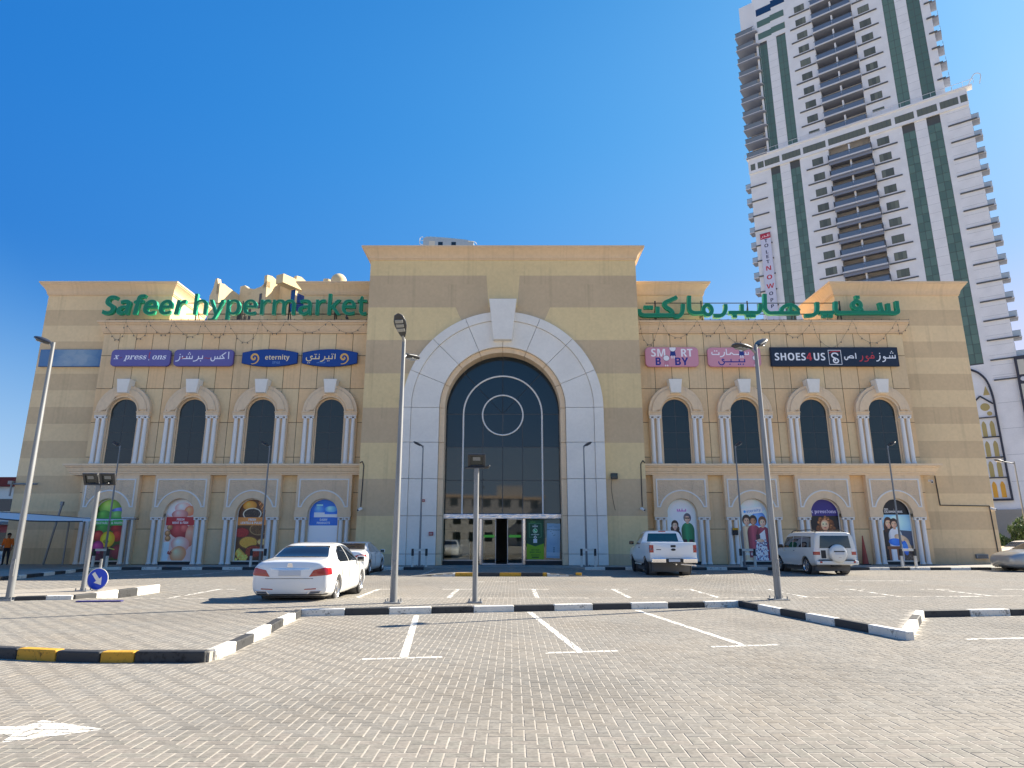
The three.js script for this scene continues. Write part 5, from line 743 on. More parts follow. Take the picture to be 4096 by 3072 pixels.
sedan('white compact sedan half in shade parked close to the entrance', [-7.2, 0, -31.05], 0, { k: 0.985, wk: 0.965, spokes: 8, lampShape: [[0.40, 0.80], [0.6, 0.755], [0.95, 0.79], [0.95, 0.88], [0.7, 0.90], [0.46, 0.845]], group: 'parked cars' });
sedan('grey sedan parked nose out beside the right end of the mall', [26.5, 0, -33.0], Math.PI / 2, { paint: CM.grey, k: 1.0, spokes: 6, group: 'parked cars' });
sedan('white sedan parked behind the grey sedan next to a green bush', [33.0, 0, -42.5], Math.PI / 2 + 0.35, { group: 'parked cars' });
// ---- pickup
{
  const L = 5.45, st = [
    [0, [0.80, 0.62], [0.92, 0.66], [0.97, 0.9], [0.975, 1.2], [0.965, 1.34], [0.93, 1.37], [0, 1.37]],
    [0.06, [0.86, 0.58], [0.96, 0.64], [0.99, 0.92], [0.995, 1.22], [0.98, 1.36], [0.94, 1.39], [0, 1.39]],
    [1.2, [0.9, 0.52], [0.97, 0.6], [1.0, 0.92], [1.0, 1.22], [0.98, 1.36], [0.94, 1.39], [0, 1.39]],
    [2.0, [0.9, 0.48], [0.97, 0.58], [1.0, 0.92], [1.0, 1.22], [0.98, 1.36], [0.94, 1.39], [0, 1.39]],
    [2.08, [0.9, 0.47], [0.97, 0.58], [1.0, 0.92], [0.99, 1.3], [0.78, 1.8], [0.66, 1.86], [0, 1.87]],
    [2.5, [0.9, 0.46], [0.97, 0.58], [1.0, 0.92], [0.985, 1.3], [0.76, 1.84], [0.64, 1.91], [0, 1.93]],
    [3.1, [0.9, 0.46], [0.97, 0.58], [1.0, 0.92], [0.985, 1.29], [0.76, 1.81], [0.64, 1.87], [0, 1.89]],
    [3.75, [0.9, 0.46], [0.97, 0.58], [1.0, 0.92], [0.96, 1.24], [0.84, 1.38], [0.66, 1.42], [0, 1.44]],
    [4.2, [0.9, 0.46], [0.97, 0.58], [1.0, 0.9], [0.94, 1.16], [0.84, 1.25], [0.62, 1.29], [0, 1.3]],
    [5.2, [0.88, 0.46], [0.96, 0.56], [0.98, 0.86], [0.92, 1.08], [0.82, 1.17], [0.6, 1.2], [0, 1.21]],
    [5.45, [0.8, 0.52], [0.86, 0.6], [0.88, 0.84], [0.84, 1.02], [0.74, 1.1], [0.55, 1.13], [0, 1.14]]];
  const c = vehicle('pickup_truck', 'white pickup truck with chrome rear bumper parked right of the entrance', 'truck', [6.88, 0, -30.95], -0.01, { L, st, axR: 1.28, axF: 4.5, R: 0.385, track: 0.84, tw: 0.27, spokes: 6, rimMat: CM.trim, paint: CM.white, clear: 0.5, group: 'parked cars', cuts: [bx(-0.86, 0.86, 0.85, 1.6, L / 2 - 1.96, L / 2 - 0.1)] }), { t, skin } = c, S = (x) => -(L / 2 - x);
  for (const s of [-1, 1]) {
    skin('side_window', sidePrism([[S(2.28), 1.33], [S(3.55), 1.30], [S(3.15), 1.72], [S(2.75), 1.80], [S(2.28), 1.80]], s, 0.5), CM.glass);
    skin('tail_light', rearPrism([[0.84, 0.98], [1.02, 0.98], [1.02, 1.29], [0.84, 1.29]].map(([a, b]) => [s * a, b]), L / 2 - 0.14, L / 2 + 0.1), CM.red);
    skin('reverse_lens', rearPrism([[0.88, 1.08], [1.03, 1.08], [1.03, 1.16], [0.88, 1.16]].map(([a, b]) => [s * a, b]), L / 2 - 0.145, L / 2 + 0.1), CM.clearLens);
    part('bumper_step', rbx(s * 0.66 - 0.3, s * 0.66 + 0.3, 0.56, 0.75, L / 2 + 0.0, L / 2 + 0.17, 0.03), CM.chrome, t); part('door_handle', rbx(s * 1.0 - 0.02, s * 1.0 + 0.02, 1.14, 1.19, L / 2 - 2.55, L / 2 - 2.35, 0.01), CM.trim, t);
    part('running_board', rod([s * 0.95, 0.42, L / 2 - 2.1], [s * 0.95, 0.42, L / 2 - 3.8], 0.045), CM.chrome, t); part('headlight', rbx(s * 0.7 - 0.14, s * 0.7 + 0.14, 0.8, 1.05, -L / 2 + 0.02, -L / 2 + 0.16, 0.04), CM.clearLens, t);
  }
  skin('rear_window', rearPrism([[-0.72, 1.43], [0.72, 1.43], [0.64, 1.79], [-0.64, 1.79]], L / 2 - 2.3, L / 2 - 1.9), CM.greenGlass); skin('windscreen', rearPrism([[-0.8, 1.43], [0.8, 1.43], [0.68, 1.83], [-0.68, 1.83]], -L / 2 + 1, -L / 2 + 2.4), CM.glass);
  part('tailgate_handle', rbx(-0.11, 0.11, 1.19, 1.29, L / 2 - 0.03, L / 2 + 0.012, 0.02), CM.trim, t); part('badge', new THREE.CylinderGeometry(0.1, 0.1, 0.03, 20).rotateX(Math.PI / 2).scale(1, 0.5, 1).translate(0, 1.10, L / 2), CM.trim, t); part('badge', rbx(-0.72, -0.52, 1.085, 1.115, L / 2 - 0.02, L / 2 + 0.008, 0.005), CM.trim, t);
  part('bumper_centre', rbx(-0.36, 0.36, 0.58, 0.73, L / 2 - 0.02, L / 2 + 0.12, 0.02), CM.trim, t); part('number_plate', rbx(-0.24, 0.24, 0.60, 0.71, L / 2 + 0.115, L / 2 + 0.13, 0.005), CM.plate, t);
  part('tow_hitch', [rod([0.05, 0.5, L / 2 - 0.3], [0.05, 0.5, L / 2 + 0.2], 0.035), rod([0.3, 0.5, L / 2 - 0.05], [0.95, 0.45, L / 2 - 0.02], 0.03)], CM.chrome, t); part('rear_axle', [rod([-0.7, 0.39, c.zr], [0.7, 0.39, c.zr], 0.07), new THREE.SphereGeometry(0.17, 12, 8).translate(0, 0.39, c.zr)], CM.under, t); part('seat_back', [rbx(-0.6, -0.15, 1.1, 1.62, L / 2 - 2.75, L / 2 - 2.6, 0.05), rbx(0.15, 0.6, 1.1, 1.62, L / 2 - 2.75, L / 2 - 2.6, 0.05)], CM.trim, t);
  part('brake_lamp', rbx(-0.16, 0.16, 1.86, 1.9, L / 2 - 2.14, L / 2 - 2.06, 0.01), CM.red, t);
  mirror(t, 1.12, 1.36, -L / 2 + 1.78, CM.trim);
}
// ---- off-road wagon with a spare wheel on the back
{
  const L = 4.6, st = [
    [0, [0.78, 0.5], [0.86, 0.56], [0.90, 0.8], [0.89, 1.12], [0.78, 1.66], [0.66, 1.76], [0, 1.79]],
    [0.08, [0.82, 0.44], [0.91, 0.52], [0.935, 0.8], [0.92, 1.12], [0.80, 1.70], [0.68, 1.80], [0, 1.83]],
    [0.7, [0.86, 0.38], [0.93, 0.5], [0.945, 0.8], [0.925, 1.12], [0.80, 1.74], [0.68, 1.84], [0, 1.87]],
    [2.3, [0.86, 0.38], [0.92, 0.5], [0.94, 0.8], [0.925, 1.12], [0.79, 1.74], [0.67, 1.84], [0, 1.87]],
    [2.8, [0.86, 0.38], [0.92, 0.5], [0.94, 0.8], [0.92, 1.11], [0.78, 1.70], [0.66, 1.79], [0, 1.82]],
    [3.35, [0.86, 0.38], [0.92, 0.5], [0.94, 0.8], [0.90, 1.08], [0.80, 1.24], [0.64, 1.28], [0, 1.3]],
    [3.7, [0.86, 0.38], [0.92, 0.5], [0.94, 0.78], [0.88, 1.02], [0.78, 1.11], [0.6, 1.14], [0, 1.16]],
    [4.4, [0.84, 0.4], [0.9, 0.5], [0.91, 0.74], [0.85, 0.94], [0.75, 1.03], [0.55, 1.06], [0, 1.07]],
    [4.6, [0.7, 0.46], [0.76, 0.54], [0.78, 0.72], [0.74, 0.88], [0.66, 0.96], [0.5, 0.98], [0, 0.99]]];
  const c = vehicle('off_road_car', 'cream white off-road wagon with covered spare wheel on its back door', 'car', [14.12, 0, -31.45], 0.03, { L, st, axR: 0.95, axF: 3.72, R: 0.375, track: 0.80, tw: 0.26, spokes: 6, paint: CM.pearl, clear: 0.42, group: 'parked cars' }), { t, skin } = c, S = (x) => -(L / 2 - x);
  for (const s of [-1, 1]) {
    skin('side_window', sidePrism([[S(0.34), 1.18], [S(1.2), 1.17], [S(1.2), 1.66], [S(0.42), 1.64]], s, 0.55), CM.glass); skin('side_window', sidePrism([[S(1.26), 1.17], [S(2.08), 1.16], [S(2.08), 1.67], [S(1.26), 1.66]], s, 0.55), CM.glass); skin('side_window', sidePrism([[S(2.14), 1.16], [S(3.22), 1.15], [S(2.82), 1.62], [S(2.14), 1.67]], s, 0.55), CM.glass);
    skin('tail_light', rearPrism([[0.70, 0.86], [0.98, 0.86], [0.98, 1.0], [0.70, 1.0]].map(([a, b]) => [s * a, b]), L / 2 - 0.16, L / 2 + 0.1), CM.red); skin('tail_lens', rearPrism([[0.72, 1.0], [0.98, 1.0], [0.98, 1.16], [0.74, 1.16]].map(([a, b]) => [s * a, b]), L / 2 - 0.155, L / 2 + 0.1), CM.clearLens);
    part('roof_rail', tube([[s * 0.66, 1.84, L / 2 - 0.3], [s * 0.67, 1.92, L / 2 - 0.55], [s * 0.66, 1.93, L / 2 - 1.6], [s * 0.65, 1.9, L / 2 - 2.5], [s * 0.64, 1.8, L / 2 - 2.7]], 0.022, 20), CM.trim, t); part('running_board', rbx(s * 0.92 - 0.07, s * 0.92 + 0.07, 0.36, 0.41, L / 2 - 3.2, L / 2 - 1.5, 0.02), CM.chrome, t);
    for (const x of [1.95, 2.95]) part('door_handle', rbx(s * 0.945 - 0.02, s * 0.945 + 0.02, 1.0, 1.04, L / 2 - x - 0.09, L / 2 - x + 0.09, 0.012), CM.chrome, t); part('headlight', rbx(s * 0.66 - 0.14, s * 0.66 + 0.14, 0.76, 0.94, -L / 2 + 0.06, -L / 2 + 0.2, 0.04), CM.clearLens, t); part('reflector', rbx(s * 0.74 - 0.05, s * 0.74 + 0.05, 0.52, 0.6, L / 2 + 0.1, L / 2 + 0.125, 0.01), CM.red, t);
  }
  skin('rear_window', rearPrism([[-0.70, 1.15], [0.70, 1.15], [0.63, 1.68], [-0.63, 1.68]], L / 2 - 0.15, L / 2 + 0.1), CM.glass); skin('windscreen', rearPrism([[-0.74, 1.2], [0.74, 1.2], [0.66, 1.72], [-0.66, 1.72]], -L / 2 + 0.9, -L / 2 + 2.2), CM.glass);
  part('rear_bumper', [rbx(-0.93, 0.93, 0.44, 0.62, L / 2 - 0.1, L / 2 + 0.11, 0.05, 3)], CM.pearl, t); part('bumper_tread', rbx(-0.8, 0.8, 0.62, 0.66, L / 2 - 0.02, L / 2 + 0.1, 0.015), CM.trim, t); part('handle_recess', rbx(-0.66, -0.44, 0.72, 1.06, L / 2 - 0.05, L / 2 + 0.014, 0.02), CM.trim, t);
  const sw = part('spare_wheel_cover', new THREE.LatheGeometry([[0, 0.24], [0.2, 0.235], [0.33, 0.205], [0.385, 0.15], [0.395, 0.06], [0.37, 0.0], [0, 0]].map((p) => V2(...p)), 32).rotateX(Math.PI / 2).translate(0.04, 0.92, L / 2 + 0.02), CM.pearl, t);
  part('cover_trim', rbx(-0.2, 0.28, 0.985, 1.035, L / 2 + 0.22, L / 2 + 0.268, 0.015), CM.trim, sw); part('cover_badge', rbx(-0.02, 0.10, 0.745, 0.80, L / 2 + 0.226, L / 2 + 0.256, 0.01), CM.red, sw); part('cover_plate', rbx(-0.16, 0.24, 0.87, 0.98, L / 2 + 0.235, L / 2 + 0.262, 0.01), CM.plate, sw);
  part('tow_cover', rbx(-0.2, 0.2, 0.36, 0.46, L / 2 - 0.2, L / 2 + 0.02, 0.02), CM.trim, t); mirror(t, 1.04, 1.2, -L / 2 + 1.5, CM.trim);
}
// ---------------------------------------------------------------- apartment tower behind the mall (local x to the right along the facade, z out of it)
const tower = thing('apartment_tower', 'tall white apartment tower with green glass strips and stacked balconies', 'building', [75.0, 0, -101.25], -36.5 * Math.PI / 180);
{
  const FL = 3.29, f0 = 72.2 - 21 * FL; // floor lines
  const tt = { map: T.plain, roughness: 0.8 };
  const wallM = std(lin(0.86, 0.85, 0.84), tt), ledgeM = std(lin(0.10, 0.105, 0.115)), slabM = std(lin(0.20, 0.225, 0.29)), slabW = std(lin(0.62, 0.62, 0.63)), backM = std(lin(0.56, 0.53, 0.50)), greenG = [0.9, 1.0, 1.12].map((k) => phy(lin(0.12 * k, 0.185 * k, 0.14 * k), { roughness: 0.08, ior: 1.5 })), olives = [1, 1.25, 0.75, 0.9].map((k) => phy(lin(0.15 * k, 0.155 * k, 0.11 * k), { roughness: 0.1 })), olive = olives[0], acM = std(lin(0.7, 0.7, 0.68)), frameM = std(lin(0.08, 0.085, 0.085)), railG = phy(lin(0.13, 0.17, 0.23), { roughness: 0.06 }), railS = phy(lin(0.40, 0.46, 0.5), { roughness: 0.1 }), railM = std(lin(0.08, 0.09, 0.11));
  const LX = -31.7, RX = 5.85, UL = -31.4, UR = 2.95, T0 = 78.5, T1 = 118;
  // solid mass and facade piers between the openings
  part('core', [bx(LX + 0.2, RX - 0.2, 0, T0, -30, -2.2), bx(UL + 0.2, UR - 0.2, T0, T1, -28, -2.2)], wallM, tower);
  const gs = [[-27.5, -25.7], [-23.8, -21.95], [-4.3, -2.35], [-0.5, 1.55]], wn = [[-19.75, -17.8], [-8.5, -6.5]], bal = [-16.7, -9.5];
  const piers = [[LX, -27.5], [-25.7, -23.8], [-21.95, -16.7], [-9.5, -4.3], [-2.35, -0.5], [1.55, RX]];
  for (const [a, b] of piers) part('facade_pier', uvBox(bx(a, b, 0, T0, -2.2, 0)), wallM, tower);
  for (const [a, b] of [[-27.2, -27.5 + 0.31], [-25.7, -23.8], [-21.95, -16.7], [-9.5, -4.3], [-2.35, -0.5], [1.55, UR]]) if (b > a) part('facade_pier', uvBox(bx(a, b, T0, T1, -2.2, -0.35)), wallM, tower);
  part('facade_pier', uvBox(bx(-27.9, -27.5, T0, T1, -2.2, -0.35)), wallM, tower);
  // roof band of the lower part
  part('band_wall', uvBox(bx(LX - 0.05, RX + 0.05, 75.2, 78.45, 0.0, 0.25)), wallM, tower);
  part('band_cap', bx(LX - 0.3, RX + 0.9, 78.45, 78.75, -1, 0.45), wallM, tower);
  const bandW = [[-31.3, -30.4], [-29.9, -28.7], [-28.5, -25.6], [-25.1, -21.6], [-21.1, -17.0], [-16.5, -10.0], [-9.5, -5.8], [-5.2, -2.2], [-1.7, 1.35], [1.8, 4.5], [4.8, 5.8]];
  for (const [a, b] of bandW) { const w = part('band_window', bx(a, b, 75.85, 77.25, 0.2, 0.27), frameM, tower), n = Math.max(1, Math.round((b - a) / 0.75)); for (let k = 0; k < n; k++) part('pane', bx(a + (b - a) * k / n + 0.03, a + (b - a) * (k + 1) / n - 0.03, 75.9, 77.2, 0.27, 0.285), olive, w); }
  const rail = (x0, x1, y, z) => { const n = Math.max(2, Math.round((x1 - x0) / 1.5)), o = [rod([x0, y, z], [x1, y, z], 0.04)]; for (let i = 0; i < n; i++) o.push(rod([lerp(x0, x1, i / (n - 1)), y - 0.9, z], [lerp(x0, x1, i / (n - 1)), y, z], 0.03)); return o; };
  part('roof_rail', [...rail(LX - 0.6, RX + 1.2, 79.7, 0.35), ...rail(UL - 0.6, UL + 4.5, T1 + 1.3, 1.4), tube([[RX + 0.4, 78.8, 0.2], [RX + 1.6, 80.6, 0.2], [RX + 2.3, 80.2, 0.2], [RX + 2.0, 78.4, 0.2]], 0.07, 16)], slabW, tower);
  // green glass strips: panes as single pieces in the lower part
  let upper = [];
  gs.forEach(([a, b], i) => {
    part('facade_pier', uvBox(bx(a, b, 0, 29.0, -2.2, 0)), wallM, tower); const s = part('glass_strip', bx(a, b, 29.0, 75.2, -2.2, -0.12), frameM, tower), m = (a + b) / 2;
    const pane = new THREE.BoxGeometry(1, 1, 0.04);
    for (let y = 29.2, r = 0; y < 74.4; y += FL / 2, r++) for (const [p, q] of [[a, m], [m, b]]) { if (y + FL / 2 > 75.2) continue; const w = part('pane', pane, greenG[(r * 5 + i * 3 + (p === a ? 0 : 1)) % 3], s); w.scale.set(q - p - 0.07, FL / 2 - 0.07, 1); w.position.set((p + q) / 2, y + FL / 4, -0.10 + rnd(0.01)); w.rotation.x = rnd(-0.004, 0.004); }
    const top = i < 2 ? (i ? 105.2 : 104.7) : T1; upper.push(bx(a, b, T0, T1, -2.2, -0.47));
    const up = []; for (let y = T0 + 0.3; y < top - 1; y += FL / 2) for (const [p, q] of [[a, m], [m, b]]) up.push(bx(p + 0.035, q - 0.035, y + 0.035, Math.min(top, y + FL / 2) - 0.035, -0.47, -0.44));
    const u = part('upper_panes', up, greenG[i % 3], tower); u.userData.kind = 'stuff';
    // white joints between strips
  });
  part('strip_backing', upper, frameM, tower);
  part('upper_spandrel', [bx(-27.5, -21.9, 105.4, T1, -0.47, -0.33)], wallM, tower);
  for (const y of [106.2, 109.3]) part('stair_window', [bx(-27.3, -24.6, y, y + 1.5, -0.33, -0.29), bx(-24.6, -21.8, y + 0.25, y + 1.75, -0.33, -0.29)], greenG[1], tower);
  part('stair_window', [bx(-27.3, -24.2, 112.2, 113.9, -0.33, -0.29), bx(-24.2, -21.4, 112.8, 114.5, -0.33, -0.29)], phy(lin(0.02, 0.05, 0.12), { roughness: 0.1 }), tower);
  // fine cladding joints
  const jn = []; for (let y = 27.2; y < 75; y += FL / 2) { jn.push(bx(-25.62, -23.88, y, y + 0.035, -0.01, 0.006), bx(-2.27, -0.58, y, y + 0.035, -0.01, 0.006), bx(2.4, RX - 0.2, y - 0.3, y - 0.265, -0.01, 0.006)); }
  for (let y = T0 + 1.6; y < T1; y += FL / 2) jn.push(bx(-25.62, -23.88, y, y + 0.035, -0.36, -0.344), bx(-2.27, -0.58, y, y + 0.035, -0.36, -0.344));
  for (let y = 6; y < 30; y += 4.1) jn.push(bx(2.4, RX, y, y + 0.05, -0.01, 0.006));
  part('cladding_joints', jn, std(lin(0.36, 0.37, 0.38)), tower);
  // floor by floor
  const winGeo = new THREE.BoxGeometry(1.95, 1.5, 0.1), pg = new THREE.BoxGeometry(0.58, 1.36, 0.03), ledge = new THREE.BoxGeometry(1, 0.2, 0.24), slab = new THREE.BoxGeometry(7.3, 0.42, 2.5), fascia = new THREE.BoxGeometry(7.34, 0.62, 0.1), railGeo = new THREE.BoxGeometry(3.4, 0.95, 0.04), wallGeo = new THREE.BoxGeometry(7.2, 2.5, 0.1), divG = new THREE.BoxGeometry(0.28, 2.7, 1.9), doorG = new THREE.BoxGeometry(2.9, 2.3, 0.06);
  for (let k = 7; k < 33; k++) {
    const y = f0 + k * FL, up = y > T0 - 0.5, z = up ? -0.35 : 0; if (!up && y > 73.5) continue; if (y + 3 > T1 + 2) break;
    wn.forEach(([a, b], i) => {
      const w = part('window', winGeo, frameM, tower); w.position.set((a + b) / 2, y + 1.2, z - 0.02); if (up && y < T0 + 1) { w.scale.y = 0.4; w.position.y = y + 1.55; }
      for (let q = 0; q < 3; q++) { const p = part('pane', pg, olives[Math.floor(rnd(4))], w); p.position.set(-0.62 + q * 0.62, 0, 0.05 + rnd(0.004)); }
      const l = part('ledge', ledge, ledgeM, tower); const [x0, x1] = i ? [-9.3, -5.3] : [-20.9, -16.9]; l.scale.x = x1 - x0; l.position.set((x0 + x1) / 2, y, z + 0.1);
    });
    // central balconies
    const bcy = grp('balcony', tower); bcy.position.set(-13.1, y, z);
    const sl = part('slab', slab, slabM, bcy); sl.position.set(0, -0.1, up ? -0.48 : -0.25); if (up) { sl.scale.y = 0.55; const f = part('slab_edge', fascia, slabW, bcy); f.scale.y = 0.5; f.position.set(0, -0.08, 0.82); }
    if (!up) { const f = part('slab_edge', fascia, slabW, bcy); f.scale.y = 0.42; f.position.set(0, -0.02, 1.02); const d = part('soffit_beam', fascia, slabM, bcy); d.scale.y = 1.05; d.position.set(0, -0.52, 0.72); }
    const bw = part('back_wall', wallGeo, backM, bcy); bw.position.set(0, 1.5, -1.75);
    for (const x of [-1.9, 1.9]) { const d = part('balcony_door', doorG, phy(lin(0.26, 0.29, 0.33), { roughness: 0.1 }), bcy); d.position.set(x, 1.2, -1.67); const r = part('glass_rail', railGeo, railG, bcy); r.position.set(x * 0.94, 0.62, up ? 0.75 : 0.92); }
    const tr = part('hand_rail', [bx(-3.7, 3.7, 1.08, 1.16, (up ? 0.7 : 0.86), (up ? 0.8 : 0.98)), ...(up ? [] : [bx(-3.72, -3.6, 0, 1.3, -0.2, 0.98), bx(3.6, 3.72, 0, 1.3, -0.2, 0.98), bx(-3.7, 3.7, 0.08, 0.16, 0.86, 0.98)])], railM, bcy); void tr;
    const dv = part('divider', divG, wallM, bcy); dv.position.set(0, 1.3, -0.6);
    if (rnd() < 0.6) { const x = rnd(-3.2, 2.4); part('air_conditioner', rbx(x, x + 0.85, 0.12, 0.75, -1.6, -1.25, 0.04), acM, bcy); }
    if (rnd() < 0.35) { const x = rnd(-3, 2), n = 3; part('laundry', Array.from({ length: n }, (_, i) => bx(x + i * 0.45, x + i * 0.45 + 0.38, 1.25 - rnd(0.4, 0.8), 1.3, 0.2, 0.23)), std(lin(rnd(0.2, 0.8), rnd(0.2, 0.7), rnd(0.3, 0.8))), bcy); }
    // side balconies and ledges on the right and left edges
    if (!up) {
      const rs = part('ledge', ledge, ledgeM, tower); rs.scale.x = 4.2; rs.position.set(4.55, y, 0.12);
      for (const s of [1, -1]) {
        const sb = grp('side_balcony', tower); sb.position.set(s > 0 ? RX : LX, y, -0.2);
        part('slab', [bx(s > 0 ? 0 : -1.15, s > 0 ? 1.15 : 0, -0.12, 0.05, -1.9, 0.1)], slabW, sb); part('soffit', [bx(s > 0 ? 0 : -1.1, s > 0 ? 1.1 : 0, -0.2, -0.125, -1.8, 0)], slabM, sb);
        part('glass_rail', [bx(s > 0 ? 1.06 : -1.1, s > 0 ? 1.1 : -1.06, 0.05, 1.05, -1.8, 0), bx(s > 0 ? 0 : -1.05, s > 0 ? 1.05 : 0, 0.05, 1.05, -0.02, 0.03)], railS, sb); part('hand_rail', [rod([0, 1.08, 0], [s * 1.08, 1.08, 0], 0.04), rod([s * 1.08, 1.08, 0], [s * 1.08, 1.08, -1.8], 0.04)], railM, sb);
        part('painted_recess', bx(s > 0 ? -0.1 : -0.05, s > 0 ? 0.05 : 0.1, 0.05, 2.6, -1.8, -0.3), phy(lin(0.05, 0.06, 0.07), { roughness: 0.2 }), sb);  // flat panel, dark of a hollow painted in; no real recess
      }
      const ls = part('ledge', ledge, ledgeM, tower); ls.scale.x = 3.2; ls.position.set(-30.2, y, 0.12);
    } else {
      const cb = grp('corner_balcony', tower); cb.position.set(UL, y, 0);
      const pts = [[-0.6, -3], [-0.6, 0.6], [3.3, 0.6], ...arc(3.3, -0.2, 0.8, Math.PI / 2, 0, 5), [4.1, -2.2], [-0.6, -2.2]];
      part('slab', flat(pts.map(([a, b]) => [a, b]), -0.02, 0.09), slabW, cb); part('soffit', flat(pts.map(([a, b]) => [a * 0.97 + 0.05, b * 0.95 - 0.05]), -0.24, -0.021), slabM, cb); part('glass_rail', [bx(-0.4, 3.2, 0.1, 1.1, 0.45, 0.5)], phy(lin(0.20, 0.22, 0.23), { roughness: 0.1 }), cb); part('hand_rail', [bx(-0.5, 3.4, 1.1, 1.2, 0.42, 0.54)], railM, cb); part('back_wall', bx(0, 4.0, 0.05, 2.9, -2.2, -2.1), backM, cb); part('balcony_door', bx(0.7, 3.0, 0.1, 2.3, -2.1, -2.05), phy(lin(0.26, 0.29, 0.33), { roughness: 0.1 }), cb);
      const rs = part('ledge', ledge, ledgeM, tower); rs.scale.x = 1.3; rs.position.set(UR - 0.2, y, -0.2);
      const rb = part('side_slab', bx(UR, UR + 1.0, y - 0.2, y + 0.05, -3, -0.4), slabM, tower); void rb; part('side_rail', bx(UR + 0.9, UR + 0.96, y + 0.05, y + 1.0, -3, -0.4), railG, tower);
    }
  }
  // podium ornament: dark pointed frame with small arched windows, seen past the mall
  const dk = std(lin(0.045, 0.048, 0.065)), tan = std(lin(0.44, 0.34, 0.12), { roughness: 0.5 }), amber = std(lin(0.80, 0.38, 0.03), { roughness: 0.5 });
  part('arch_frame', [tube([[2.1, 7.4, 0.3], [2.05, 12, 0.3], [1.98, 20, 0.3], [1.9, 24.0, 0.3], [1.4, 26.4, 0.3], [0.4, 27.8, 0.3], [-1.2, 28.5, 0.3], [-3, 27.8, 0.3], [-4.1, 26.2, 0.3], [-4.5, 24, 0.3], [-4.6, 7.4, 0.3]], 0.17, 90, 6), bx(-4.7, 2.25, 7.25, 7.55, 0.05, 0.45), ...[10.78, 13.93, 17.15, 20.28].map((y) => bx(-4.6, 2.0, y - 0.08, y + 0.08, 0.02, 0.3)), rod([1.8, 22.4, 0.2], [0.3, 23.8, 0.2], 0.12), rod([0.3, 23.8, 0.2], [-1.2, 22.4, 0.2], 0.12)], dk, tower);
  for (let r = 0; r < 4; r++) for (let c = 0; c < 6; c++) { const x = -4.0 + c * 1.04, y = 7.75 + r * 3.17; part('arched_window', ext([[x - 0.3, y], [x + 0.3, y], [x + 0.3, y + 1.9], [x + 0.16, y + 2.3], [x, y + 2.5], [x - 0.16, y + 2.3], [x - 0.3, y + 1.9]], 0.0, 0.06), r === 0 ? amber : tan, tower); }
  for (const [x, y, r] of [[0.72, 22.0, 0.62], [1.15, 20.9, 0.34], [-1.7, 22.0, 0.62]]) part('round_window', new THREE.CylinderGeometry(r, r, 0.06, 20).rotateX(Math.PI / 2).translate(x, y, 0.03), tan, tower);
  part('triangle_window', ext([[0.75, 23.9], [1.6, 23.9], [1.2, 25.4]], 0, 0.06), tan, tower);
  
  part('side_sign', [bx(5.4, 6.9, 16.5, 29.5, 0.05, 0.5)], dk, tower); part('side_window', [bx(5.75, 6.6, 26.5, 28.9, 0.5, 0.54), bx(5.7, 6.55, 22.5, 25, 0.5, 0.54)], std(lin(0.55, 0.53, 0.45)), tower); part('round_window', new THREE.CylinderGeometry(0.35, 0.35, 0.06, 18).rotateX(Math.PI / 2).translate(6.1, 25.8, 0.53), std(lin(0.6, 0.6, 0.62)), tower);
  part('podium_base', uvBox(merge([bx(LX, RX + 2, 0, 5.9, 0, 0.5), bx(RX, RX + 2, 0, 24, -20, 0)])), std(lin(0.36, 0.33, 0.28), tt), tower);
}
{ // letting banner hung on the tower
  const b = thing('letting_banner', 'long pale vertical banner reading TO LET NOW hung on the tower', 'banner', [0, 0, 0]);
  b.position.copy(tower.localToWorld(V3(-29.8, 40, 0.06)).applyMatrix4(new THREE.Matrix4())); tower.updateMatrixWorld(true); b.position.copy(V3(-29.8, 40, 0.3).applyMatrix4(tower.matrixWorld)); b.rotation.y = tower.rotation.y;
  const t = canvasTex(100, 1080, (x) => {
    x.fillStyle = '#d3d4e4'; x.fillRect(0, 0, 100, 1080); x.fillStyle = '#b83048'; x.fillRect(0, 0, 100, 62); pen(x, 'M88 18 L88 40 L76 40 L76 16 M70 20 L70 40 L48 40 L48 28 M48 40 L34 40 M40 22 L40 36 M26 28 C26 44 18 48 8 48', 5, '#f0d8dc');
    [['T', 86, '#2a3050'], ['O', 138, '#2a3050'], ['L', 208, '#2a3050'], ['E', 260, '#2a3050'], ['T', 314, '#2a3050'], ['N', 384, '#c02c40'], ['O', 480, '#c02c40'], ['W', 575, '#c02c40'], ['O', 655, '#2a3050'], ['P', 725, '#2a3050'], ['P', 790, '#2a3050']].forEach(([c, y, k]) => word(x, c, 52, y, k === '#c02c40' ? 66 : 50, k, 'bold {} sans-serif', 'center', 1.2));
  }, 1);
  part('banner_sheet', new THREE.BoxGeometry(1.98, 21.3, 0.03).translate(0, 10.65, 0), std(lin(0.95, 0.95, 0.95), { map: t }), b); part('banner_bar', [rod([-1.05, 21.3, 0], [1.05, 21.3, 0], 0.04), rod([-1.05, 0.02, 0], [1.05, 0.02, 0], 0.04)], M.poleGrey, b);
}
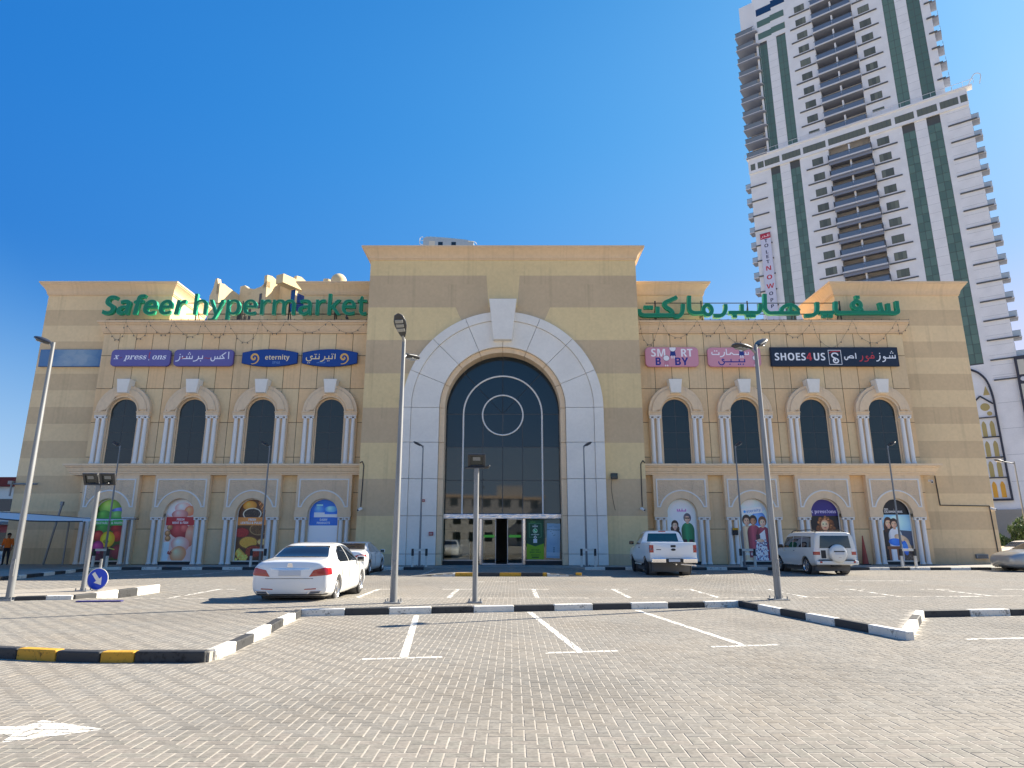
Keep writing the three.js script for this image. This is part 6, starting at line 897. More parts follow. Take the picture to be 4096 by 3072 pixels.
// ---------------------------------------------------------------- street lamps, flood lights, guards
function lampHead(ang, y, reach, tilt = 0.3, s = 1) { // LED cobra head pointing along +x rotated by ang
  const body = new THREE.LatheGeometry([[0, 0], [0.05, 0.01], [0.09, 0.1], [0.155, 0.32], [0.16, 0.46], [0.11, 0.62], [0, 0.68]].map((p) => V2(...p)), 14).scale(1, 1, 0.42).rotateX(0).rotateZ(-Math.PI / 2).scale(s, s, s);
  // lathe axis now +x, thin in z -> lay flat so that thin axis is vertical
  body.rotateX(Math.PI / 2).rotateZ(tilt).translate(reach, 0, 0).rotateY(ang).translate(0, y, 0);
  return body;
}
function lampLens(ang, y, reach, tilt = 0.3, s = 1) { const l = []; for (let i = 0; i < 3; i++) l.push(new RoundedBoxGeometry(0.09, 0.03, 0.2, 1, 0.012).translate(0.24 + i * 0.12, -0.062, 0).scale(s, s, s)); return merge(l).rotateZ(tilt).translate(reach, 0, 0).rotateY(ang).translate(0, y, 0); }
function streetLamp(label, pos, heads, h = 6.4, r = 0.11, group, mat = M.galv, hs = 1) {
  const t = thing('street_lamp', label, 'lamp', pos, 0, group);
  part('pole', cyl(r, r * 0.52, h, 0, 0.02, 0, 10), mat, t); part('base_plate', [rbx(-0.2, 0.2, 0, 0.025, -0.2, 0.2, 0.008), ...[[-1, -1], [1, -1], [1, 1], [-1, 1]].map(([a, b]) => cyl(0.016, 0.016, 0.09, a * 0.15, 0.0, b * 0.15, 6))], mat, t);
  part('access_door', rbx(-0.05, 0.05, 0.55, 0.95, r * 0.88 - 0.02, r * 0.88 + 0.008, 0.01), mat, t);
  for (const [a, tilt, reach, dy] of heads) { const y = h + (dy ?? 0); part('bracket', rod([0, y - 0.12, 0], [Math.cos(a) * (reach + 0.05), y + Math.sin(tilt) * 0.05, -Math.sin(a) * (reach + 0.05)], 0.035), mat, t); const hd = part('lamp_head', lampHead(a, y, reach, tilt, hs), M.lampDark, t); part('led_lens', lampLens(a, y, reach, tilt, hs), M.lens, hd); }
  return t;
}
const D = Math.PI / 180;
streetLamp('tall galvanized lamp with two heads on the kerbed island by the striped kerb', [6.43, 0.12, -16.3], [[48 * D, 0.5, 0.1], [205 * D, 0.02, 0.12, -0.1]], 6.4, 0.085, 'tall car park lamps');
streetLamp('tall galvanized lamp with two heads beside the white sedan', [-2.72, 0.12, -15.5], [[262 * D, 0.75, 0.06, 0.05], [72 * D, 0.1, 0.1, -0.35]], 6.3, 0.085, 'tall car park lamps');
streetLamp('tall galvanized lamp beside the round blue arrow sign', [-11.98, 0.12, -16.1], [[160 * D, 0.35, 0.06]], 6.4, 0.085, 'tall car park lamps');
const guardM = [M.kerbWhite, M.kerbBlack];
function poleGuard(pos, label) {
  const t = thing('pole_guard', label, 'guard rail', pos, 0, 'pole guards on the pavement');
  for (const s of [-1, 1]) { part('post', rbx(s * 0.36 - 0.055, s * 0.36 + 0.055, 0, 0.56, -0.055, 0.055, 0.01), M.kerbWhite, t); part('post_top', rbx(s * 0.36 - 0.06, s * 0.36 + 0.06, 0.56, 0.92, -0.06, 0.06, 0.01), M.kerbBlack, t); }
  part('cross_bar', rbx(-0.3, 0.3, 0.80, 0.92, -0.055, 0.055, 0.01), M.kerbWhite, t); return t;
}
const small = [[-21.6, -35.3, 160, 'display bay with the vegetable poster'], [-13.35, -35.3, 160, 'display bay with the lentils poster'], [-4.9, -35.3, 160, 'left foot of the white arch'], [3.95, -35.3, 40, 'right foot of the white arch'], [12.3, -35.3, 35, 'poster of three people'], [20.7, -35.3, 20, 'poster of the sitting couple']];
for (const [x, z, a, w] of small) { streetLamp(`slim grey single head lamp in front of the ${w}`, [x, 0.12, z], [[a * D, 0.45, 0.03]], 6.4, 0.062, 'slim lamps along the mall pavement', M.poleGrey, 0.95); poleGuard([x + 0.05, 0.12, z + 0.42], `black and white pole guard in front of the ${w}`); }
streetLamp('slim grey lamp standing beyond the right end of the mall', [31.2, 0, -40], [[180 * D, 0.2, 0.6]], 6.2, 0.062, 'slim lamps along the mall pavement', M.poleGrey, 0.95);
function floodPole(label, pos, h, heads) {
  const t = thing('floodlight_pole', label, 'floodlight', pos, 0, 'floodlight poles on the island');
  part('pole', cyl(0.062, 0.062, h, 0, 0.02, 0, 14), M.galv, t); part('base_plate', [rbx(-0.17, 0.17, 0, 0.03, -0.14, 0.14, 0.008), ...[[-1, -1], [1, -1], [1, 1], [-1, 1]].map(([a, b]) => cyl(0.014, 0.014, 0.09, a * 0.13, 0, b * 0.1, 6))], M.poleGrey, t);
  part('bracket', [rbx(-0.28, 0.3, h + 0.02, h + 0.06, -0.03, 0.03, 0.01), rod([0.18, h + 0.04, 0.02], [0.32, h + 0.08, 0.08], 0.02)], M.lampDark, t);
  for (const [x, y, ry, w] of heads) { const f = grp('flood_head', t); f.position.set(x, h + y, 0); f.rotation.set(0.45, ry, 0, 'YXZ'); part('housing', rbx(-w / 2, w / 2, -0.13, 0.13, -0.11, 0.02, 0.03), M.lampDark, f); part('front_frame', ext(shapeOf([[-w / 2 - 0.03, -0.17], [w / 2 + 0.03, -0.17], [w / 2 + 0.03, 0.17], [-w / 2 - 0.03, 0.17]], [[[-w / 2 + 0.04, -0.11], [w / 2 - 0.04, -0.11], [w / 2 - 0.04, 0.11], [-w / 2 + 0.04, 0.11]]]), 0.02, 0.06, 0.01), M.lampDark, f); part('front_glass', bx(-w / 2 + 0.04, w / 2 - 0.04, -0.11, 0.11, 0.022, 0.03), M.glass, f); part('reflector', bx(-w * 0.25, w * 0.25, 0.0, 0.09, 0.03, 0.034), M.poleGrey, f); }
  return t;
}
floodPole('slim post with one floodlight in front of the glass entrance', [-0.85, 0.12, -15.5], 3.05, [[0.0, 0.22, 0, 0.36]]);
floodPole('slim post with twin floodlights behind the round blue arrow sign', [-11.3, 0.2, -17.75], 2.75, [[-0.22, 0.2, 0, 0.34], [0.24, 0.2, 0.12, 0.34]]);
{ // keep-right sign
  const t = thing('arrow_sign', 'round blue sign with a white arrow pointing down right on a short post', 'road sign', [-11.1, 0.2, -18.0]);
  part('post', cyl(0.035, 0.035, 0.82, 0.0, 0, -0.03, 10), M.galv, t); part('disc', new THREE.CylinderGeometry(0.285, 0.285, 0.012, 40).rotateX(Math.PI / 2).translate(0, 0.30, 0.02), M.column, t);
  part('disc_face', new THREE.CylinderGeometry(0.268, 0.268, 0.01, 40).rotateX(Math.PI / 2).translate(0, 0.30, 0.024), phy(lin(0.004, 0.055, 0.55), { roughness: 0.35 }), t);
  const a = [[-0.045, 0.2], [0.045, 0.2], [0.045, -0.02], [0.125, -0.02], [0, -0.19], [-0.125, -0.02], [-0.045, -0.02]]; part('arrow', ext(a, 0.031, 0.035).rotateZ(45 * D * 0.85).translate(0, 0.30, 0), M.column, t);
  const sh = tag(part('blue_sheet', uvBox(rbx(-0.5, 0.5, 0, 0.03, -0.07, 0.07, 0.012)), std(lin(0.035, 0.03, 0.16), { roughness: 0.6 })), 'narrow dark blue strip lying on the island paving', 'strip'); sh.name = numbered('blue_strip'); sh.position.set(-9.6, ISLE_TOP, -15.75); sh.rotation.y = 0.1; scene.add(sh);
}
// ---------------------------------------------------------------- things fixed to the mall
function cctv(label, x, y, z, side) {
  const t = thing('security_camera', label, 'camera', [x, y, z], 0, 'security cameras on the mall'); part('mount', [box(0.12, 0.12, 0.04, 0, 0, 0.02), rod([0, 0, 0.02], [0, -0.02, 0.18], 0.02)], M.column, t); part('housing', new THREE.CylinderGeometry(0.07, 0.07, 0.3, 14).rotateX(Math.PI / 2).rotateX(0.35).rotateY(side * 0.5).translate(0, -0.06, 0.24), M.column, t); part('lens', new THREE.CylinderGeometry(0.05, 0.05, 0.01, 12).rotateX(Math.PI / 2).rotateX(0.35).rotateY(side * 0.5).translate(side * 0.075, -0.11, 0.38), M.black, t); return t;
}
function conduit(label, pts) { const t = thing('cable_conduit', label, 'cable', pts[0], 0, 'surface cables on the mall'); part('conduit', merge(pts.slice(1).map((p, i) => rod(pts[i].map((v, k) => v - pts[0][k]), p.map((v, k) => v - pts[0][k]), 0.028, 6))), M.wire, t); }
const ZF = -36.8, ZL = -38.0;
cctv('white bullet camera on the yellow band left of the arch', -8.5, 3.2, ZF, -1); cctv('white bullet camera on the yellow band right of the arch', 7.3, 3.2, ZF, 1); cctv('white bullet camera under the string course beside the sitting couple poster', 24.45, 4.85, -38.0, -1); cctv('white bullet camera low on the right striped wall', 28.2, 3.3, -38.6, 1);
conduit('thin cable running down the left edge of the entrance block', [[-8.5, 3.3, ZF + 0.02], [-8.45, 5.6, ZF + 0.02], [-8.55, 5.85, ZF + 0.02], [-8.68, 5.75, ZF + 0.02]]); conduit('thin cable running down the right edge of the entrance block', [[7.32, 3.3, ZF + 0.02], [7.35, 5.7, ZF + 0.02], [7.48, 5.9, ZF + 0.02], [7.58, 5.75, ZF + 0.02]]);
conduit('grey cable stepping across the right striped wall', [[25.2, 5.2, -38.57], [25.25, 3.47, -38.57], [28.15, 3.42, -38.57], [28.2, 0.6, -38.57]]);
{ const t = thing('wall_floodlight', 'black floodlight on the yellow wall right of the arch', 'floodlight', [5.78, 5.0, ZF]); part('housing', rbx(-0.2, 0.2, -0.18, 0.16, 0.12, 0.24, 0.03), M.lampDark, t); part('front_glass', bx(-0.16, 0.16, -0.14, 0.12, 0.24, 0.25), M.glass, t); part('arm', rod([0, 0, 0], [0, 0, 0.14], 0.03), M.lampDark, t); part('cable', tube([[-0.1, -0.1, 0.05], [-0.16, -0.6, 0.02], [-0.06, -1.5, 0.02], [0.02, -1.9, 0.02]], 0.012, 16), M.wire, t); }
const redBox = (label, x, y, w, h) => { const t = thing('alarm_box', label, 'alarm', [x, y, ZF + 0.24]); part('housing', rbx(-w / 2, w / 2, -h / 2, h / 2, -0.01, 0.07, 0.02), std(lin(0.35, 0.03, 0.03), { roughness: 0.5 }), t); part('face_plate', rbx(-w * 0.36, w * 0.36, -h * 0.3, h * 0.3, 0.06, 0.078, 0.006), std(lin(0.5, 0.3, 0.27)), t); };
redBox('small round dark red alarm on the white arch', -4.95, 3.63, 0.15, 0.15); redBox('pale red call box low on the white arch', -4.48, 1.82, 0.25, 0.2);
{ const t = thing('meter_box', 'small yellow and black box on the column beside the poster of three people', 'box', [12.7, 1.95, -37.58]); part('lower_box', rbx(-0.14, 0.14, -0.2, 0.08, -0.02, 0.12, 0.02), M.black, t); part('upper_cap', rbx(-0.15, 0.15, 0.08, 0.2, -0.02, 0.13, 0.02), std(lin(0.6, 0.32, 0.02)), t); }
{ const t = thing('traffic_cone', 'tall dull red cone standing against the mall between two bays', 'cone', [20.0, 0.12, -37.75]); part('cone', new THREE.LatheGeometry([[0, 1.6], [0.025, 1.6], [0.17, 0.05], [0.17, 0.0], [0, 0]].map((p) => V2(...p)), 20), std(lin(0.36, 0.07, 0.045), { roughness: 0.7 }), t); part('base', rbx(-0.22, 0.22, 0, 0.05, -0.2, 0.2, 0.015), M.black, t); }
{ const t = thing('wall_vent', 'small dark extractor box near the base of the right striped wall', 'vent', [27.2, 0.55, -38.6]); part('housing', rbx(-0.35, 0.35, -0.12, 0.12, 0, 0.12, 0.02), M.poleGrey, t); part('grille', [-0.06, 0, 0.06].map((y) => box(0.56, 0.02, 0.02, 0, y, 0.125)), M.black, t); }
// ---- strings of bulbs draped from the parapet
function festoon(label, x0, x1, seedv) {
  const t = thing('string_lights', label, 'string lights', [0, 14.45, -37.6], 0, 'string lights on the parapet'), w = [], b = []; seedN = seedv; let x = x0;
  while (x < x1 - 0.5) {
    const n = Math.min(x1, x + rnd(1.3, 2.9)), sag = rnd(0.6, 1.7), y0 = 0.16 - rnd(0.1), pts = []; const N = 12;
    for (let i = 0; i <= N; i++) { const q = i / N, yy = y0 - sag * 4 * q * (1 - q); pts.push([lerp(x, n, q), yy, yy > -0.5 ? 0.06 + 0.1 * (yy + 0.5) - 0.02 : -0.5 + rnd(0.02)]); }
    for (const p of pts) p[2] = p[1] > -0.15 ? 0.08 : lerp(0.08, -0.3, smooth(-p[1], 0.15, 0.6));
    w.push(tube(pts, 0.0075, 24, 4)); pts.forEach((p, i) => { if (i % 2) b.push(new THREE.SphereGeometry(0.033, 6, 5).scale(1, 1.6, 1).translate(p[0], p[1] - 0.06, p[2])); }); x = n;
  }
  for (let q = x0; q < x1; q += 0.55) b.push(cyl(0.02, 0.02, 0.08, q + rnd(0.2), 0.2, -0.05, 5)); w.push(tube(Array.from({ length: 20 }, (_, i) => [lerp(x0, x1, i / 19), 0.23 + rnd(-0.02, 0.02), -0.02]), 0.014, 60, 4));
  part('cord', w, M.cord, t); part('bulbs', b, std(lin(0.12, 0.11, 0.1), { roughness: 0.3 }), t).userData.kind = 'stuff';
}
festoon('draped string of small dark bulbs over the purple and blue signs', -25.0, -8.9, 41); festoon('draped string of small dark bulbs over the pink and black signs', 7.8, 24.4, 97);
{ const t = thing('pigeon', 'dark pigeon perched on the parapet below the green letters', 'bird', [-10.2, 14.66, -37.7]); const mc = [new THREE.SphereGeometry(0.11, 12, 10).scale(0.8, 0.85, 1.35).translate(0, 0.16, 0), new THREE.SphereGeometry(0.055, 10, 8).translate(0, 0.29, 0.1), new THREE.ConeGeometry(0.045, 0.2, 8).rotateX(-Math.PI / 2.3).translate(0, 0.12, -0.2), new THREE.ConeGeometry(0.014, 0.05, 6).rotateX(Math.PI / 2).translate(0, 0.285, 0.165), cyl(0.08, 0.05, 0.14, 0, 0.14, 0.05, 10)]; part('body', mc, std(lin(0.06, 0.06, 0.065)), t); part('leg', [rod([0.03, 0, 0.02], [0.03, 0.1, 0], 0.008), rod([-0.03, 0, 0.02], [-0.03, 0.1, 0], 0.008)], std(lin(0.3, 0.12, 0.1)), t); }
// ---------------------------------------------------------------- buildings and things behind and beside the mall
{ // ochre villa block with shaped parapets, behind the left parapet
  const b = thing('villa_block', 'ochre block with shaped parapets and blue windows behind the green letters', 'building', [-43.5, -0.7, -108.75], -0.5); b.scale.setScalar(1.45); const m = std(lin(0.80, 0.62, 0.36), st), gl = phy(lin(0.01, 0.06, 0.25), { roughness: 0.1 }), X = (x) => x + 30;
  const para = (x0, x1, y, top, z0, z1) => ext([[x0, y], [x1, y], [x1, top - 0.2], [lerp(x0, x1, 0.8), top - 0.75], [lerp(x0, x1, 0.55), top - 0.85], [lerp(x0, x1, 0.3), top - 0.5], [lerp(x0, x1, 0.16), top], [x0, top]], z0, z1);
  const side = (x, w, z0, z1, y, pts) => { const g = ext(pts.map(([z, t]) => [z, t]), 0, w); g.rotateY(Math.PI / 2); g.translate(x, 0, 0); void z0; void z1; void y; return g; }; // profile in (-z, y)
  // three stepped wings receding to the left, right faces in sun
  const wing = (nm, x0, x1, y, z0, z1) => part(nm, uvBox(bx(X(x0), X(x1), 0, y, z0, z1)), m, b);
  wing('wall', -35.4, -33.7, 30.3, -6, 4.4); wing('wall', -33.7, -28.8, 31.2, -9, 1.6); wing('wall', -28.8, -25.9, 31.2, -10, -0.3); wing('wall', -25.9, -18, 29.6, -14, -5);
  // ogee parapets on the right-hand faces
  const og = (L, h) => [[0, 0], [L, 0], [L, h * 0.55], [L * 0.86, h * 0.42], [L * 0.7, h * 0.45], [L * 0.45, h * 0.75], [L * 0.24, h * 0.95], [L * 0.12, h * 1.12], [0.0, h * 1.05]];
  const cap = (x, zf, y, L, h, w = 0.5) => part('parapet', side(X(x) - w, w, 0, 0, 0, og(L, h).map(([d, t]) => [-zf + d, y + t])), m, b);
  cap(-33.7, 4.4, 30.3, 5, 1.3); cap(-28.85, 1.6, 31.2, 6, 1.5); cap(-25.9, -0.3, 31.2, 6, 1.5);
  part('parapet', [ext([[X(-35.4), 30.3], [X(-33.75), 30.3], [X(-33.9), 31.2], [X(-34.3), 32.4], [X(-34.6), 32.4], [X(-34.9), 31.2]], 3.9, 4.4), para(X(-33.6), X(-28.85), 31.2, 32.2, 1.1, 1.6), para(X(-28.8), X(-25.95), 31.2, 32.3, -0.8, -0.3)], m, b);
  part('roof_step', [bx(X(-31.0), X(-28.9), 31.2, 32.7, -3.5, -0.5), bx(X(-26.9), X(-25.7), 31.1, 32.2, -1.2, 1.9)], m, b); part('dome', [new THREE.SphereGeometry(0.95, 20, 12, 0, Math.PI * 2, 0, Math.PI / 2).translate(X(-22.6), 32.75, -4), cyl(0.95, 0.95, 3.15, X(-22.6), 29.6, -4, 20), cyl(0.45, 0.45, 3.5, X(-24.2), 29.6, -3.6, 14)], m, b);
  for (const [x0, x1, y0, y1, z] of [[-26.6, -25.95, 28.2, 31.0, -0.28], [-33.6, -32.9, 26, 29.2, 1.62], [-29.9, -29.5, 28.6, 30.5, 1.62], [-31.6, -31.2, 27.4, 30.0, 1.62], [-32.4, -31.9, 25, 28, 1.62]]) part('window', bx(X(x0), X(x1), y0, y1, z - 0.05, z + 0.03), z < 0 ? gl : M.mull, b);
  part('window', [bx(X(-25.92), X(-25.86), 28.3, 30.6, -4, -0.6)], gl, b);
  part('water_spout', [[-31.8, 30.9, 1.2], [-30.4, 31.2, 1.0]].map(([x, y, z]) => bx(X(x) - 0.3, X(x) + 0.3, y - 0.2, y + 0.15, 0.6, z + 0.4)), m, b); part('aerial', [rod([X(-29.2), 32.2, -1], [X(-29.2), 33.6, -1], 0.04), rod([X(-29.5), 33.2, -1], [X(-28.9), 33.3, -1], 0.03), rod([X(-29.5), 32.9, -1], [X(-28.9), 33.0, -1], 0.03)], M.galv, b);
}
{ // pale blue-grey tower top beyond the entrance block
  const b = thing('distant_tower', 'pale blue grey tower top with rounded roof line beyond the entrance block', 'building', [-14, 0, -130]); const m = std(lin(0.42, 0.50, 0.55), { map: T.stucco }), s = [];
  const top = [[-5.6, 0], [4.0, 0], [5.6, 64.9], [4.0, 65.4], [0, 65.85], [-4.0, 66.15], [-5.0, 66.1], [-5.5, 65.7]]; part('wall', uvBox(ext([[-5.5, 0], [4.6, 0], ...top.slice(2)], -9, 0)), m, b);
  for (const x of [-1.7, 1.2]) part('window', bx(x - 0.5, x + 0.5, 63.2, 64.85, 0, 0.05), M.glassBlue, b); part('window', bx(-4.2, -2.9, 63.4, 65.1, 0, 0.05), std(lin(0.6, 0.58, 0.5)), b); part('balcony_rail', [tube([[-5.5, 66.0, 0.1], [-6.1, 65.9, 0.1], [-6.1, 64.3, 0.1], [-5.5, 64.2, 0.1]], 0.07, 12), tube([[4.4, 65.0, 0.1], [5.9, 64.8, 0.1], [6.3, 64.2, 0.1]], 0.07, 12), rod([-6, 65.2, 0.1], [-5.4, 65.2, 0.1], 0.05)], M.column, b); void s;
}
{ // far left: low white building with a red roof edge, shade canopy, railing, person
  const b = thing('low_shop', 'low white building with a dark red roof edge beyond the left corner', 'building', [-62, 0, -70]); part('wall', uvBox(bx(-16, 9.2, 0, 7.0, -12, 0)), M.white, b); part('roof_edge', bx(-16.5, 9.8, 7.0, 8.0, -12.5, 0.4), std(lin(0.22, 0.035, 0.03)), b);
  for (let i = 0; i < 9; i++) part('window', bx(-15 + i * 2.7, -13.2 + i * 2.7, 4.4, 5.7, 0, 0.05), M.glassBlue, b); part('awning', [bx(-16, 9, 3.0, 3.3, 0, 1.6)], std(lin(0.2, 0.22, 0.25)), b); part('shopfront', bx(-15, 8.5, 0.3, 2.6, 0, 0.06), M.glass, b); part('sign_strip', bx(2, 8.8, 2.2, 2.95, 0.1, 0.25), std(lin(0.5, 0.12, 0.12)), b);
  const c = thing('shade_canopy', 'white curved fabric parking canopy on thin posts at the left corner', 'canopy', [-26.5, 0.12, -34.4]); const P = [], N = 14, K = 8;
  const sheet = (u, v) => [lerp(-8, 5.6, u), 2.5 + 0.42 * Math.sin(Math.PI * Math.min(1, u * 0.86 + 0.3)) - 0.25 * v, lerp(-2.4, 2.4, v)]; for (let i = 0; i < N; i++) for (let k = 0; k < K; k++) { const a = sheet(i / N, k / K), q = sheet((i + 1) / N, k / K), r = sheet((i + 1) / N, (k + 1) / K), s = sheet(i / N, (k + 1) / K); P.push(...a, ...s, ...r, ...a, ...r, ...q); }
  const g = new THREE.BufferGeometry(); g.setAttribute('position', new THREE.Float32BufferAttribute(P, 3)); g.computeVertexNormals(); part('fabric', norm(mergeVertices(g.clone().deleteAttribute('normal')).toNonIndexed()), phy(lin(0.74, 0.75, 0.75), { roughness: 0.9, transmission: 0.25, thickness: 0 }), c);
  part('edge_tube', [tube(Array.from({ length: 10 }, (_, i) => sheet(i / 9, 1)), 0.035, 30), tube(Array.from({ length: 10 }, (_, i) => sheet(i / 9, 0)), 0.035, 30)], M.lampDark, c); for (const [u, v] of [[0.1, 0.02], [0.72, 0.02], [0.5, 0.98], [0.97, 0.02]]) { const q = sheet(u, v); part('post', rod([q[0], 0, q[2]], [q[0], q[1], q[2]], 0.05), M.galv, c); }
  const pt = thing('wall_pipe', 'slim white pipe standing by the left striped wall', 'pipe', [-26.0, 0.12, -37.6]); part('pipe', [rod([-0.4, 0, 0], [0.12, 3.3, 0], 0.06), box(0.14, 0.22, 0.14, 0.13, 3.4, 0)], M.galv, pt);
  const r = thing('hand_rail', 'short white tubular railing beside the person in orange', 'railing', [-29.2, 0.12, -38]); part('rail', tube([[-1.5, 0.0, 0], [-1.5, 0.95, 0], [-1.4, 1.02, 0], [0, 1.02, 0], [0.1, 0.95, 0], [0.1, 0, 0]], 0.035, 40), M.column, r); part('mid_rail', rod([-1.5, 0.55, 0], [0.1, 0.55, 0], 0.025), M.column, r);
  const wb = thing('wall_bracket', 'grey arm fixed high on the left corner of the striped wall', 'bracket', [-29.3, 4.7, -38.5]); part('arm', [rod([-0.4, 0, 0.1], [1.2, 0, 0.1], 0.05), rod([-0.3, 0, 0.1], [-0.3, -0.7, 0.1], 0.05), box(0.25, 0.2, 0.2, -0.35, 0.08, 0.1)], M.galv, wb);
  const oc = thing('orange_barrier', 'low orange barrier beyond the shade canopy', 'barrier', [-40, 0, -48]); part('panel', rbx(-2.5, 1.5, 0.5, 1.1, -0.2, 0.2, 0.1), std(lin(0.75, 0.3, 0.05)), oc); part('foot', [rbx(-2.3, -2, 0, 0.5, -0.3, 0.3, 0.05), rbx(1, 1.3, 0, 0.5, -0.3, 0.3, 0.05)], M.black, oc);
}
{ // person in an orange shirt
  const t = thing('person', 'person in an orange shirt and dark trousers standing under the canopy', 'person', [-28.35, 0.12, -37.3], 0.5);
  const J = { hip: [0, 0.92, 0], chest: [0, 1.3, 0], neck: [0, 1.47, 0.01], head: [0, 1.6, 0.03] }; const bones = [[J.hip, J.chest, 0.15, 0.17], [J.chest, J.neck, 0.15, 0.06], [J.neck, [0, 1.54, 0.02], 0.055, 0.06], [[0, 1.57, 0.02], [0, 1.66, 0.03], 0.085, 0.1]];
  for (const s of [-1, 1]) bones.push([[s * 0.09, 0.9, 0], [s * 0.1, 0.5, 0.03], 0.095, 0.065], [[s * 0.1, 0.5, 0.03], [s * 0.11, 0.09, 0], 0.062, 0.042], [[s * 0.11, 0.06, -0.04], [s * 0.12, 0.04, 0.15], 0.045, 0.035], [[s * 0.18, 1.4, 0], [s * 0.24, 1.12, 0.02], 0.058, 0.045], [[s * 0.24, 1.12, 0.02], [s * 0.22, 0.88, 0.12], 0.042, 0.032], [[s * 0.22, 0.88, 0.12], [s * 0.215, 0.79, 0.15], 0.036, 0.026]);
  const sd = (p) => { let d = 9; for (const [a, b, r0, r1] of bones) { const ab = [b[0] - a[0], b[1] - a[1], b[2] - a[2]], ap = [p[0] - a[0], p[1] - a[1], p[2] - a[2]], q = Math.max(0, Math.min(1, (ap[0] * ab[0] + ap[1] * ab[1] + ap[2] * ab[2]) / (ab[0] ** 2 + ab[1] ** 2 + ab[2] ** 2))), e = Math.hypot(ap[0] - ab[0] * q, ap[1] - ab[1] * q, ap[2] - ab[2] * q) - lerp(r0, r1, q), k = 0.03, h = Math.max(k - Math.abs(d - e), 0) / k; d = Math.min(d, e) - h * h * k * 0.25; } return d; };
  const n = 84, mc = new MarchingCubes(n, M.trim, false, false, 90000), SC = 0.95; mc.isolation = 0; for (let k = 0; k < n; k++) for (let j = 0; j < n; j++) for (let i = 0; i < n; i++) { const f = (q) => (q / n * 2 - 1) * SC; mc.field[i + j * n + k * n * n] = -sd([f(i), f(j) + 0.86, f(k)]); } mc.update();
  const c = mc.count, P = new Float32Array(mc.positionArray.slice(0, c * 3)), col = new Float32Array(c * 3); for (let i = 0; i < c; i++) { P[3 * i] *= SC; P[3 * i + 1] = P[3 * i + 1] * SC + 0.86; P[3 * i + 2] *= SC; const y = P[3 * i + 1], x = Math.abs(P[3 * i]); const cl = y > 1.63 || (y > 1.55 && P[3 * i + 2] < 0.0) ? [0.02, 0.015, 0.012] : y > 1.46 ? [0.28, 0.16, 0.10] : x > 0.15 && y < 1.08 && y > 0.7 ? [0.28, 0.16, 0.10] : y > 0.93 ? [0.75, 0.17, 0.02] : y > 0.09 ? [0.02, 0.022, 0.035] : [0.015, 0.015, 0.015]; col.set(cl, 3 * i); }
  const g = new THREE.BufferGeometry(); g.setAttribute('position', new THREE.BufferAttribute(P, 3)); g.setAttribute('normal', new THREE.BufferAttribute(new Float32Array(mc.normalArray.slice(0, c * 3)).map((v) => v), 3)); g.setAttribute('color', new THREE.BufferAttribute(col, 3)); g.computeVertexNormals(); const m = new THREE.Mesh(g, std(0xffffff, { vertexColors: true })); m.name = 'body'; m.castShadow = m.receiveShadow = true; t.add(m);
}
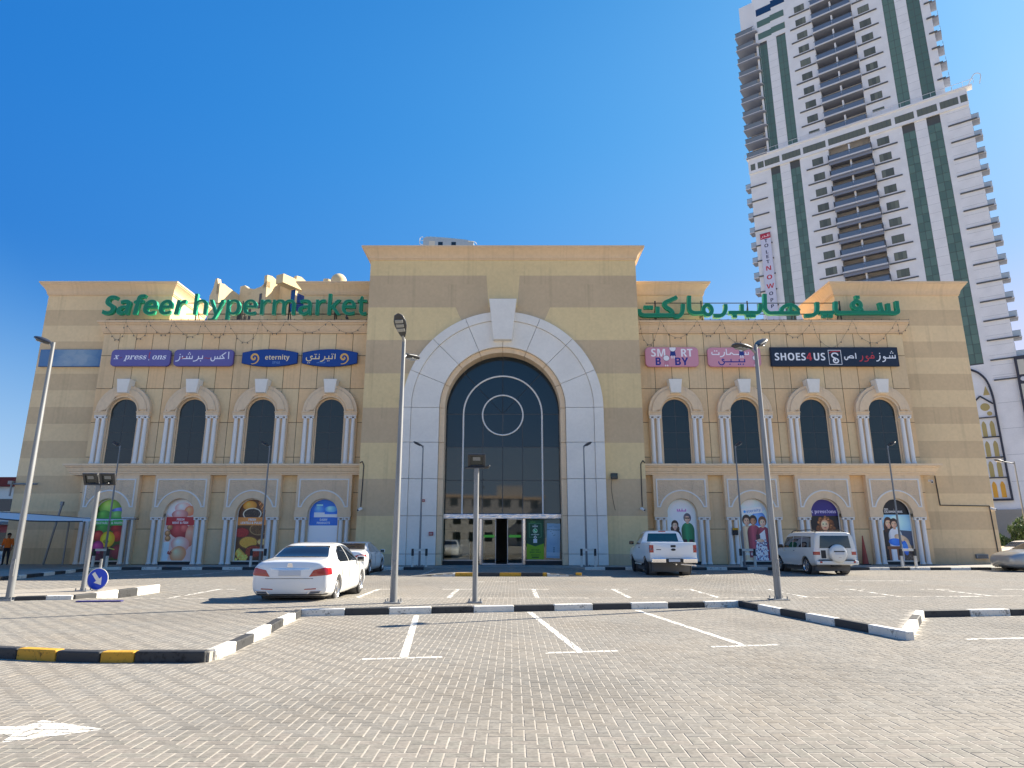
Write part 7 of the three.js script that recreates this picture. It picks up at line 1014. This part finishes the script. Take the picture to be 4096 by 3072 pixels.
{ // bush and hedge at the right end
  const bush = (label, pos, r, h, n, sd) => {
    const t = thing('bush', label, 'bush', pos); seedN = sd; const P = [], C = []; part('trunk', [rod([0, 0, 0], [0.1, h * 0.5, 0], 0.08, 7, 0.05), rod([0.05, h * 0.3, 0], [0.5, h * 0.6, 0.2], 0.04, 6, 0.02), rod([0.05, h * 0.3, 0], [-0.4, h * 0.62, -0.1], 0.04, 6, 0.02)], std(lin(0.12, 0.08, 0.05)), t);
    for (let i = 0; i < n; i++) { const a = rnd(6.283), e = Math.acos(rnd(-0.9, 1)), q = Math.pow(rnd(), 0.4), lump = 0.75 + 0.4 * fbm(a / 6.283 + 1, e / 3.14 + 1, 5, 2, sd), x = r * q * lump * Math.sin(e) * Math.cos(a), y = h * 0.55 + h * 0.45 * q * lump * Math.cos(e), z = r * q * lump * Math.sin(e) * Math.sin(a), s = rnd(0.06, 0.13), d = V3(rnd(-1, 1), rnd(-1, 1), rnd(-1, 1)).normalize(), u = V3(0, 1, 0).cross(d).normalize(), v = d.clone().cross(u); const pt = (k, l) => [x + u.x * k * s + v.x * l * s, y + u.y * k * s + v.y * l * s, z + u.z * k * s + v.z * l * s]; P.push(...pt(-0.5, 0), ...pt(0.5, 0), ...pt(0, 1.6), ...pt(-0.5, 0), ...pt(0, -1.2), ...pt(0.5, 0)); const k = rnd(0.7, 1.3); for (let j = 0; j < 6; j++) C.push(0.045 * k, 0.10 * k, 0.035 * k); }
    const g = new THREE.BufferGeometry(); g.setAttribute('position', new THREE.Float32BufferAttribute(P, 3)); g.setAttribute('color', new THREE.Float32BufferAttribute(C, 3)); g.computeVertexNormals(); const m = new THREE.Mesh(g, phy(0xffffff, { vertexColors: true, roughness: 0.8, transmission: 0.25, thickness: 0 })); m.name = 'crown'; m.castShadow = m.receiveShadow = true; t.add(m); };
  bush('dense green bush behind the parked cars at the right end', [36.5, 0, -46], 1.6, 3.2, 5200, 301); bush('clipped low green hedge plant beside the right end of the mall', [34.0, 0, -47], 1.4, 2.0, 4200, 517);
}
// ---------------------------------------------------------------- houses across the street behind the viewer, mirrored in the entrance glass
for (const [x, w, h, z, c, lab] of [[-34, 26, 12, 62, [0.5, 0.42, 0.3], 'sand coloured flats across the street with flat roof'], [-4, 22, 10, 66, [0.55, 0.53, 0.5], 'pale grey flats across the street with small windows'], [26, 28, 13, 60, [0.42, 0.33, 0.24], 'brown flats across the street with stepped roof']]) {
  const b = thing('street_flats', lab, 'building', [x, 0, z], Math.PI); part('wall', uvBox(bx(-w / 2, w / 2, 0, h, -10, 0)), std(lin(...c), st), b); part('parapet', bx(-w / 2 - 0.2, w / 2 + 0.2, h, h + 0.6, -10.2, 0.2), M.trimDark, b); part('roof_room', bx(-w * 0.3, -w * 0.05, h + 0.6, h + 3, -8, -3), std(lin(...c), st), b);
  for (let f = 0; f < 3; f++) for (let k = 0; k < Math.floor(w / 3.4); k++) part('window', bx(-w / 2 + 1 + k * 3.4, -w / 2 + 2.6 + k * 3.4, 1 + f * 3.6, 2.9 + f * 3.6, 0, 0.05), M.glass, b);
}
renderer.render(scene, camera);
